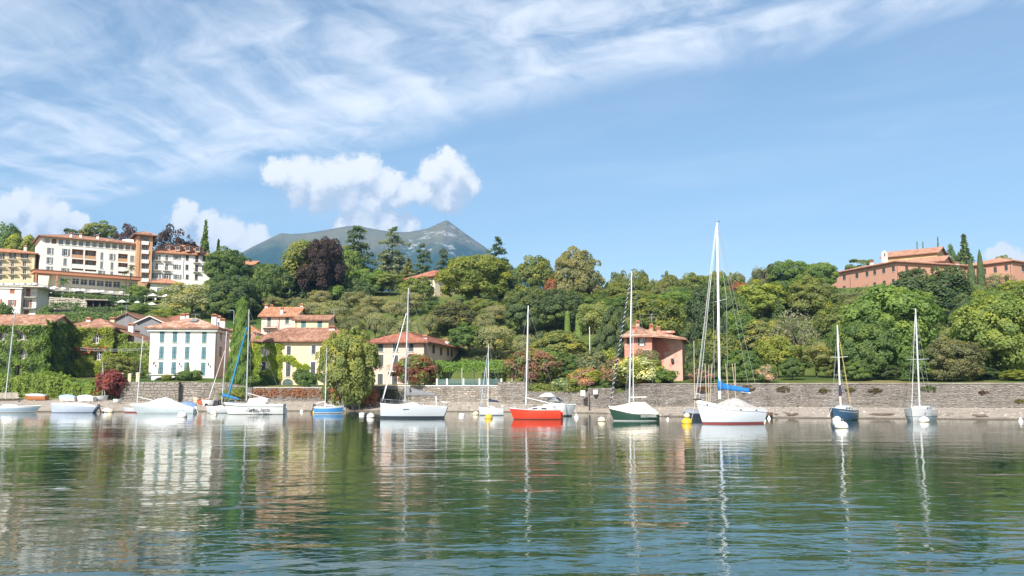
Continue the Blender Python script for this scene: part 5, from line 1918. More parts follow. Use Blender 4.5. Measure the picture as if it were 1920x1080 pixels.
# ---- the ivy-covered houses
PL_OLD = plaster('old_plaster', (0.42, 0.34, 0.26), 0.5)
H = House('ivy_house', 'old house wholly wrapped in ivy at the picture edge', 'house', (-60, 147.2), (88, 147.2), 9.5, None, 611, PL_OLD)
wl = [(44, 629, 6, 15), (46, 664, 7, 18), (40, 695, 7, 18), (6, 632, 6, 12)]
for (x, y, ww, hh) in wl:
    H.win(0, x, y, ww, hh, 'open', SH_DARK)
rise = 2.1
H.finish(gable=[(1, rise), (3, rise)])
H.roof('gx', rise, 0.5, TILE_OLD, 0.27, 0.45)
for (px, tp, Y) in [(34, 591, 152), (66, 593, 152)]:
    H.chimney(px, tp, Y, 0.75, 1.2, plaster('chimney_red', (0.5, 0.25, 0.17)))
ivy('thick green ivy covering the front of the house at the picture edge', H, 0, [(-60, 610, 88, 722), (-60, 660, 88, 722)], [(x - ww / 2 - 5, y - hh / 2 - 2, x + ww / 2 + 5, y + hh / 2 + 2) for (x, y, ww, hh) in wl], 42, (0.062, 0.115, 0.018), seed=1, thick=1.5, leaf=0.24)
ivy('dark ivy on the shaded gable end of the house at the picture edge', H, 1, [(78, 604, 140, 722), (80, 604, 100, 722)], [], 34, (0.060, 0.110, 0.018), seed=2, thick=1.3, leaf=0.24)
IVH = H
# ivy on the gable triangle
H = House('ivy_house', 'ivy-clad house with a hipped roof and two rows of windows behind the red maple', 'house', (118, 156), (212, 156), 9, None, 615, PL_OLD)
wl = [(140, 633, 7, 14), (184, 636, 8, 15), (139, 667, 6, 14), (186, 667, 7, 16)]
for (x, y, ww, hh) in wl:
    H.win(0, x, y, ww, hh, 'open', SH_DARK)
for (x, y, ww, hh) in [(132, 711, 20, 13), (178, 711, 14, 13)]:
    H.win(0, x, y, ww, hh, 'plain', sill=False, bars=3, frame=SH_DARK)
H.finish()
H.roof('hip', 1.9, 0.7, TILE_OLD, 0.27, 0.45)
H.chimney(167, 596, 159, 0.75, 1.3)
ivy('bright ivy covering the house with the hipped roof', H, 0, [(112, 614, 214, 704), (112, 640, 214, 690)], [(x - ww / 2 - 5, y - hh / 2 - 2, x + ww / 2 + 5, y + hh / 2 + 2) for (x, y, ww, hh) in wl], 42, (0.105, 0.155, 0.018), seed=3, thick=1.3, leaf=0.24)
ivy('strip of orange creeper across the middle of the ivy-clad house', H, 0, [(108, 651, 208, 659), (116, 655, 160, 668), (150, 655, 175, 663)], [], 75, (0.17, 0.085, 0.028), 'creeper', 2.1, 0.20, 4)
H = House('ivy_house', 'low ivy-covered lean-to with a sloping brown roof beside the white house', 'house', (213, 157), (281, 157), 7, None, 641, PL_OLD)
H.finish()
H.roof('shed', 2.6, 0.3, TILE_OLD, 0.27, 0.45)
H.chimney(247, 607, 160, 0.9, 1.4)
ivy('green ivy on the lean-to between ivy house and white house', H, 0, [(213, 625, 240, 722), (213, 642, 281, 722)], [], 42, (0.080, 0.135, 0.018), seed=5, thick=0.8)
H = House('gabled_house', 'gabled house, shade painted into its wall colour, with a tall antenna behind the lean-to', 'house', (206, 172), (272, 172), 9, None, 605, plaster('gable_shade_plaster', (0.20, 0.20, 0.21), 0.3))  # shade on the gable is put into this dark wall colour
H.finish(gable=[(0, 1.95), (2, 1.95)])
H.roof('gy', 1.95, 0.5, TILE_OLD, 0.27, 0.45)
antenna(H, 237, 572, 171, 4.0, 3)
H.chimney(212, 596, 170, 0.8, 1.2, PL_BEIGE)
H = House('gabled_house', 'small gabled house with white barge boards left of the white house', 'house', (258, 168), (306, 168), 8, None, 606, plaster('gable_shade_plaster', (0.20, 0.20, 0.21), 0.3))  # same darkened wall colour, painted in for shade under the barge boards
H.finish(gable=[(0, 1.4), (2, 1.4)])
H.roof('gy', 1.4, 0.6, TILE_ORG, 0.27, 0.45, eave=WHITE)
H = House('roofed_house', 'house with a plain red roof rising behind the white house', 'house', (296, 176), (352, 176), 9, None, 604, PL_WHITE)
H.finish()
H.roof('hip', 1.5, 0.5, TILE_RED, 0.27, 0.45)
H.chimney(344, 589, 172, 0.9, 1.3)
H.chimney(352, 588, 172, 0.6, 1.3)

# ---- white house with teal shutters
H = House('white_house', 'three-storey white house with rows of closed teal shutters', 'house', (282.5, 150), (404.5, 150.6), 9.2, None, 615, PL_WHITE)
for x in (304, 328, 352, 383.2):
    k = (x - 343) * 0.012
    for (y, hh) in ((632.5, 20.5), (661.5, 23), (691.5, 24)):
        H.win(0, x - (y - 632) * 0.04, y + k, 8.8, hh, 'closed', SH_TEAL)
for (x, y, ww, hh, kd) in [(414.5, 631, 4, 14, 'plain'), (414, 659, 5, 18, 'plain'), (426, 632, 4, 14, 'plain'), (425, 690, 4, 8, 'plain')]:
    H.win(1, x, y, ww, hh, kd, SH_DARK)
for (x, y) in ((290, 681), (337.5, 682), (392, 682.5)):
    u0, z0 = H.uv(0, x, y + 3)
    b_ = MB()
    b_.tube([(0, -0.02, 0.45), (0, -0.35, 0.6), (0, -0.42, 0.42)], 0.025, 5)
    b_.lathe([(0.05, 0.40), (0.14, 0.32), (0.09, 0.0), (0.03, -0.04)], 6, Matrix.Translation((0, -0.42, 0)))
    o = b_.obj('wall_lamp', IRON, H.root)
    o.matrix_local = H.M(0, u0, z0)
H.finish()
H.roof('hip', 1.9, 0.75, TILE_MOT, 0.26, 0.42)
H.cornice(0.42, 0.42, WHITE)
H.chimney(402.5, 590, 156, 0.85, 1.9)
H.chimney(418, 598, 156, 0.85, 1.9)
H.chimney(411, 593, 158, 0.7, 1.2)
H.pipe(0, 403.5, 618, 708)
b_ = MB()
p = at(364, 600.6, 153.2) - H.o
b_.box((-0.62, -0.7, 0), (0.62, 0.7, 0.06), Matrix.Translation(p) @ Matrix.Rotation(0.38, 4, 'X'))
b_.obj('skylight', SH_GREY, H.roof_o)
antenna(H, 367, 588, 155, 2.6, 1)
# terrace wall with arches below the white house
a0, a1 = at(284, 706, 141.6), at(347, 706, 141.8)
e = empty('arched_terrace', (a0.x, a0.y, 4.35), 'white terrace with two low arches below the white house', 'terrace')
b_ = MB()
L_ = a1.x - a0.x
nseg = 44
for k in range(nseg):
    x0, x1 = L_ * k / nseg, L_ * (k + 1) / nseg
    xm = (x0 + x1) / 2
    zarch = -1.5
    for (cx_, r_) in ((L_ * 0.30, 1.25), (L_ * 0.74, 1.25)):
        if abs(xm - cx_) < r_:
            zarch = 0.05 + 0.75 * math.sqrt(1 - ((xm - cx_) / r_) ** 2)
    b_.add([(x0, 0, zarch), (x1, 0, zarch), (x1, 0, 1.15), (x0, 0, 1.15), (x0, 0.5, zarch), (x1, 0.5, zarch)], [(0, 1, 2, 3), (0, 4, 5, 1)])
b_.add([(0, 1.6, -1.5), (L_, 1.6, -1.5), (L_, 1.6, 1.15), (0, 1.6, 1.15)], [(0, 1, 2, 3)])
b_.obj('arches', PL_WHITE, e, fix=False)
b_ = MB()
b_.box((-0.3, -0.2, 1.154), (L_ + 0.3, 3.4, 1.3))
b_.obj('terrace_deck', TRIM, e)
b_ = MB()
for k in range(int(L_ / 0.35)):
    b_.box((k * 0.35, -0.1, 1.304), (k * 0.35 + 0.03, -0.07, 2.1))
b_.box((-0.2, -0.11, 2.1), (L_ + 0.2, -0.06, 2.15))
b_.obj('railing', IRON, e)
for k, (x, tp, w_) in enumerate([(229, 700, 0.42), (244, 701, 0.45), (259, 699, 0.42)]):
    p = at(x, tp, 138.9)
    e = empty('gate_post', (p.x, p.y, 4.3), ['pale square gate post at the corner of the old stone wall', 'middle pale gate post on the old stone wall', 'gate post on the old stone wall nearest the white house'][k], 'post')
    b_ = MB()
    b_.box((-w_ / 2, -w_ / 2, -0.4), (w_ / 2, w_ / 2, p.z - 4.3 - 0.1))
    b_.obj('shaft', PL_BEIGE, e)
    b_ = MB()
    b_.box((-w_ * 0.65, -w_ * 0.65, p.z - 4.3 - 0.096), (w_ * 0.65, w_ * 0.65, p.z - 4.25), taper=0.5)
    b_.obj('cap', TRIM, e)

# ---- orange house sliver, hillside houses, yellow house
H = House('orange_house', 'narrow orange house squeezed behind the ivy-clad cypress', 'house', (462, 153), (478, 153), 8, None, 636, plaster('deep_orange', (0.62, 0.22, 0.08), 0.3))
H.win(0, 473, 660, 4, 12, 'closed', SH_RUST)
H.finish()
H.roof('hip', 1.2, 0.5, TILE_OLD, 0.27, 0.45)
H = House('roofed_house', 'house with a broad orange roof behind the ivy-clad cypress', 'house', (404, 171), (494, 171), 9, None, 631, plaster('cream_wall', (0.60, 0.50, 0.38), 0.3))
H.finish()
H.roof('hip', 2.6, 0.5, TILE_ORG, 0.27, 0.45)
H = House('hillside_house', 'pink house with green shutters and an orange gabled roof above the yellow house', 'house', (490.5, 166), (555, 166), 8, None, 593.5, plaster('pale_pink', (0.66, 0.50, 0.43), 0.2))
for (x, y, ww, hh, kd) in [(504.5, 604, 7, 19, 'closed'), (538.3, 600, 7, 14, 'closed'), (537.5, 623, 7, 11, 'closed'), (503.5, 624, 7, 8, 'plain')]:
    o, uc, z0, a_, b2 = H.win(0, x, y, ww, hh, kd, SH_GREEN, sill=hh < 18)
    if hh > 18:
        H.balcony(0, uc + 0.2, z0 - 0.03, 2.7, plaster('pale_pink', (0.66, 0.50, 0.43), 0.2), 0.9, rmat=plaster('pale_pink', (0.66, 0.50, 0.43), 0.2))
H.finish(gable=[(1, 2.0), (3, 2.0)])
H.roof('gx', 2.0, 0.6, TILE_ORG, 0.27, 0.45)
H.pipe(0, 522.5, 596, 630, SH_RUST)
for (px, tp, Y) in [(500, 571, 170), (529, 577, 166.5), (510, 572, 170.5), (566, 570, 171)]:
    H.chimney(px, tp, Y, 0.5, 1.3)
H = House('hillside_house', 'small yellow house with teal windows joined to the pink hillside house', 'house', (553, 162), (616, 162), 6, None, 600, plaster('pale_yellow', (0.70, 0.58, 0.36), 0.15))
for (x, y, ww, hh, kd) in [(569, 609.5, 9, 14, 'closed'), (599.6, 609.5, 9, 14, 'closed')]:
    H.win(0, x, y, ww, hh, kd, SH_TEAL, sill=True)
for x in (569, 599):
    H.win(0, x, 624, 8, 8, 'open', SH_GREEN)
H.finish(gable=[(1, 1.0), (3, 1.0)])
H.roof('gx', 1.0, 0.5, TILE_OLD, 0.27, 0.45)
H.pipe(0, 554.5, 602, 625, SH_RUST)
antenna(H, 626, 580, 163, 3.2, 2)
PL_YEL = plaster('yellow_plaster', (0.70, 0.56, 0.36), 0.22)
H = House('yellow_house', 'large yellow house with grey shutters and green arched doors by the shore', 'house', (476, 150), (664, 150), 9, None, 640, PL_YEL)
wl = [(495, 658, 8, 15), (541.5, 657.5, 8, 16), (588, 656, 8, 15), (494, 687, 8, 15), (540.5, 692.5, 8.6, 27), (587, 691, 8.6, 24)]
for (x, y, ww, hh) in wl:
    H.win(0, x, y, ww, hh, 'closed', SH_DARK, sur=PL_WHITE)
for (x, ww) in [(539.5, 20), (586, 21), (626, 12)]:
    o, uc, z0, a_, b2 = H.win(0, x, 718.5, ww, 17, 'closed', SH_GREEN, sill=False, name='door')
    b_ = MB()
    for k in range(9):
        t0, t1 = math.pi * k / 9, math.pi * (k + 1) / 9
        R_ = a_ / 2
        P = [(R_ * math.cos(t), -0.035, b2 - 0.75 + 0.75 * math.sin(t)) for t in (t0, t1)]
        P2 = [(R_ * 1.16 * math.cos(t), -0.035, b2 - 0.75 + 0.95 * math.sin(t)) for t in (t0, t1)]
        b_.add([P[0], P[1], P2[1], P2[0], (P[0][0], 0.03, P[0][2]), (P[1][0], 0.03, P[1][2])], [(0, 1, 2, 3), (0, 4, 5, 1)])
        if True:
            Rz = b2 + 0.01
            b_.add([(P[0][0], 0.012, P[0][2]), (P[1][0], 0.012, P[1][2]), (P[1][0], 0.012, Rz), (P[0][0], 0.012, Rz)], [(0, 1, 2, 3)])
    b_.obj('arch', PL_YEL, o, fix=False)
H.finish()
H.roof('hip', 2.5, 0.75, TILE_OLD, 0.27, 0.45)
H.chimney(623, 612, 154, 1.0, 1.5)
H.chimney(531, 620, 155, 0.7, 1.3)
antenna(H, 481, 622, 152, 2.0, 1)
ivy('bright climbing vine on the front of the yellow house', H, 0, [('e', 482, 672, 9, 42), (479, 645, 532, 652), ('e', 503, 649, 30, 6), ('e', 518, 692, 11, 34), ('e', 517, 668, 12, 20), ('e', 536, 672, 18, 6), ('e', 552, 680, 9, 5), ('e', 500, 672, 16, 5), ('e', 492, 702, 20, 12), ('e', 565, 686, 14, 4.5), ('e', 574, 690, 8, 6)],
    [(x - ww / 2 - 1, y - hh / 2 - 1, x + ww / 2 + 1, y + hh / 2 + 1) for (x, y, ww, hh) in wl], 60, (0.125, 0.190, 0.018), seed=6, thick=0.5, name='creeper')
ivy('dark green creeper arching over the doors of the yellow house', H, 0, [('e', 566, 704, 17, 12), ('e', 600, 706, 26, 6), ('e', 636, 702, 20, 6), ('e', 569, 718, 7, 12), ('e', 500, 715, 24, 12), ('e', 482, 712, 10, 16)], [], 60, (0.045, 0.085, 0.018), seed=7, thick=0.9, name='creeper')
hedge('rusty brown creeper hanging over the garden wall before the yellow house', [(476, 142.0, 728, 745), (530, 142.0, 728, 744), (600, 142.0, 728, 746), (650, 141.8, 728, 748)], 0.5, (0.15, 0.085, 0.035), 75, 0.15, 41, 'creeper', 'creeper')
hedge('rusty creeper on the wall beneath the green railing', [(812, 138.6, 728, 742), (850, 138.0, 727, 748), (895, 137.2, 727, 750), (930, 136.6, 726, 744)], 0.3, (0.15, 0.085, 0.035), 55, 0.15, 42, 'creeper', 'creeper')
hedge('mixed green and red bushes on the wall right of the magnolia', [(690, 139.8, 728, 752), (730, 139.4, 730, 750), (772, 139.0, 732, 748)], 0.7, 'brown', 65, 0.16, 43, 'creeper', 'creeper')
hedge('grassy plants spilling over the low grey wall behind the red boat', [(988, 132.2, 722, 738), (1040, 129.6, 722, 736), (1100, 126.0, 721, 732)], 1.8, 'yellow', 60, 0.15, 44, 'wall_plants', 'plants')
hedge('dense green hedge along the shore below the ivy house', [(-60, 143.6, 712, 748), (30, 143.0, 709, 748), (75, 142.2, 700, 747), (105, 141.8, 708, 747), (150, 141.2, 720, 746), (190, 140.6, 720, 746), (222, 138.9, 730, 748)], 3.5, (0.095, 0.150, 0.022), 60, 0.19, 45, rnd=0.9)

# ---- pink house with the long wing
PINK = plaster('pink_plaster', (0.62, 0.44, 0.365), 0.30)
Bp = (796, 147.2)
H = House('pink_house', 'pink house with a red hipped roof and a long wing behind the pergola', 'house', (693, 149.0), Bp, 35.0, None, 643, PINK)
for (x, y, ww, hh) in [(714, 652, 10, 15), (742, 652, 10, 15), (770.6, 651.5, 10, 15), (713.5, 676.5, 10.5, 22), (741.5, 681, 10, 29), (770, 676, 10, 22), (713, 712, 10, 23), (740, 712, 10, 25), (770, 712, 10, 23)]:
    o, uc, z0, a_, b2 = H.win(0, x, y, ww, hh, 'closed', SH_DARK, sur=TRIM)
    if hh == 29:
        H.balcony(0, uc, z0 - 0.02, 2.6, depth=0.9, rmat=SH_RUST)
for (x, y, ww, hh) in [(813, 655, 4.4, 16), (827, 658.5, 4, 15), (840, 660.5, 3.4, 14.5), (846.7, 662, 3.2, 14), (860.6, 664.5, 3.2, 14), (875, 667, 3.2, 13), (813, 683, 4.4, 15), (827.5, 684, 4, 15), (840, 683, 3.4, 14), (860.6, 684, 3.2, 13)]:
    H.win(1, x, y, ww, hh, 'closed', SH_DARK)
H.finish()
H.roof('hip', 2.0, 0.9, TILE_RED, 0.28, 0.45)
H.pipe(0, 795, 645, 726)
H.pipe(1, 797.5, 645, 726, plaster('pink_plaster', (0.64, 0.44, 0.37)))
H.chimney(797, 629, 153, 0.75, 1.2)
H.chimney(838.5, 636, 166, 0.75, 1.2)

# ---- cream villa half way up
H = House('cream_villa', 'cream villa with brown shutters half hidden by the broad tree on the hill', 'villa', (816, 222), (864, 229), 10, None, 518, plaster('cream_villa_wall', (0.66, 0.58, 0.44), 0.15))
for y in (525, 540.5, 555.5):
    for x in (828.5, 846):
        H.win(0, x, y, 6, 10, 'closed', paint('tan_shutter', (0.38, 0.27, 0.14), 0.6))
    H.win(3, 810, y, 2.2, 10, 'closed', SH_DARK)
H.finish()
H.roof('hip', 2.3, 0.9, TILE_RED, 0.34, 0.5)
H = House('chalet', 'dark chalet with an orange roof peeping over the round trees by the hotel', 'house', (452, 247), (473, 247), 8, None, 497, paint('dark_timber', (0.07, 0.045, 0.035), 0.7))
H.finish(gable=[(1, 1.6), (3, 1.6)])
H.roof('gx', 1.6, 0.8, TILE_ORG, 0.34, 0.5)

# ---- red house
PL_RED = plaster('red_plaster', (0.50, 0.225, 0.17), 0.5)
MATS['worn_pink_plaster'], nb_ = new_mat('worn_pink_plaster')
t_ = nb_.n('ShaderNodeTexCoord').outputs['Object']
c_ = nb_.mix(nb_.ss(nb_.noise(t_, 0.55, 6, 0.65, 0.8), 0.34, 0.56), (0.50, 0.15, 0.10), (0.56, 0.36, 0.29))
c_ = nb_.mix(nb_.ss(nb_.noise(t_, 0.9, 7, 0.7, 0.4), 0.56, 0.66), c_, (0.36, 0.31, 0.28))
finish(nb_, c_, 0.92, bump=nb_.noise(t_, 5, 6, 0.7), bump_d=0.05, spec=0.1)
PL_WORN = MATS['worn_pink_plaster']
H = House('red_house', 'weathered red house with a low tiled roof behind the white oleander', 'house', (1170.5, 122.5), (1222, 121.5), 8.5, None, 631.5, PL_RED)
H.win(0, 1203.2, 640.5, 6.2, 14, 'open', SH_DARK)
H.win(0, 1178, 640, 6, 13, 'closed', SH_DARK)
a_ = H.uv(0, 1171, 657)
b_ = MB()
b_.box((0, -0.05, 0), (H.W * 0.999, -0.003, 0.12))
o = b_.obj('string_course', PL_WORN, H.root)
o.matrix_local = H.M(0, 0, a_[1])
H.finish()
# right part, set back under the same roof
w2 = MB()
pa, pb, pc, pd = at(1222, 650, 124.6), at(1243, 650, 124.0), at(1279, 650, 122.6), at(1284, 650, 131)
zt2 = H.zt - 0.05
ring = [pa, pb, pc, pd]
for k, (p, q) in enumerate(zip(ring[:-1], ring[1:])):
    mi = 0 if k == 0 else 1
    n_ = 6
    for j in range(n_):
        f0, f1 = j / n_, (j + 1) / n_
        s0, s1 = p.lerp(q, f0), p.lerp(q, f1)
        w2.add([Vector((s0.x, s0.y, 3.0)) - H.o, Vector((s1.x, s1.y, 3.0)) - H.o, Vector((s1.x, s1.y, zt2)) - H.o, Vector((s0.x, s0.y, zt2)) - H.o], [(0, 1, 2, 3)], mi=mi)
w2.obj('wall', [PL_RED, PL_WORN], H.root, fix=False)
b_ = MB()
p = at(1261, 679, 123.0) - H.o
b_.box((p.x - 0.16, p.y - 0.15, p.z), (p.x + 0.16, p.y + 0.3, p.z + 0.5))
b_.obj('slit_window', IRON, H.root)
# roof over both parts: a hip whose right slope runs far down
E = [at(1165, 632, 121.6), at(1224, 632, 120.6), at(1286, 641, 121.2), at(1292, 641, 132), at(1172, 632, 132)]
for q in E[:2] + E[4:]:
    q.z = H.zt
E[2].z = H.zt - 0.35
E[3].z = H.zt - 0.35
apx = at(1195, 611.5, 126.5)
apx2 = at(1215, 619, 128)
Ef = [[E[0], E[1], apx2, apx], [E[1], E[2], apx2], [E[2], E[3], apx2], [E[4], E[0], apx], [E[3], E[4], apx, apx2]]
base = MB()
V, F, Tn = [], [], []
for f in Ef:
    f = [q - H.o for q in f]
    n_ = len(f)
    base.add([q + Vector((0, 0, 0.02)) for q in f] + [q - Vector((0, 0, 0.14)) for q in f], [tuple(range(n_)), tuple(range(2 * n_ - 1, n_ - 1, -1))] + [(k, (k + 1) % n_, n_ + (k + 1) % n_, n_ + k) for k in range(n_)])
    tile_face([q + Vector((0, 0, 0.02)) for q in f], 0.26, 0.42, V, F, Tn, H.rng)
H.roof_o = base.obj('roof', TILE_MOT, H.root, fix=False)
to = link(bpy.data.objects.new('roof_tiles', mesh_np('roof_tiles', [list(q) for q in V], F, TILE_MOT, Tn)), H.roof_o)
to['kind'] = 'stuff'
for (px, tp, Y) in [(1195, 602, 127), (1187.5, 612, 124), (1221, 609, 127), (1234, 613, 128)]:
    H.chimney(px, tp, Y, 0.5, 1.2, PL_WORN)
antenna(H, 1222, 588, 127, 2.6, 2)
b_ = MB()
p = at(1247, 622, 130) - H.o
b_.box((p.x - 1.0, p.y - 0.6, p.z - 1.2), (p.x + 1.0, p.y + 0.8, p.z - 0.2))
b_.box((p.x - 1.3, p.y - 0.9, p.z - 0.196), (p.x + 1.3, p.y + 1.1, p.z + 0.1), taper=0.9)
b_.obj('dormer', PL_WORN, H.roof_o)

# ---- pink villa on the ridge
VIL = plaster('villa_pink', (0.50, 0.265, 0.185), 0.25)
H = House('hilltop_villa', 'long pink villa with a bell gable on the ridge', 'villa', (1556, 265), (1687, 238), 24, None, 40.0, VIL)
H.zt = at(1687, 491, 238).z
for (x, y) in [(1583, 520.5), (1606.7, 517), (1625.7, 513.7), (1640, 510.7), (1657, 507.7), (1675, 504.4), (1658, 531), (1583, 541), (1640, 534), (1675, 528)]:
    H.win(0, x, y, 5.2, 9.5, 'closed', SH_DARK)
for x in (1700, 1724, 1748, 1772, 1796):
    H.win(1, x, 503 + (x - 1700) * 0.07, 5, 9.5, 'closed', SH_DARK)
H.finish()
H.roof('hip', 2.8, 0.9, TILE_PNK, 0.36, 0.6)
H.pipe(0, 1595, 518, 545)
H.pipe(0, 1684, 494, 530)
H.chimney(1634, 490, 255, 0.9, 1.2)
H.chimney(1724, 471, 264, 1.6, 2.2)
H.chimney(1793, 492, 245, 1.2, 1.8)
p = at(1657.5, 470, 246) - H.o
b_ = MB()
w_ = 0.75
b_.box((p.x - w_, p.y - 0.3, p.z - 3.4), (p.x - 0.32, p.y + 0.3, p.z - 0.6))
b_.box((p.x + 0.32, p.y - 0.3, p.z - 3.4), (p.x + w_, p.y + 0.3, p.z - 0.6))
b_.box((p.x - 0.32, p.y - 0.3, p.z - 3.4), (p.x + 0.32, p.y + 0.3, p.z - 1.9))
b_.loft([[(p.x - w_, p.y - 0.3, p.z - 0.596), (p.x + w_, p.y - 0.3, p.z - 0.596), (p.x, p.y - 0.3, p.z)], [(p.x - w_, p.y + 0.3, p.z - 0.596), (p.x + w_, p.y + 0.3, p.z - 0.596), (p.x, p.y + 0.3, p.z)]], closed=True)
bo = b_.obj('bell_gable', PL_WHITE, H.roof_o)
b_ = MB()
b_.lathe([(0.03, 0.55), (0.12, 0.45), (0.16, 0.1), (0.24, 0)], 8, Matrix.Translation((p.x, p.y, p.z - 1.5)))
b_.obj('bell', IRON, H.roof_o)
H = House('villa_upper_house', 'upper yellow-walled house with a pink gable rising behind the long villa', 'villa', (1655, 268), (1757, 258), 9, None, 476.5, plaster('villa_yellow', (0.62, 0.42, 0.20), 0.2), mats=[VIL])
H.zt = at(1757, 474, 258).z
H.finish(gable=[(1, 2.2), (3, 2.2)])
H.roof('gx', 2.2, 0.8, TILE_PNK, 0.36, 0.6)
H = House('villa_middle_house', 'lower gabled house between the long villa and its upper house', 'villa', (1700, 254), (1768, 247.5), 8, None, 490, VIL)
H.zt = at(1768, 489.5, 247.5).z
H.finish(gable=[(1, 1.9), (3, 1.9)])
H.roof('gx', 1.9, 0.7, TILE_PNK, 0.36, 0.6)
H = House('villa_wing', 'pink villa wing with an arched doorway at the picture edge', 'villa', (1799, 253), (1898, 240), 16, None, 500, VIL)
H.zt = at(1898, 489.5, 240).z
for (x, y) in [(1846, 509), (1866, 505.5), (1886.5, 502)]:
    H.win(0, x, y, 6, 11, 'closed', SH_DARK)
H.win(0, 1887.5, 523, 8, 12, 'plain', sill=False, name='door', frame=SH_DARK)
for x in (1918, 1940, 1962):
    H.win(1, x, 503.5, 5, 11, 'closed', SH_DARK)
H.finish()
H.roof('hip', 2.4, 0.8, TILE_PNK, 0.36, 0.6)
H.pipe(0, 1897, 492, 530)

# ---- pergola, railing, poles, small fittings
def gpt(px, Y):
    p = at(px, 715, Y)
    return Vector((p.x, Y, gz(p.x, Y)))


e = empty('pergola', gpt(900, 142), 'thin-posted pergola carrying the vine beside the pink house', 'pergola')
for k, px in enumerate((820, 843, 866, 889, 912, 935, 960, 983)):
    for dY in (0, 3.0):
        Y = float(key((px - 960) / FPX, 1)) + 1.2 + dY
        p = gpt(px, Y)
        zt_ = at(px, 690, Y).z
        b_ = MB()
        b_.tube([(0, 0, -0.2), (0, 0, zt_ - p.z)], 0.05, 6)
        b_.obj('post', IRON if k % 2 else TRIM, e, loc=p - e.location)
hedge('leafy vine canopy lying on the pergola', [(813, 140.2, 681, 697), (850, 139.6, 681, 698), (900, 138.6, 680, 697), (945, 137.5, 680, 698), (988, 134.5, 680, 698)], 4.5, (0.070, 0.135, 0.020), 75, 0.17, 46, 'vine_canopy', 'vine', rnd=0.5)
hedge('clipped hedge standing behind the pergola posts', [(905, 144, 700, 724), (950, 141.5, 700, 722)], 1.0, 'bright', 60, 0.17, 47)
e = empty('railing', gpt(880, 139.2), 'teal mesh railing with white posts on the garden wall', 'railing')
RT = paint('teal_mesh', (0.09, 0.16, 0.17), 0.6)
prev = None
for px in (819, 838, 869, 899, 915, 940):
    Y = float(key((px - 960) / FPX, 1)) - 0.25 + 0.5
    p = at(px, 722, Y)
    zt_ = at(px, 711, Y).z
    b_ = MB()
    b_.box((-0.11, -0.11, -0.2), (0.11, 0.11, zt_ - p.z + 0.1))
    b_.obj('post', WHITE, e, loc=p - e.location)
    if prev is not None:
        b_ = MB()
        d = p - prev
        n_ = 14
        L_ = d.length
        M_ = Matrix.Translation(prev - e.location) @ Matrix.Rotation(math.atan2(d.y, d.x), 4, 'Z')
        for j in range(1, n_):
            x = L_ * j / n_
            b_.box((x - 0.02, -0.012, 0.06), (x + 0.02, 0.012, 0.82), M_)
        for j in range(7):
            z = 0.06 + 0.12 * j
            b_.box((0.12, -0.02, z), (L_ - 0.12, -0.013, z + 0.05), M_)
        b_.obj('mesh_panel', RT, e)
        b_ = MB()
        b_.box((0.11, -0.04, 0.86), (L_ - 0.11, 0.04, 0.92), M_)
        b_.obj('rail', RT, e)
    prev = p


def pole(name, label, cat, px, top, Y, r, mat, base=None, lean=0.0, group=None, lamp=False):
    p = at(px, top, Y)
    z0 = gz(p.x, p.y) if base is None else base
    e = empty(name, (p.x, p.y, z0), label, cat, group)
    b_ = MB()
    h = p.z - z0
    b_.tube([(-lean, 0, -0.3), (0, 0, h)], [r, r * 0.7], 7)
    b_.obj('shaft', mat, e)
    if lamp:
        b_ = MB()
        b_.tube([(0, 0, h), (-0.3, 0, h + 0.15), (-0.9, 0, h + 0.1)], 0.04, 5)
        b_.obj('arm', mat, e)
        b_ = MB()
        b_.box((-1.3, -0.12, h + 0.03), (-0.85, 0.12, h + 0.14))
        b_.obj('lamp_head', IRON, e)
    else:
        b_ = MB()
        b_.lathe([(r * 0.9, 0), (r * 0.9, 0.06), (0.01, 0.12)], 7, Matrix.Translation((0, 0, h)))
        b_.obj('cap', mat, e)
    return e


pole('garden_pole', 'thin white pole standing in the garden right of the topiary columns', 'pole', 1105.5, 614, 141, 0.07, WHITE)
pole('street_lamp', 'grey street lamp beside the ivy-clad cypress', 'lamp', 439, 583, 164, 0.07, paint('lamp_grey', (0.4, 0.42, 0.43), 0.5), lamp=True)
WOODP = paint('bleached_wood', (0.46, 0.38, 0.27), 0.8, var=0.3)
for k, (px, tp, ln, l) in enumerate([(1301, 641, 0.1, 'tallest bleached wooden stake left of the big white sailboat mast'), (1322, 684, -0.1, 'first of three short stakes left of the big white mast'), (1329, 686, 0.2, 'middle of three short stakes left of the big white mast'),
                                     (1334, 687, 0.35, 'last of three short stakes left of the big white mast'), (1361, 684, -0.3, 'leaning stake crossing the blue sail cover'), (1373, 684, -0.5, 'most slanted stake behind the blue sail cover'), (1378, 683, 0.0, 'upright stake behind the blue sail cover')]):
    pole('wooden_stake', l, 'stake', px, tp, 97 + 0.3 * k, 0.055, WOODP, lean=ln, group='wooden stakes on the beach')
for (px, py, Y, w_, h_, l) in [(1092.5, 732, 125.2, 0.62, 0.75, 'cream utility box fixed to the low grey wall'), (1116, 731, 123.3, 0.55, 0.62, 'white utility box on the stone pier')]:
    p = at(px, py, Y)
    e = empty('utility_box', (p.x, p.y - 0.35, p.z - h_), l, 'utility box')
    b_ = MB()
    b_.box((-w_ / 2, -0.2, 0), (w_ / 2, 0.5, h_))
    b_.obj('casing', PL_WHITE, e)
    b_ = MB()
    b_.box((-w_ * 0.4, -0.225, 0.06), (w_ * 0.4, -0.203, h_ - 0.06))
    b_.obj('door', WHITE, e)
pole('mooring_post', 'dark iron post standing before the stone pier', 'post', 1105, 739, 120.5, 0.12, IRON)
pole('mooring_post', 'pale post at the water by the foot of the big magnolia', 'post', 674, 742, 132.5, 0.09, WOODP)
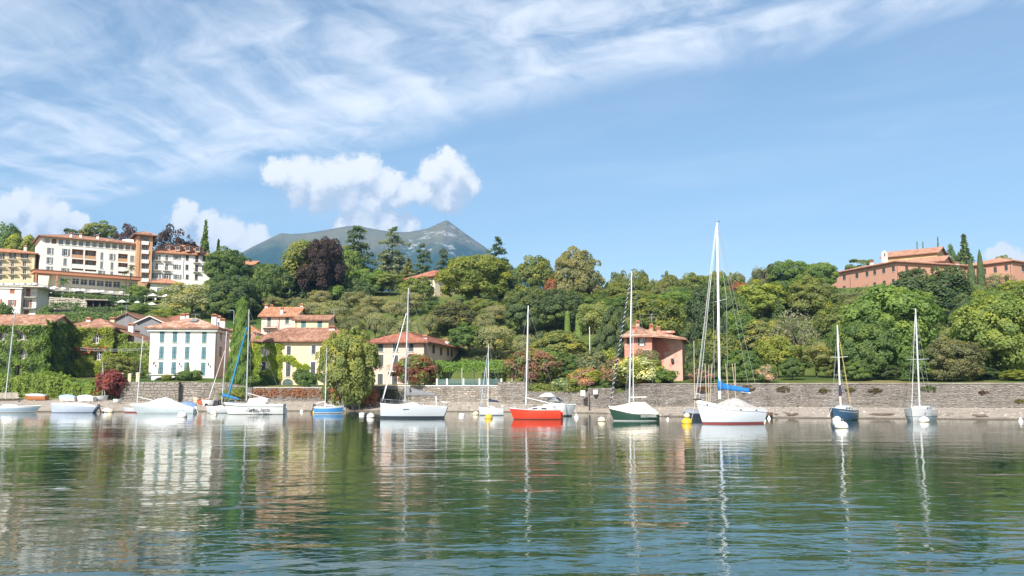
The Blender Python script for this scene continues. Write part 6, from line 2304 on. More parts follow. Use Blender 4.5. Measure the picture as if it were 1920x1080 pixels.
pole('mooring_post', 'short pale post behind the small blue boat', 'post', 622.5, 740, 133.5, 0.06, WOODP)
for k, (dz, l) in enumerate([(0, 'upper of two thin cables strung before the ivy-clad house'), (-0.45, 'lower of two thin cables strung before the ivy-clad house')]):
    a_, c_ = at(150, 652 + 4 * k, 145.5), at(283, 652 + 3 * k, 148)
    b_ = MB()
    pts = [a_.lerp(c_, t / 8) - Vector((0, 0, 0.25 * math.sin(math.pi * t / 8))) for t in range(9)]
    b_.tube([q - a_ for q in pts], 0.03, 5)
    o = b_.obj('power_cable', paint('cable', (0.35, 0.36, 0.37), 0.6), loc=a_)
    tag(o, l, 'cable')
for k, (px, py, s, l) in enumerate([(1545, 733, 26, 'yellowing tuft sprouting from the long wall behind the dark blue boat'), (1642, 733, 28, 'brown and green tuft on the long wall below the huge tree'), (1742, 729, 34, 'greenest tuft on the long wall, right of the last mast'),
                                    (1843, 736, 22, 'rusty brown tuft low on the long wall'), (1595, 731, 22, 'thin straw tuft on the long wall between two masts'), (1912, 752, 20, 'yellow tuft at the base of the long wall near the picture edge'),
                                    (1322, 731, 40, 'rusty tuft on the long wall behind the three stakes'), (1400, 730, 44, 'dry brown tuft on the long wall below the blue sail cover'), (1470, 730, 30, 'dry tuft on the long wall right of the white sailboat')]):
    Y = float(key((px - 960) / FPX, 1)) - 0.1
    p = at(px, py, Y)
    o = bpy.data.objects.new('wall_plant', CROWN['airy'][k % 3])
    o.location = p
    r = s / FPX * Y / 2
    o.scale = (r, 0.30, r * 0.42)
    o.color = (*[(0.14, 0.13, 0.03), (0.13, 0.10, 0.04), (0.11, 0.15, 0.03), (0.15, 0.07, 0.04), (0.16, 0.14, 0.05), (0.2, 0.19, 0.03), (0.16, 0.09, 0.045), (0.17, 0.11, 0.055), (0.15, 0.12, 0.06)][k], 1)
    link(o)
    tag(o, l, 'plant')


# ------------------------------------------------------------------ boats
GEL = paint('white_gelcoat', (0.60, 0.60, 0.60), 0.22, var=0.14, scale=1.2, coat=0.3)
DECKM = paint('deck_white', (0.66, 0.65, 0.62), 0.55, var=0.15)
ALU = paint('mast_aluminium', (0.62, 0.63, 0.64), 0.35, 0.35, var=0.1)
MASTW = paint('mast_white', (0.74, 0.74, 0.73), 0.3, var=0.06)
WIRE = paint('stay_wire', (0.42, 0.42, 0.42), 0.4, 0.6)
STEEL = paint('steel_rail', (0.55, 0.56, 0.57), 0.25, 0.8)
BLACK = paint('black_trim', (0.025, 0.026, 0.03), 0.4)
TINT = paint('dark_acrylic', (0.025, 0.032, 0.038), 0.12, var=0.1)
WEED = paint('weedy_waterline', (0.055, 0.062, 0.045), 0.7, var=0.4, scale=5)
ROPE = paint('rope', (0.52, 0.48, 0.40), 0.9)


def hull_pts(L, B, fb, rake, tw, t, full=2.2):
    """Half breadth and sheer height at t (0 stern, 1 bow)."""
    s0, sm, s1 = fb
    sh = s0 + (sm - s0) * (1 - (1 - min(t / 0.4, 1)) ** 2) if t < 0.4 else sm + (s1 - sm) * ((t - 0.4) / 0.6) ** 1.7
    hb = B / 2 * (tw + (1 - tw) * math.sin(math.pi / 2 * min(1, t / 0.45))) if t < 0.45 else B / 2 * (1 - ((t - 0.45) / 0.55) ** full)
    return max(hb, 0.015), sh


def flat_text(o, parent):
    link(o)
    bpy.context.view_layer.update()
    me = bpy.data.meshes.new_from_object(o.evaluated_get(bpy.context.evaluated_depsgraph_get()))
    n = bpy.data.objects.new('lettering', me)
    n.location, n.rotation_euler, n.scale = o.location, o.rotation_euler, o.scale
    bpy.data.objects.remove(o)
    n.parent = parent
    COL.objects.link(n)
    return n


class Boat:
    def __init__(self, name, label, stern, bow, B, fb, rake, tw, hull, stripe=None, bottom=None, band=None, group='boats moored in the bay', stern_rake=0.0, z=0.0, full=2.2, stripe_z=(0.05, 0.14), tilt=0.0, cat='boat', base=None):
        S, Bo = at(stern[0], 780, stern[1]), at(bow[0], 780, bow[1])
        S.z = Bo.z = 0
        self.L = L = (Bo - S).length
        d = Bo - S
        self.rz = math.atan2(d.y, d.x)
        self.B, self.fb, self.rake, self.tw, self.full, self.sr = B, fb, rake, tw, full, stern_rake
        self.root = empty(name, (S.x, S.y, z), label, cat, group, self.rz)
        self.root.rotation_euler = (tilt, 0, self.rz)
        self.Minv = (Matrix.Translation((S.x, S.y, z)) @ Matrix.Rotation(self.rz, 4, 'Z')).inverted()
        mats = [hull, band or hull, stripe or hull, bottom or WEED]
        mb = MB()
        n = 22
        rings = []
        for i in range(n + 1):
            t = i / n
            hb, sh = self.hb(t), self.sh(t)
            zs = [sh, sh - 0.10 * fb[1], sh - 0.20 * fb[1], sh * 0.62 + 0.05, sh * 0.42 + 0.05, stripe_z[1] + 0.02, stripe_z[1], stripe_z[0], -0.12, -0.32]
            ring = []
            for z_ in zs:
                f = (sh - z_) / (sh + 0.34)
                y = hb * (1 - 0.30 * f ** 2.4) * (1 if f < 0.97 else 0.6)
                ring.append((self.X(t, z_), y, z_))
            rings.append(ring)
        m = len(rings[0])
        mid = [0 if k not in (0, 1, 6, 7, 8) else (1 if k < 2 else (2 if k == 6 else 3)) for k in range(m - 1)]
        for sgn in (1, -1):
            o = len(mb.v)
            for r in rings:
                mb.v += [(x, y * sgn, z_) for x, y, z_ in r]
            for i in range(n):
                for k in range(m - 1):
                    f = [o + i * m + k, o + (i + 1) * m + k, o + (i + 1) * m + k + 1, o + i * m + k + 1]
                    mb.f.append(f if sgn < 0 else f[::-1])
                    mb.t.append(0.5)
                    mb.mi.append(mid[k])
        for k in range(m - 1):          # transom
            mb.add([(rings[0][k][0], rings[0][k][1], rings[0][k][2]), (rings[0][k][0], -rings[0][k][1], rings[0][k][2]), (rings[0][k + 1][0], -rings[0][k + 1][1], rings[0][k + 1][2]), (rings[0][k + 1][0], rings[0][k + 1][1], rings[0][k + 1][2])], [(0, 1, 2, 3)], mi=mid[k])
        self.hull = mb.obj('hull', mats, self.root, smooth=True, fix=False)
        self.hull.data.set_sharp_from_angle(angle=0.6)

    def hb(self, t):
        return hull_pts(self.L, self.B, self.fb, self.rake, self.tw, t, self.full)[0]

    def sh(self, t):
        return hull_pts(self.L, self.B, self.fb, self.rake, self.tw, t, self.full)[1]

    def X(self, t, z):
        fr = z / self.fb[2]
        return t * (self.L + self.rake * fr) - (1 - t) * self.sr * z / self.fb[0]

    def t_of(self, x):
        return min(1, max(0, x / (self.L + self.rake)))

    def loc(self, px, py, dY=0.0, Yref=None):
        """Boat coordinates of the picture point, taken in the boat's own middle plane."""
        c = self.root.location
        ax = Vector((math.cos(self.rz), math.sin(self.rz), 0))
        nrm = Vector((-ax.y, ax.x, 0))
        d = ray(px, py)
        o = Vector((0, 0, CAM_H))
        k = (c - o).dot(nrm) / d.dot(nrm)
        return self.Minv @ (o + d * k)

    def deck(self, mat=DECKM, camber=0.05, drop=0.03):
        mb = MB()
        n = 16
        rings = []
        for i in range(n + 1):
            t = i / n
            hb, sh = self.hb(t) * 0.985, self.sh(t) - drop
            rings.append([(self.X(t, sh), y * hb, sh + camber * self.B * (1 - y * y)) for y in (-1, -0.5, 0, 0.5, 1)])
        mb.loft(rings, caps=False)
        self.deck_o = mb.obj('deck', mat, self.root, smooth=True)
        r = MB()
        for sgn in (1, -1):
            r.tube([(self.X(i / n, self.sh(i / n)), sgn * self.hb(i / n), self.sh(i / n) + 0.005) for i in range(n + 1)], 0.022, 5)
        r.obj('toe_rail', mat, self.root)

    def cabin(self, x0, x1, w, h, a=0.5, b=0.25, mat=None, windows=2, wz=0.45, wh=0.32, round_=0.10):
        """x0..x1 along the boat; a, b slope lengths at the bow and stern ends."""
        z0 = min(self.sh(self.t_of(x0)), self.sh(self.t_of(x1))) - 0.04
        me = bpy.data.meshes.new('cabin')
        bm = bmesh.new()
        tb = self.t_of(x1)
        wf = min(w, self.hb(tb) * 1.6)
        P = [(x0, -w / 2, z0), (x1, -wf / 2, z0), (x1, wf / 2, z0), (x0, w / 2, z0), (x0 + b, -w * 0.41, z0 + h), (x1 - a, -wf * 0.36, z0 + h * 0.86), (x1 - a, wf * 0.36, z0 + h * 0.86), (x0 + b, w * 0.41, z0 + h)]
        vs_ = [bm.verts.new(p) for p in P]
        for f in ((0, 3, 2, 1), (4, 5, 6, 7), (0, 1, 5, 4), (1, 2, 6, 5), (2, 3, 7, 6), (3, 0, 4, 7)):
            bm.faces.new([vs_[k] for k in f])
        bmesh.ops.bevel(bm, geom=list(bm.edges), offset=min(round_, h * 0.3), segments=2, affect='EDGES')
        bm.to_mesh(me)
        bm.free()
        me.materials.append(mat or GEL)
        c = link(bpy.data.objects.new('cabin', me), self.root)
        for sgn in (1, -1):
            for k in range(windows):
                f0, f1 = (k + 0.22) / windows, (k + 0.80) / windows
                q = []
                for (fx, fz) in ((f0, wz - wh / 2), (f1, wz - wh / 2), (f1, wz + wh / 2), (f0, wz + wh / 2)):
                    xa, xb = x0 + 0.2 + b * fz, x1 - 0.2 - a * fz
                    x = xa + (xb - xa) * fx
                    fr = (x - x0) / (x1 - x0)
                    yb = (w + (wf - w) * fr) / 2
                    yt = (w * 0.82 + (wf * 0.72 - w * 0.82) * fr) / 2
                    q.append((x, sgn * (yb + (yt - yb) * fz + 0.012), z0 + h * fz))
                m = MB()
                m.add(q + [(x, y - sgn * 0.03, z_) for x, y, z_ in q], [(0, 1, 2, 3), (4, 7, 6, 5), (0, 4, 5, 1), (1, 5, 6, 2), (2, 6, 7, 3), (3, 7, 4, 0)])
                m.obj('window', TINT, c)
        return c, z0 + h

    def mast(self, foot, top, r=0.06, mat=ALU, spreaders=(), wind=True):
        """foot, top: points in boat coordinates."""
        m = MB()
        m.tube([foot, Vector(foot).lerp(Vector(top), 0.6), top], [r, r * 0.95, r * 0.72], 8)
        o = m.obj('mast', mat, self.root, smooth=False)
        self.mt, self.mf = Vector(top), Vector(foot)
        tips = []
        for f, half in spreaders:
            p = self.mf.lerp(self.mt, f)
            s = MB()
            for sgn in (1, -1):
                s.tube([p, p + Vector((-0.15, sgn * half, 0.05))], [0.025, 0.018], 5)
                tips.append(p + Vector((-0.15, sgn * half, 0.05)))
            s.obj('spreader', mat, o)
        if wind:
            s = MB()
            s.tube([self.mt, self.mt + Vector((0.0, 0, 0.25))], 0.012, 4)
            s.tube([self.mt + Vector((0.2, 0, 0.16)), self.mt + Vector((-0.25, 0, 0.16))], 0.012, 4)
            s.add([self.mt + Vector((-0.2, 0.004, 0.24)), self.mt + Vector((-0.34, 0.004, 0.16)), self.mt + Vector((-0.2, 0.004, 0.10)), self.mt + Vector((-0.2, -0.004, 0.24)), self.mt + Vector((-0.34, -0.004, 0.16)), self.mt + Vector((-0.2, -0.004, 0.10))], [(0, 1, 2), (5, 4, 3)])
            s.obj('wind_vane', BLACK, o)
        return tips

    def stays(self, tips=(), fore=True, back=True, r=0.012, frac=0.98):
        p = self.mf.lerp(self.mt, frac)
        s = MB()
        bowp = Vector((self.X(1, self.fb[2]) - 0.05, 0, self.fb[2]))
        if fore:
            s.tube([p, bowp], r, 4, cap=False)
        if back:
            s.tube([self.mt, (self.X(0, self.fb[0]) + 0.05, 0, self.fb[0])], r, 4, cap=False)
        t = self.t_of(self.mf.x - 0.1)
        for sgn in (1, -1):
            c = Vector((self.mf.x - 0.15, sgn * self.hb(t) * 0.96, self.sh(t)))
            tp = [q for q in tips if q.y * sgn > 0]
            for q in tp:
                s.tube([p, q, c], r, 4, cap=False)
            if not tp:
                s.tube([p, c], r, 4, cap=False)
            s.tube([self.mf.lerp(self.mt, 0.5), Vector((self.mf.x + 0.5, c.y, c.z))], r, 4, cap=False)
        s.obj('stay', WIRE, self.root)

    def furled(self, a, b, r, mat, stripe=None):
        """A sail rolled round the forestay from a (low) to b (high)."""
        a, b = Vector(a), Vector(b)
        n = 26
        m = MB()
        pts = [a.lerp(b, k / n) for k in range(n + 1)]
        rad = [r * (0.45 + 0.55 * min(1, k / n * 6)) * (1 - 0.55 * k / n) * (1 + 0.10 * math.sin(k * 2.1)) for k in range(n + 1)]
        m.tube(pts, rad, 8)
        o = m.obj('furled_sail', mat, self.root, smooth=True)
        if stripe:                     # a lace wound round the roll
            m = MB()
            N_ = 200
            d = (b - a).normalized()
            u_ = d.cross(Vector((0, 1, 0))).normalized()
            v_ = d.cross(u_)
            hp = []
            for k in range(N_ + 1):
                f = k / N_
                rr = r * (1 - 0.55 * f) * 1.06 + 0.01
                q = f * 2 * math.pi * 26
                hp.append(a.lerp(b, f) + (u_ * math.cos(q) + v_ * math.sin(q)) * rr)
            m.tube(hp, 0.022, 4)
            m.obj('lacing', stripe, o)
        return o

    def boom(self, a, b, mat=ALU, r=0.05, cover=None, h0=0.45, h1=0.15, w=0.14):
        m = MB()
        m.tube([a, b], r, 6)
        o = m.obj('boom', mat, self.root)
        if cover:
            a, b = Vector(a), Vector(b)
            rings = []
            n = 14
            rg = random.Random(int(abs(a.x) * 100))
            for k in range(n + 1):
                f = k / n
                c = a.lerp(b, f)
                h = (h0 + (h1 - h0) * f ** 0.8) * (1 + rg.uniform(-0.06, 0.06))
                ww = w * (1 - 0.45 * f) * (1 + rg.uniform(-0.12, 0.12))
                rings.append([(c.x, c.y + ww * sy, c.z + h * sz - 0.04) for sy, sz in ((-0.6, -0.12), (-1, 0.15), (-0.75, 0.6), (0, 1.0), (0.75, 0.6), (1, 0.15), (0.6, -0.12))])
            m = MB()
            m.loft(rings, closed=True)
            m.obj('sail_cover', cover, o, smooth=True)
        return o

    def tent(self, t0, t1, ridge, mat, over=1.02, drop=0.06, round_=0.55, n=18, name='cover', seed=1):
        """Tarpaulin over the boat: ridge(f) gives the height above the sheer along f = 0..1 (stern to bow)."""
        rg = random.Random(seed)
        rings = []
        for k in range(n + 1):
            f = k / n
            t = t0 + (t1 - t0) * f
            hb, sh = self.hb(t) * over + 0.015, self.sh(t)
            h = ridge(f) * (1 + rg.uniform(-0.05, 0.05))
            x = self.X(t, sh)
            prof = [(-1.0, -drop), (-0.98, 0.02), (-0.62, round_ * 0.75 * h), (-0.3, round_ * 1.35 * h), (0, h), (0.3, round_ * 1.35 * h), (0.62, round_ * 0.75 * h), (0.98, 0.02), (1.0, -drop)]
            rings.append([(x, y * hb, sh + min(z_, h) + rg.uniform(-0.012, 0.012)) for y, z_ in prof])
        m = MB()
        m.loft(rings, caps=True)
        return m.obj(name, mat, self.root, smooth=True)

    def pulpit(self, aft=True, h=0.55):
        m = MB()
        xb = self.X(1, self.fb[2])
        pts = []
        for t, sgn in ((0.84, 1), (0.93, 1), (0.995, 0), (0.93, -1), (0.84, -1)):
            pts.append((self.X(t, self.sh(t)), sgn * self.hb(t) * 0.9, self.sh(t) + h))
        m.tube(pts, 0.016, 4)
        for (x, y, z_) in pts:
            m.tube([(x, y, z_ - h), (x, y, z_)], 0.014, 4)
        if aft:
            pts = []
            for t, sgn in ((0.14, 1), (0.01, 1), (0.01, -1), (0.14, -1)):
                pts.append((self.X(t, self.sh(t)), sgn * self.hb(t) * 0.92, self.sh(t) + h))
            m.tube(pts, 0.016, 4)
            for (x, y, z_) in pts:
                m.tube([(x, y, z_ - h), (x, y, z_)], 0.014, 4)
        for t in (0.3, 0.5, 0.68):
            for sgn in (1, -1):
                y, z_ = sgn * self.hb(t) * 0.94, self.sh(t)
                m.tube([(self.X(t, z_), y, z_), (self.X(t, z_), y, z_ + h)], 0.012, 4)
        for sgn in (1, -1):
            m.tube([(self.X(t, self.sh(t)), sgn * self.hb(t) * 0.93, self.sh(t) + h) for t in (0.14, 0.3, 0.5, 0.68, 0.84)], 0.006, 4, cap=False)
        m.obj('guard_rail', STEEL, self.root)

    def outboard(self, y=0.0, mat=BLACK, tilt=0.35):
        m = MB()
        x, z_ = self.X(0, self.fb[0]) - 0.12, self.fb[0]
        M_ = Matrix.Translation((x, y, z_)) @ Matrix.Rotation(tilt, 4, 'Y')
        m.box((-0.22, -0.15, 0.0), (0.14, 0.15, 0.42), M_, taper=0.75)
        m.box((-0.10, -0.06, -0.75), (0.04, 0.06, 0.004), M_)
        m.box((-0.22, -0.09, -0.9), (0.12, 0.09, -0.75), M_, taper=0.8)
        m.obj('outboard_motor', mat, self.root)

    def rudder(self, mat=None):
        m = MB()
        x = self.X(0, 0.2)
        m.box((x - 0.34, -0.025, -0.3), (x - 0.02, 0.025, self.fb[0] * 0.8))
        m.obj('rudder', mat or GEL, self.root)

    def line(self, a, b, r=0.015, mat=ROPE, sag=0.1, name='mooring_line'):
        a, b = Vector(a), Vector(b)
        m = MB()
        m.tube([a.lerp(b, k / 6) - Vector((0, 0, sag * math.sin(math.pi * k / 6))) for k in range(7)], r, 4)
        m.obj(name, mat, self.root)

    def fenders(self, ts, side=1, mat=None):
        for t in ts:
            m = MB()
            z_ = self.sh(t)
            y = side * (self.hb(t) + 0.12)
            x = self.X(t, z_)
            m.tube([(x, y, z_ - 0.72), (x, y, z_ - 0.66), (x, y, z_ - 0.24), (x, y, z_ - 0.18)], [0.03, 0.10, 0.10, 0.03], 8)
            m.tube([(x, y, z_ - 0.18), (x, y * 0.96, z_ + 0.05)], 0.012, 4)
            m.obj('fender', mat or WHITE, self.root)

    def hatch(self, x, z, w=0.5):
        m = MB()
        m.box((x - w / 2, -w / 2, z - 0.03), (x + w / 2, w / 2, z + 0.05), taper=0.9)
        m.obj('hatch', TINT, self.root)
        m = MB()
        for sgn in (1, -1):
            m.lathe([(0.09, z - 0.25), (0.07, z - 0.10), (0.10, z - 0.04), (0.02, z - 0.03)], 8, Matrix.Translation((max(0.5, x - 2.0), sgn * self.B * 0.33, 0)))
        m.obj('winch', STEEL, self.root)

    def text(self, s, t, z, size, mat, side=-1, shear=0.0, align='LEFT', extrude=0.004, sx=1.0, bold=0.0):
        cu = bpy.data.curves.new('lettering', 'FONT')
        cu.body = s
        cu.size = size
        cu.extrude = extrude
        cu.offset = bold
        cu.shear = shear
        cu.align_x = align
        cu.resolution_u = 2
        cu.materials.append(mat)
        o = bpy.data.objects.new('lettering', cu)
        sh = self.sh(t)
        f = (sh - z) / (sh + 0.34)
        y = self.hb(t) * (1 - 0.30 * f ** 2.4) + 0.015
        dt = 0.06
        yn = (self.hb(min(t + dt, 1)) - self.hb(max(t - dt, 0))) / (self.L * 2 * dt)
        # seen from the viewer's side: which side is it?
        o.location = (self.X(t, z), side * y, z)
        if side > 0:
            o.rotation_euler = (math.pi / 2 + 0.10, 0, math.pi + math.atan(yn))
        else:
            o.rotation_euler = (math.pi / 2 - 0.0, 0, -math.atan(yn))
        o.scale = (sx, 1, 1)
        return flat_text(o, self.root)


# light blue sailboat at the picture edge
LBLUE = paint('pale_blue_hull', (0.30, 0.38, 0.46), 0.3, coat=0.2)
b = Boat('sailboat', 'pale blue sailboat with a white deck cut by the picture edge', (-24, 121), (66, 121.5), 2.2, (0.85, 0.80, 0.95), 0.75, 0.65, LBLUE, band=GEL, stripe=GEL)
b.deck()
b.cabin(1.9, 4.6, 1.5, 0.42, 0.9, 0.5)
b.mast(b.loc(10, 748), b.loc(28, 583), 0.075, ALU, [(0.5, 0.7)], wind=False)
b.stays()
b.outboard()
# covered blue-grey boat
GBL = paint('grey_blue_tarp', (0.36, 0.41, 0.52), 0.65, var=0.15)
b = Boat('covered_boat', 'boat wholly wrapped in a blue-grey tarpaulin near the red maple', (176, 121.5), (97, 121), 2.3, (0.72, 0.88, 1.25), 0.25, 0.7, GBL, bottom=BLACK, stern_rake=0.5)
b.deck(GBL)
b.tent(0.02, 0.97, lambda f: 0.12 + 0.32 * math.sin(math.pi * min(1, f * 1.05)) ** 0.8, paint('pale_tarp', (0.58, 0.60, 0.63), 0.7), over=0.97)
b.outboard()
# white covered powerboat
WT = paint('white_tarp', (0.60, 0.61, 0.63), 0.6, var=0.1)
b = Boat('powerboat', 'long white powerboat under a smooth white cover', (366, 118), (258, 117.5), 2.5, (0.50, 0.95, 1.15), 1.15, 0.85, paint('pale_grey_hull', (0.50, 0.56, 0.60), 0.25, coat=0.3), band=GEL, bottom=paint('hull_bottom_grey', (0.42, 0.46, 0.48), 0.4), full=1.9)
b.deck()
b.tent(0.0, 0.98, lambda f: 0.10 + 0.95 * math.exp(-((f - 0.50) / 0.24) ** 2) + 0.10 * (1 - f), WT, over=1.01, drop=0.05, round_=0.64)
b.outboard(mat=GEL)
b = Boat('covered_dinghy', 'small boat under a bright blue cover behind the long powerboat', (368, 123.5), (332, 123), 1.7, (0.55, 0.6, 0.7), 0.3, 0.8, GEL)
b.tent(0.0, 0.97, lambda f: 0.25 + 0.65 * math.sin(math.pi * (f * 0.8 + 0.15)), paint('blue_tarp', (0.16, 0.24, 0.44), 0.6), over=1.03)
# dinghy with mast and small grey boat
b = Boat('sailing_dinghy', 'small grey dinghy with a red bottom and a bare mast behind the powerboat', (266, 122.5), (233, 122.5), 1.5, (0.55, 0.55, 0.7), 0.2, 0.8, paint('dinghy_grey', (0.45, 0.47, 0.50), 0.4), bottom=paint('red_bottom', (0.25, 0.06, 0.05), 0.5), stripe=paint('red_bottom', (0.25, 0.06, 0.05), 0.5))
b.deck(drop=0.12)
b.mast(b.loc(257, 756), b.loc(268, 630), 0.055, MASTW, wind=False)
b.boom(b.loc(259, 744), b.loc(287, 751), MASTW, 0.04)
b.stays(back=False, frac=0.7)
BLUE = paint('blue_canvas', (0.02, 0.17, 0.42), 0.65, var=0.15)
b = Boat('sailboat', 'small grey sailboat with a blue boom cover next to the lettered boat', (442, 119.5), (389, 119), 1.9, (0.75, 0.75, 0.9), 0.25, 0.7, paint('mid_grey_hull', (0.48, 0.50, 0.52), 0.35), band=GEL)
b.deck()
b.cabin(1.4, 2.9, 1.2, 0.3, 0.5, 0.2)
b.mast(b.loc(416, 756), b.loc(425, 621), 0.055, MASTW, wind=False)
b.stays(fore=False, frac=0.9)
b.boom(b.loc(416.5, 742), b.loc(449, 749), MASTW, 0.04, BLUE, 0.50, 0.16, 0.13)
b.furled(b.loc(391, 750), b.loc(421, 658), 0.06, MASTW)
# lettered white sailboat
b = Boat('sailboat', 'white sailboat with italic lettering along its hull and a blue furled jib', (533, 112.5), (427, 112.2), 2.5, (1.22, 1.22, 1.42), 0.5, 0.75, GEL, band=GEL, stripe=GEL)
b.deck()
rb = MB()
for sgn in (1, -1):
    rb.tube([(b.X(k / 16, b.sh(k / 16) - 0.26), sgn * (b.hb(k / 16) * 0.985 + 0.012), b.sh(k / 16) - 0.26) for k in range(17)], 0.035, 5)
rb.obj('rubbing_strake', BLACK, b.root)
b.cabin(2.0, 5.2, 1.7, 0.50, 1.2, 0.4, windows=0)
b.tent(0.28, 0.60, lambda f: 0.55 + 0.35 * math.sin(math.pi * (0.15 + f * 0.7)), paint('beige_cover', (0.56, 0.52, 0.47), 0.8), over=0.72, drop=-0.02, name='spray_hood')
tips = b.mast(b.loc(462, 751), b.loc(467, 580), 0.075, ALU, [(0.52, 0.8)])
b.stays(tips)
b.furled(b.loc(427, 748), b.loc(463, 613), 0.16, paint('teal_blue_sailcloth', (0.02, 0.20, 0.36), 0.6))
b.boom(b.loc(464, 737), b.loc(503, 748), ALU, 0.05)
b.pulpit()
b.rudder()
b.text('Turbo...lenta', 0.645, 0.36, 0.66, paint('dark_lettering', (0.03, 0.03, 0.05), 0.4), side=1, shear=0.35, sx=0.95, bold=0.012)
b.hatch(4.2, 1.66)
# small blue boat
b = Boat('sailboat', 'little bright blue sailboat with a white deck by the big magnolia', (590, 117.5), (641, 117.5), 1.8, (0.85, 0.82, 0.95), 0.25, 0.75, paint('bright_blue_hull', (0.06, 0.24, 0.52), 0.3, coat=0.2), band=GEL, stripe=GEL)
b.deck()
b.cabin(1.2, 3.0, 1.3, 0.38, 0.6, 0.2, windows=3)
b.mast(b.loc(609.5, 760), b.loc(613, 652), 0.05, MASTW, [(0.55, 0.5)], wind=False)
b.stays(frac=0.95)
b.boom(b.loc(610, 752), b.loc(592, 757), ALU, 0.035)
b.pulpit(h=0.4)
b.outboard()
# grey cruising sailboat
GREYH = paint('light_grey_hull', (0.43, 0.46, 0.50), 0.22, var=0.06, coat=0.35)
b = Boat('sailboat', 'light grey sailboat with a grey boom cover in front of the pink house', (832, 96.0), (713.5, 96.0), 2.6, (1.12, 1.28, 1.52), 0.05, 0.8, GREYH, stripe=BLACK, bottom=paint('navy_bottom', (0.03, 0.045, 0.07), 0.4), stern_rake=0.42, full=2.6, stripe_z=(0.10, 0.24))
b.deck()
b.cabin(2.3, 5.7, 1.7, 0.46, 1.9, 0.7, windows=1, wz=0.55, wh=0.22)
tips = b.mast(b.loc(759.5, 755), b.loc(766, 540), 0.085, ALU, [(0.42, 0.9), (0.72, 0.6)])
b.stays(tips)
b.furled(b.loc(717, 752), b.loc(762, 587), 0.085, MASTW)
COVG = paint('grey_canvas', (0.19, 0.19, 0.20), 0.8, var=0.12)
bo = b.boom(b.loc(762, 741), b.loc(818, 741), MASTW, 0.07, COVG, 0.98, 0.22, 0.16)
p = b.loc(770, 733)
cu = bpy.data.curves.new('emblem', 'FONT')
cu.body = 'S'
cu.size = 0.52
cu.offset = 0.02
cu.extrude = 0.005
cu.materials.append(BLACK)
em = bpy.data.objects.new('emblem', cu)
em.location = (p.x + 0.12, 0.165, p.z - 0.10)
em.rotation_euler = (math.pi / 2 + 0.28, 0, math.pi + 0.02)
em.scale = (0.8, 1, 1)
em = flat_text(em, b.root)
em.name = 'emblem'
b.line(b.loc(817.5, 742), b.loc(819, 763), 0.06, MASTW, 0.0, 'mainsheet')
b.pulpit()
m = MB()
m.box((b.X(0.55, 1.1), b.hb(0.55) * 0.99, 0.93), (b.X(0.64, 1.1), b.hb(0.55) * 0.99 + 0.02, 1.0))
m.obj('port_window', TINT, b.root)
b.hatch(4.3, 1.62)
# small white sailboat with navy boom cover
b = Boat('sailboat', 'small white sailboat with a navy boom cover and pale blue furled jib', (944, 107), (900, 107), 1.9, (0.72, 0.80, 0.98), 0.2, 0.7, GEL, stripe=paint('grey_stripe', (0.35, 0.38, 0.42), 0.4))
b.deck()
b.cabin(0.7, 2.5, 1.4, 0.48, 0.9, 0.7, windows=2, wh=0.2)
b.mast(b.loc(915, 761), b.loc(916, 646), 0.05, MASTW, [(0.5, 0.5)], wind=False)
b.stays(frac=0.96)
b.furled(b.loc(901, 762), b.loc(914.5, 662), 0.07, paint('pale_blue_sailcloth', (0.30, 0.42, 0.52), 0.6))
b.boom(b.loc(915.5, 752), b.loc(936, 754), ALU, 0.035, paint('navy_canvas', (0.025, 0.03, 0.07), 0.7), 0.42, 0.14, 0.11)
b.pulpit(h=0.4)
# red sailboat
REDH = paint('red_hull', (0.62, 0.055, 0.025), 0.28, var=0.18, coat=0.25)
b = Boat('sailboat', 'bright red sailboat with a white cabin and tall bare mast', (1050, 92.2), (963, 92.0), 2.3, (0.95, 0.95, 1.12), 0.45, 0.78, REDH, band=REDH, bottom=paint('dark_red_bottom', (0.16, 0.03, 0.025), 0.4), stripe=paint('dark_red_bottom', (0.16, 0.03, 0.025), 0.4), stripe_z=(0.03, 0.08))
b.deck(GEL)
b.cabin(0.9, 3.9, 1.5, 0.45, 1.3, 0.3, windows=2, wh=0.34)
tips = b.mast(b.loc(986, 759), b.loc(990.5, 573), 0.07, MASTW, [(0.45, 0.6)], wind=False)
b.stays(tips, r=0.010)
b.boom(b.loc(987, 745.5), b.loc(1028, 755), MASTW, 0.045)
b.pulpit(aft=False, h=0.35)
b.rudder(REDH)
b.hatch(2.6, 1.36, 0.45)
# cabin motorboat behind it
b = Boat('motorboat', 'white cabin motorboat with dark windscreen moored behind the red sailboat', (1020, 104.5), (1072, 104), 2.4, (1.30, 1.35, 1.30), 0.55, 0.85, GEL, stripe=paint('grey_stripe', (0.35, 0.38, 0.42), 0.4), stripe_z=(0.12, 0.2))
b.deck()
b.cabin(0.6, 2.9, 2.0, 0.42, 1.0, 0.1, windows=0)
m = MB()
za = b.sh(0.4) + 0.34
R1 = [(0.5, -0.95, za), (1.9, -0.90, za), (2.35, -0.45, za), (2.5, 0, za), (2.35, 0.45, za), (1.9, 0.90, za), (0.5, 0.95, za)]
R2 = [(0.5, -0.78, za + 0.55), (1.35, -0.74, za + 0.52), (1.65, -0.40, za + 0.48), (1.75, 0, za + 0.47), (1.65, 0.40, za + 0.48), (1.35, 0.74, za + 0.52), (0.5, 0.78, za + 0.55)]
m.loft([R1, R2], caps=False)
m.obj('windscreen', TINT, b.root)
m = MB()
m.tube(R2, 0.03, 5)
for k in (1, 3, 5):
    m.tube([R1[k], R2[k]], 0.03, 5)
m.obj('windscreen_frame', STEEL, b.root)
m = MB()
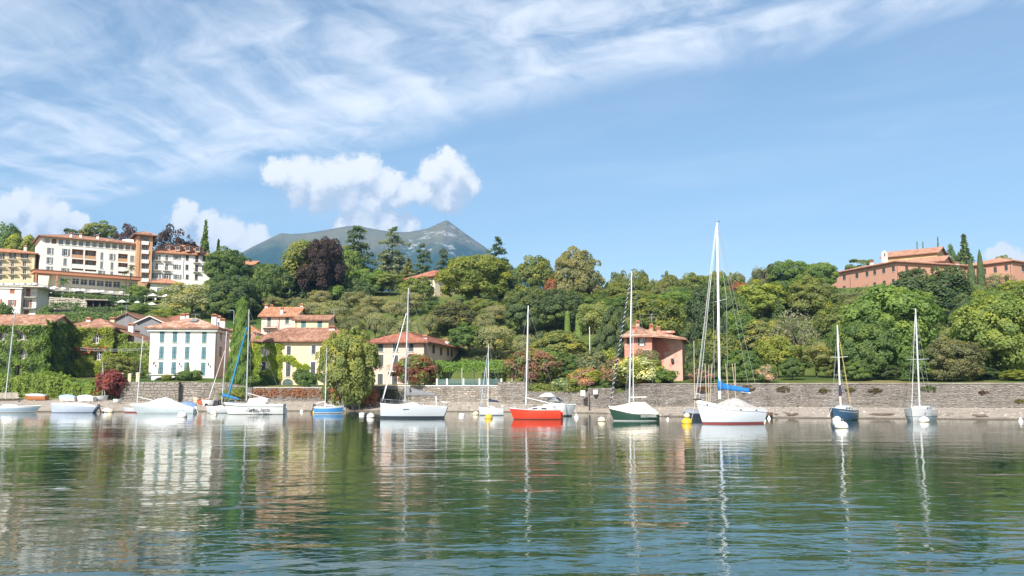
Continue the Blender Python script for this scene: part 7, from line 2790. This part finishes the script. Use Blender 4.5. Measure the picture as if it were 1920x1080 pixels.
m.loft([[(x, y, z_) for x, y, z_ in ((x_, -0.8, za + 0.56), (x_, -0.5, za + h_), (x_, 0, za + h_ + 0.08), (x_, 0.5, za + h_), (x_, 0.8, za + 0.56))] for x_, h_ in ((-0.5, 0.62), (0.1, 0.95), (0.8, 0.98), (1.4, 0.60))], caps=True)
m.obj('canopy', paint('pale_canopy', (0.46, 0.45, 0.42), 0.7), b.root, smooth=True)
b.pulpit(aft=False, h=0.45)
# dark green sailboat under a cream tent
GRN = paint('dark_green_hull', (0.025, 0.065, 0.045), 0.3, var=0.2, coat=0.2)
b = Boat('sailboat', 'dark green sailboat under a cream tent with a striped furled jib', (1228, 87.0), (1151, 87.2), 2.2, (0.78, 0.82, 1.38), 0.55, 0.55, GRN, band=GRN, stripe=GEL, bottom=BLACK, stripe_z=(0.02, 0.075), stern_rake=0.4, full=1.9)
b.deck(paint('cream_deck', (0.55, 0.49, 0.40), 0.6))
CREAM = paint('cream_canvas', (0.68, 0.60, 0.50), 0.8, var=0.14)


def ridge_g(f):
    return 0.06 + 0.98 * min(1, max(0.03, (f - 0.0) / 0.28)) * min(1, max(0.02, (0.98 - f) / 0.46))


b.tent(0.02, 0.98, ridge_g, CREAM, over=1.03, drop=0.16, round_=0.60, seed=4)
tips = b.mast(b.loc(1180, 756), b.loc(1184.5, 509), 0.065, MASTW, [(0.53, 1.1)])
b.stays(tips)
b.furled(b.loc(1145, 752), b.loc(1182, 522), 0.09, paint('navy_sailcloth', (0.02, 0.025, 0.055), 0.7), stripe=MASTW)
m = MB()
m.tube([b.loc(1179.5, 752), b.loc(1183.5, 560)], 0.05, 6)
m.obj('flag_halyard', paint('pale_turquoise', (0.28, 0.48, 0.55), 0.6), b.root)
m = MB()
m.tube([b.loc(1187.5, 752), b.loc(1187, 620)], 0.035, 6)
m.obj('spinnaker_pole', MASTW, b.root)
b.boom(b.loc(1182, 745), b.loc(1213, 744.5), MASTW, 0.05)
b.line(b.loc(1145, 766), b.loc(1136, 790), 0.02)
b.line(b.loc(1146, 767), b.loc(1141, 788), 0.02)
b.text('DISCOVERER', 0.385, 0.37, 0.31, GEL, side=1, sx=0.86, bold=0.004)
b.rudder(GRN)
# big white sailboat
b = Boat('sailboat', 'biggest white sailboat with a blue sail cover and red waterline', (1423, 80.6), (1317, 79.4), 2.9, (1.28, 1.42, 2.08), 0.62, 0.72, paint('cool_white_hull', (0.56, 0.59, 0.64), 0.22, var=0.06, coat=0.3), band=GEL, stripe=paint('grey_stripe2', (0.16, 0.17, 0.19), 0.4), bottom=paint('red_waterline', (0.30, 0.05, 0.05), 0.4), stripe_z=(0.10, 0.17), stern_rake=0.3)
b.deck()
rb = MB()
for sgn in (1, -1):
    rb.tube([(b.X(k / 16, b.sh(k / 16) - 0.30), sgn * (b.hb(k / 16) * 0.985 + 0.01), b.sh(k / 16) - 0.30) for k in range(17)], 0.03, 5)
rb.obj('rubbing_strake', paint('strake_grey', (0.32, 0.33, 0.36), 0.5), b.root)
b.cabin(1.4, 4.0, 1.8, 0.35, 1.0, 0.4, windows=2)
b.tent(0.08, 0.66, lambda f: 0.06 + 0.80 * min(1, f / 0.55) * min(1, (1.05 - f) / 0.40) ** 0.7, paint('grey_white_tarp', (0.42, 0.40, 0.37), 0.85, var=0.2), over=0.86, drop=-0.02, round_=0.58, seed=9)
tips = b.mast(b.loc(1349.5, 748), b.loc(1344.5, 418), 0.115, MASTW, [(0.55, 1.35)])
b.stays(tips, r=0.016)
m = MB()
m.tube([b.mt, b.mt + Vector((0, 0, 1.1))], [0.015, 0.006], 4)
m.obj('antenna', STEEL, b.root)
s = MB()
for (a0_, a1_) in (((1342, 424), (1304, 747)), ((1343, 424), (1311, 746))):
    s.tube([b.loc(*a0_), b.loc(*a1_)], 0.016, 5)
s.obj('furled_sail', MASTW, b.root)
b.line(b.loc(1346, 424), b.loc(1406, 736), 0.015, WIRE, 0.0, 'topping_lift')
bo = b.boom(b.loc(1349, 728), b.loc(1407, 737), MASTW, 0.07)
a_, c_ = b.loc(1347, 729), b.loc(1405, 735.5)
rings = []
for k in range(17):
    f = k / 16
    c = a_.lerp(c_, f)
    h = 1.12 * max(0.46, 1 - f * 2.6) if f < 0.21 else 0.50 + (0.36 - 0.50) * (f - 0.21) / 0.79
    ww = 0.17 - 0.06 * f + 0.015 * math.sin(k * 2.3)
    lo_ = -0.18 if f < 0.12 else -0.03
    rings.append([(c.x, c.y + ww * sy, c.z + (lo_ if sz < 0 else h * sz) + 0.02 * math.sin(k * 1.7)) for sy, sz in ((-0.6, -0.12), (-1, 0.15), (-0.75, 0.6), (0, 1.0), (0.75, 0.6), (1, 0.15), (0.6, -0.12))])
m = MB()
m.loft(rings, closed=True)
m.obj('sail_cover', paint('bright_blue_canvas', (0.015, 0.17, 0.50), 0.6, var=0.15), bo, smooth=True)
b.pulpit(h=0.6)
for t in (0.88, 0.45, 0.20):
    m = MB()
    z_ = b.sh(t) - 0.2
    m.box((b.X(t, z_) - 0.11, b.hb(t) * 0.985 - 0.02, z_ - 0.05), (b.X(t, z_) + 0.11, b.hb(t) * 0.985 + 0.025, z_ + 0.05))
    m.obj('port_window', TINT, b.root)
m = MB()
xb = b.X(1, b.fb[2])
m.box((xb - 0.5, -0.13, b.fb[2] + 0.01), (xb + 0.15, 0.13, b.fb[2] + 0.12))
m.tube([(xb, 0, b.fb[2] + 0.1), (xb - 0.5, 0, b.fb[2] + 0.75), (xb - 0.25, 0, b.fb[2] + 0.85)], 0.03, 5)
m.obj('anchor_roller', BLACK, b.root)
b.line((xb, 0, b.fb[2]), b.loc(1296, 789), 0.022)
# dark tender behind its bow
b = Boat('tender', 'small dark tender half hidden behind the bow of the biggest white sailboat', (1312, 94), (1284, 93.5), 1.5, (0.62, 0.62, 0.72), 0.15, 0.85, paint('dark_blue_hull', (0.025, 0.03, 0.05), 0.4))
b.tent(0.05, 0.97, lambda f: 0.15 + 0.3 * math.sin(math.pi * f), paint('slate_tarp', (0.22, 0.23, 0.27), 0.7), over=1.02)
b = Boat('rowboat', 'low brown rowboat on the beach behind the stern of the biggest white sailboat', (1446, 96.2), (1424, 96.0), 1.2, (0.35, 0.33, 0.4), 0.1, 0.7, paint('brown_hull', (0.16, 0.09, 0.05), 0.6), z=0.25, group='small boats lying on the shore')
b.deck(paint('brown_hull', (0.16, 0.09, 0.05), 0.6), drop=0.1)
# dark blue sailboat, bow towards the viewer
b = Boat('sailboat', 'dark blue sailboat seen bow-on beside two white buoys', (1596, 90.8), (1563, 87.0), 2.1, (0.98, 1.0, 1.28), 0.35, 0.75, paint('dark_blue_gel', (0.045, 0.095, 0.17), 0.28, var=0.12, coat=0.2), band=paint('dark_blue_gel', (0.045, 0.095, 0.17), 0.28), stripe=paint('dark_blue_gel', (0.045, 0.095, 0.17), 0.28))
b.deck(GEL)
rb = MB()
for sgn in (1, -1):
    rb.tube([(b.X(k / 16, b.sh(k / 16) - 0.22), sgn * (b.hb(k / 16) * 0.985 + 0.012), b.sh(k / 16) - 0.22) for k in range(15)], 0.028, 5)
rb.obj('stripe', GEL, b.root)
b.cabin(1.0, 3.9, 1.5, 0.55, 1.0, 0.3, windows=3, wh=0.25)
b.mast((2.9, 0, 1.4), (2.86, 0, 9.5), 0.085, MASTW, [(0.60, 0.9)], wind=False)
b.stays(frac=0.97)
b.boom((2.8, 0, 2.7), (1.2, -0.7, 2.75), MASTW, 0.05, paint('navy_canvas', (0.025, 0.03, 0.07), 0.7), 0.62, 0.2, 0.15)
m = MB()
m.tube([(2.88, 0.0, 2.4), (2.88, 0.0, 3.5)], [0.16, 0.11], 8)
m.obj('mast_cover', paint('navy_canvas', (0.025, 0.03, 0.07), 0.7), b.root)
m = MB()
for q in (0.0, 0.3):
    m.tube([(2.87, 0.1, 8.5), (2.9 - q, 0.98, 1.1)], 0.014, 4)
m.obj('yellow_line', paint('yellow_rope', (0.55, 0.40, 0.08), 0.7), b.root)
b.pulpit(h=0.5)
b.line((b.X(1, 1.2) - 0.1, -0.1, 1.2), (b.X(1, 0) + 0.55, -0.35, 0.4), 0.03, GEL)
# last white sailboat
b = Boat('sailboat', 'white sailboat seen bow-on, last along the wall, with a big white buoy at its bow', (1738, 90.0), (1711, 85.6), 2.5, (1.05, 1.05, 1.25), 0.35, 0.85, GEL, band=GEL, bottom=GEL, stripe=paint('blue_stripe', (0.10, 0.15, 0.26), 0.4), stripe_z=(0.40, 0.46), full=2.8)
b.deck()
b.cabin(1.2, 4.2, 1.8, 0.45, 1.2, 0.3, windows=2)
b.mast((2.9, 0.05, 1.3), (2.9, 0.15, 11.1), 0.085, ALU, [(0.48, 1.0)], wind=False)
b.stays(frac=0.97)
m = MB()
m.tube([(b.X(1, 1.2) - 0.2, 0, 1.35), (3.0, 0.1, 10.4)], [0.034, 0.018], 6)
m.obj('furled_sail', MASTW, b.root)
b.boom((2.8, 0.1, 2.4), (0.6, -1.0, 1.75), MASTW, 0.06)
b.pulpit(h=0.6)
for sgn in (1, -1):
    m = MB()
    m.box((b.X(0.78, 0.75) - 0.2, sgn * b.hb(0.78) * 0.97 - 0.03, 0.70), (b.X(0.78, 0.75) + 0.2, sgn * b.hb(0.78) * 0.97 + 0.03, 0.86))
    m.obj('name_plate', paint('name_grey', (0.18, 0.20, 0.24), 0.5), b.root)

# small craft on the shore
SG = 'small boats lying on the shore'


def shore_boat(name, label, s, bw, B, fb, hull, deckm, z=None, tilt=0.0, cover=None, rake=0.2, mastpts=None):
    P = at((s[0] + bw[0]) / 2, 760, (s[1] + bw[1]) / 2)
    b = Boat(name, label, s, bw, B, fb, rake, 0.7, hull, bottom=hull, z=(gz(P.x, P.y) + 0.22), group=SG, tilt=tilt)
    if cover:
        b.tent(0.02, 0.97, cover, deckm, over=1.03)
    else:
        b.deck(deckm, drop=0.10)
        m = MB()
        for f in (0.3, 0.6):
            w_ = b.hb(f) * 0.95
            m.box((f * b.L - 0.12, -w_, b.sh(f) - 0.06), (f * b.L + 0.12, w_, b.sh(f) - 0.02))
        m.obj('thwart', paint('thwart_wood', (0.25, 0.16, 0.09), 0.6), b.root)
    if mastpts:
        for k, (a, c) in enumerate(mastpts):
            m = MB()
            m.tube([b.loc(*a), b.loc(*c)], [0.045, 0.03], 6)
            m.obj('mast', ALU, b.root)
    return b


WOODH = paint('varnished_wood', (0.36, 0.14, 0.055), 0.4)
shore_boat('rowboat', 'white-decked rowboat with an orange wooden bottom drawn up by the hedge', (86, 138), (46, 138.4), 1.5, (0.52, 0.5, 0.66), WOODH, GEL, cover=lambda f: 0.10 + 0.25 * math.sin(math.pi * f))
shore_boat('sailing_dinghy', 'white sailing dinghy with a bare mast drawn up before the red maple', (163, 136.5), (199, 137.2), 1.5, (0.5, 0.48, 0.6), GEL, DECKM, mastpts=[((191.5, 746), (192, 678)), ((197, 744), (193, 690))])
shore_boat('sailing_dinghy', 'pale dinghy under a grey cover beside the masted dinghy', (176, 135.4), (144, 136), 1.4, (0.45, 0.45, 0.55), DECKM, paint('grey_cover', (0.50, 0.50, 0.52), 0.7), cover=lambda f: 0.12 + 0.3 * math.sin(math.pi * f))
shore_boat('dinghy', 'dinghy under a faded blue cover behind the blue-grey wrapped boat', (141, 136.2), (110, 136.6), 1.4, (0.45, 0.45, 0.55), GEL, paint('faded_blue', (0.30, 0.42, 0.55), 0.7), cover=lambda f: 0.12 + 0.28 * math.sin(math.pi * f))
shore_boat('dinghy', 'tiny white tender at the corner of the old stone wall', (211, 135.5), (226, 135.8), 1.0, (0.35, 0.33, 0.42), GEL, DECKM, rake=0.1)
shore_boat('canoe', 'orange canoe leaning against the pale wall by the white house', (391, 135.6), (370, 135), 0.9, (0.42, 0.38, 0.5), paint('orange_plastic', (0.72, 0.20, 0.07), 0.4), paint('orange_dark', (0.5, 0.12, 0.05), 0.5), tilt=-0.55)
shore_boat('rowboat', 'pale beige rowboat standing by the shaded recessed wall', (373, 138.2), (362, 137.8), 1.3, (0.7, 0.66, 0.8), paint('beige_hull', (0.58, 0.46, 0.34), 0.5), paint('beige_dark', (0.3, 0.2, 0.15), 0.6))
b = shore_boat('motor_dinghy', 'white open motor dinghy resting on wheels beside the orange canoe', (403, 134.6), (379, 133.6), 1.3, (0.62, 0.6, 0.7), GEL, DECKM)
m = MB()
for x in (0.3, 1.5):
    for sgn in (1, -1):
        m.lathe([(0.05, -0.07), (0.22, -0.07), (0.24, 0), (0.22, 0.07), (0.05, 0.07)], 10, Matrix.Translation((x, sgn * 0.6, -0.10)) @ Matrix.Rotation(math.pi / 2, 4, 'X'))
m.obj('trolley_wheel', BLACK, b.root)
b = shore_boat('dinghy', 'blue-covered dinghy behind the lettered boat', (446, 132.6), (422, 132.4), 1.3, (0.42, 0.4, 0.5), GEL, paint('deep_blue_cover', (0.10, 0.16, 0.36), 0.6), cover=lambda f: 0.10 + 0.22 * math.sin(math.pi * f))
for k in range(2):
    px, Y = (403.5, 134.0) if k == 0 else (410, 134.3)
    p = at(px, 750, Y)
    o = MB()
    o.lathe([(0.22, -0.1), (0.40, -0.12), (0.46, 0), (0.40, 0.12), (0.22, 0.1)], 14)
    t_ = o.obj('tyre', BLACK, loc=(p.x, Y, gz(p.x, Y) + 0.42))
    t_.rotation_euler = (math.pi / 2, 0, 0.3 * k)
    tag(t_, ['black tyre leaning by the motor dinghy, nearer the canoe', 'black tyre on the shore, nearer the blue boom cover'][k], 'tyre', 'tyres on the shore')
# planks of the landing at the picture edge
e = empty('landing_stage', (at(15, 750, 139).x, 139, gz(at(15, 750, 139).x, 139)), 'weathered plank landing stage on the shore at the picture edge', 'landing stage')
pm = MB()
pm.box((-2.6, -0.16, -0.05), (2.6, 0.16, 0.05))
pme = pm.mesh('plank', paint('weathered_wood', (0.44, 0.38, 0.32), 0.85, var=0.3))
for k in range(7):
    inst('plank', pme, e, Matrix.Translation((0.14 * math.sin(k * 2.1) - 0.25 * k, -1.6 + 0.42 * k, 0.30 + 0.13 * k)) @ Matrix.Rotation(0.01 * math.sin(k), 4, 'Z'))

# ------------------------------------------------------------------ buoys
BUOYM = {}
for nm, c in (('white', (0.74, 0.72, 0.68)), ('cream', (0.66, 0.58, 0.40)), ('yellow', (0.72, 0.42, 0.02))):
    BUOYM[nm] = paint('buoy_' + nm, c, 0.4, var=0.14, scale=3)
GRIME = paint('buoy_grime', (0.22, 0.19, 0.12), 0.8)


def buoy(px, base, wpx, colour, label, shape='ball', top=None):
    p = on_water(px, base)
    ys = float(key((px - 960) / FPX, 0))
    if p.y > ys - 2.5:
        p = at(px, base, ys - 2.5)
        p.z = 0
    r = wpx / FPX * p.y / 2
    e = empty('mooring_buoy', (p.x, p.y, 0), label, 'buoy', 'mooring buoys')
    e.rotation_euler = (random.Random(px).uniform(-0.08, 0.08), random.Random(px + 1).uniform(-0.08, 0.08), 0)
    m = MB()
    if shape == 'ball':
        prof = [(r * math.cos(a) if a > -1.4 else 0.02, r * 0.92 * math.sin(a) + r * 0.18) for a in np.linspace(-1.0, 1.5, 12)]
    elif shape == 'drum':
        prof = [(r * 0.9, -0.3), (r, -0.1), (r, r * 0.7), (r * 0.9, r * 0.8), (0.02, r * 0.82)]
    else:
        prof = [(r * 0.6, -0.3), (r, 0.0), (r * 0.9, r * 0.5), (r * 0.35, r * 0.9), (r * 0.3, r * 1.5), (0.02, r * 1.6)]
    m.lathe(prof, 16)
    for k, f in enumerate(m.f):
        z_ = max(m.v[q][2] for q in f)
        m.mi[k] = 1 if z_ < r * 0.10 + 0.03 else 0
    m.obj('float', [BUOYM[colour], GRIME], e, smooth=True)
    m = MB()
    zt = max(q[1] for q in prof)
    m.tube([(r * 0.22 * math.cos(a), 0, zt + r * 0.12 + r * 0.22 * math.sin(a)) for a in np.linspace(-2.2, 5.3, 9)], r * 0.05, 5)
    m.obj('ring', STEEL, e)
    if top:
        m = MB()
        m.lathe([(0.02, zt - 0.05), (r * 0.55, zt + 0.02), (r * 0.6, zt + r * 0.35), (r * 0.4, zt + r * 0.75), (0.02, zt + r * 0.85)], 14)
        m.obj('float', BUOYM[top], e, smooth=True)
    return e


for a_ in [(27, 772, 15, 'white', 'white buoy before the pale blue sailboat'), (200, 772.5, 15, 'white', 'white buoy right of the blue-grey wrapped boat'), (207, 769, 12, 'cream', 'beige buoy touching a white one right of the wrapped boat'),
           (341.5, 782, 18, 'white', 'white buoy floating below the long white powerboat'), (401, 777, 13, 'cream', 'cream buoy by the small grey sailboat'), (403, 780, 7, 'white', 'tiny white buoy next to the cream one'),
           (566, 772, 7, 'white', 'small white float between lettered boat and small blue boat'), (591, 774, 10, 'yellow', 'yellow buoy under the stern of the little blue sailboat'), (678.5, 778, 10, 'white', 'white drum buoy left of the larger white ball', 'drum'),
           (695, 783, 15, 'white', 'white ball buoy before the bow of the light grey sailboat'), (866, 780, 11, 'white', 'white drum buoy right of the light grey sailboat', 'drum'), (892, 778, 12, 'cream', 'pale yellow buoy before the small white sailboat'),
           (916, 785, 15, 'yellow', 'yellow buoy in front of the small white sailboat'), (1081, 783, 9, 'white', 'small white float at the end of the motorboat', 'cone'), (1128, 790, 15, 'cream', 'cream buoy left of the dark green sailboat'),
           (1252, 787, 6, 'white', 'little white float right of the dark green sailboat', 'cone'), (1288, 794, 20, 'yellow', 'big yellow buoy carrying a cream float at the bow of the biggest sailboat', 'ball', 'cream'), (1433, 789, 7, 'white', 'small white float by the stern of the biggest sailboat', 'cone'),
           (1442, 783, 7, 'white', 'farther small white float behind the biggest sailboat', 'cone'), (1569, 789, 16, 'white', 'white buoy touching the bow of the dark blue sailboat'), (1578, 803, 24, 'white', 'largest white buoy in front of the dark blue sailboat'),
           (1733, 791, 18, 'white', 'white buoy against the bow of the last white sailboat'), (1914, 790, 9, 'white', 'small white float near the picture edge', 'cone')]:
    buoy(*a_)
# driftwood and stones on the beach
DW = paint('driftwood', (0.13, 0.10, 0.08), 0.9)
rk = random.Random(3)
for (px, Y, s, l) in [(1484, 97.5, 1.6, 'dark driftwood log on the beach right of the biggest sailboat'), (1655, 96, 2.2, 'long forked driftwood branch on the beach between the last two sailboats'), (1838, 92.5, 1.3, 'tangled driftwood stump on the beach near the picture edge'), (1455, 98.5, 0.6, 'short dark log end on the beach')]:
    p = at(px, 780, Y)
    z_ = gz(p.x, p.y)
    m = MB()
    for k in range(4 if s != 0.6 else 2):
        a = rk.uniform(-0.5, 0.5) + (math.pi if k % 2 else 0)
        q = Vector((math.cos(a), math.sin(a) * 0.4, rk.uniform(-0.02, 0.35 if px != 1655 else 0.12))) * s * rk.uniform(0.4, 0.75)
        m.tube([(0, 0, 0.05), q * 0.5 + Vector((0, 0, 0.06)), q], [0.16 * s ** 0.5, 0.11 * s ** 0.5, 0.03], 6)
    o = m.obj('driftwood', DW, loc=(p.x, p.y, z_ + 0.05))
    tag(o, l, 'driftwood')
rg = np.random.default_rng(8)
m = MB()
for k in range(1500):
    px = rg.uniform(-60, 1980)
    u = (px - 960) / FPX
    ys, yw = float(key(u, 0)), float(key(u, 1))
    f = 0.12 + 0.88 * rg.random() ** 1.2
    Y = ys - 0.6 + (yw - ys) * f
    x = u * Y
    s = 0.07 + 0.22 * rg.random() ** 3
    z_ = gz(x, Y)
    q = rg.uniform(0, 3.1)
    M_ = Matrix.Translation((x, Y, z_)) @ Matrix.Rotation(q, 4, 'Z')
    m.box((-s, -s * 0.7, -s * 0.5), (s, s * 0.7, s * 0.6), M_, tint=float(rg.uniform(0.1, 0.9)), taper=float(rg.uniform(0.4, 0.75)))
o = m.obj('beach_stones', STONE_WARM, tint=True)
o['kind'] = 'stuff'
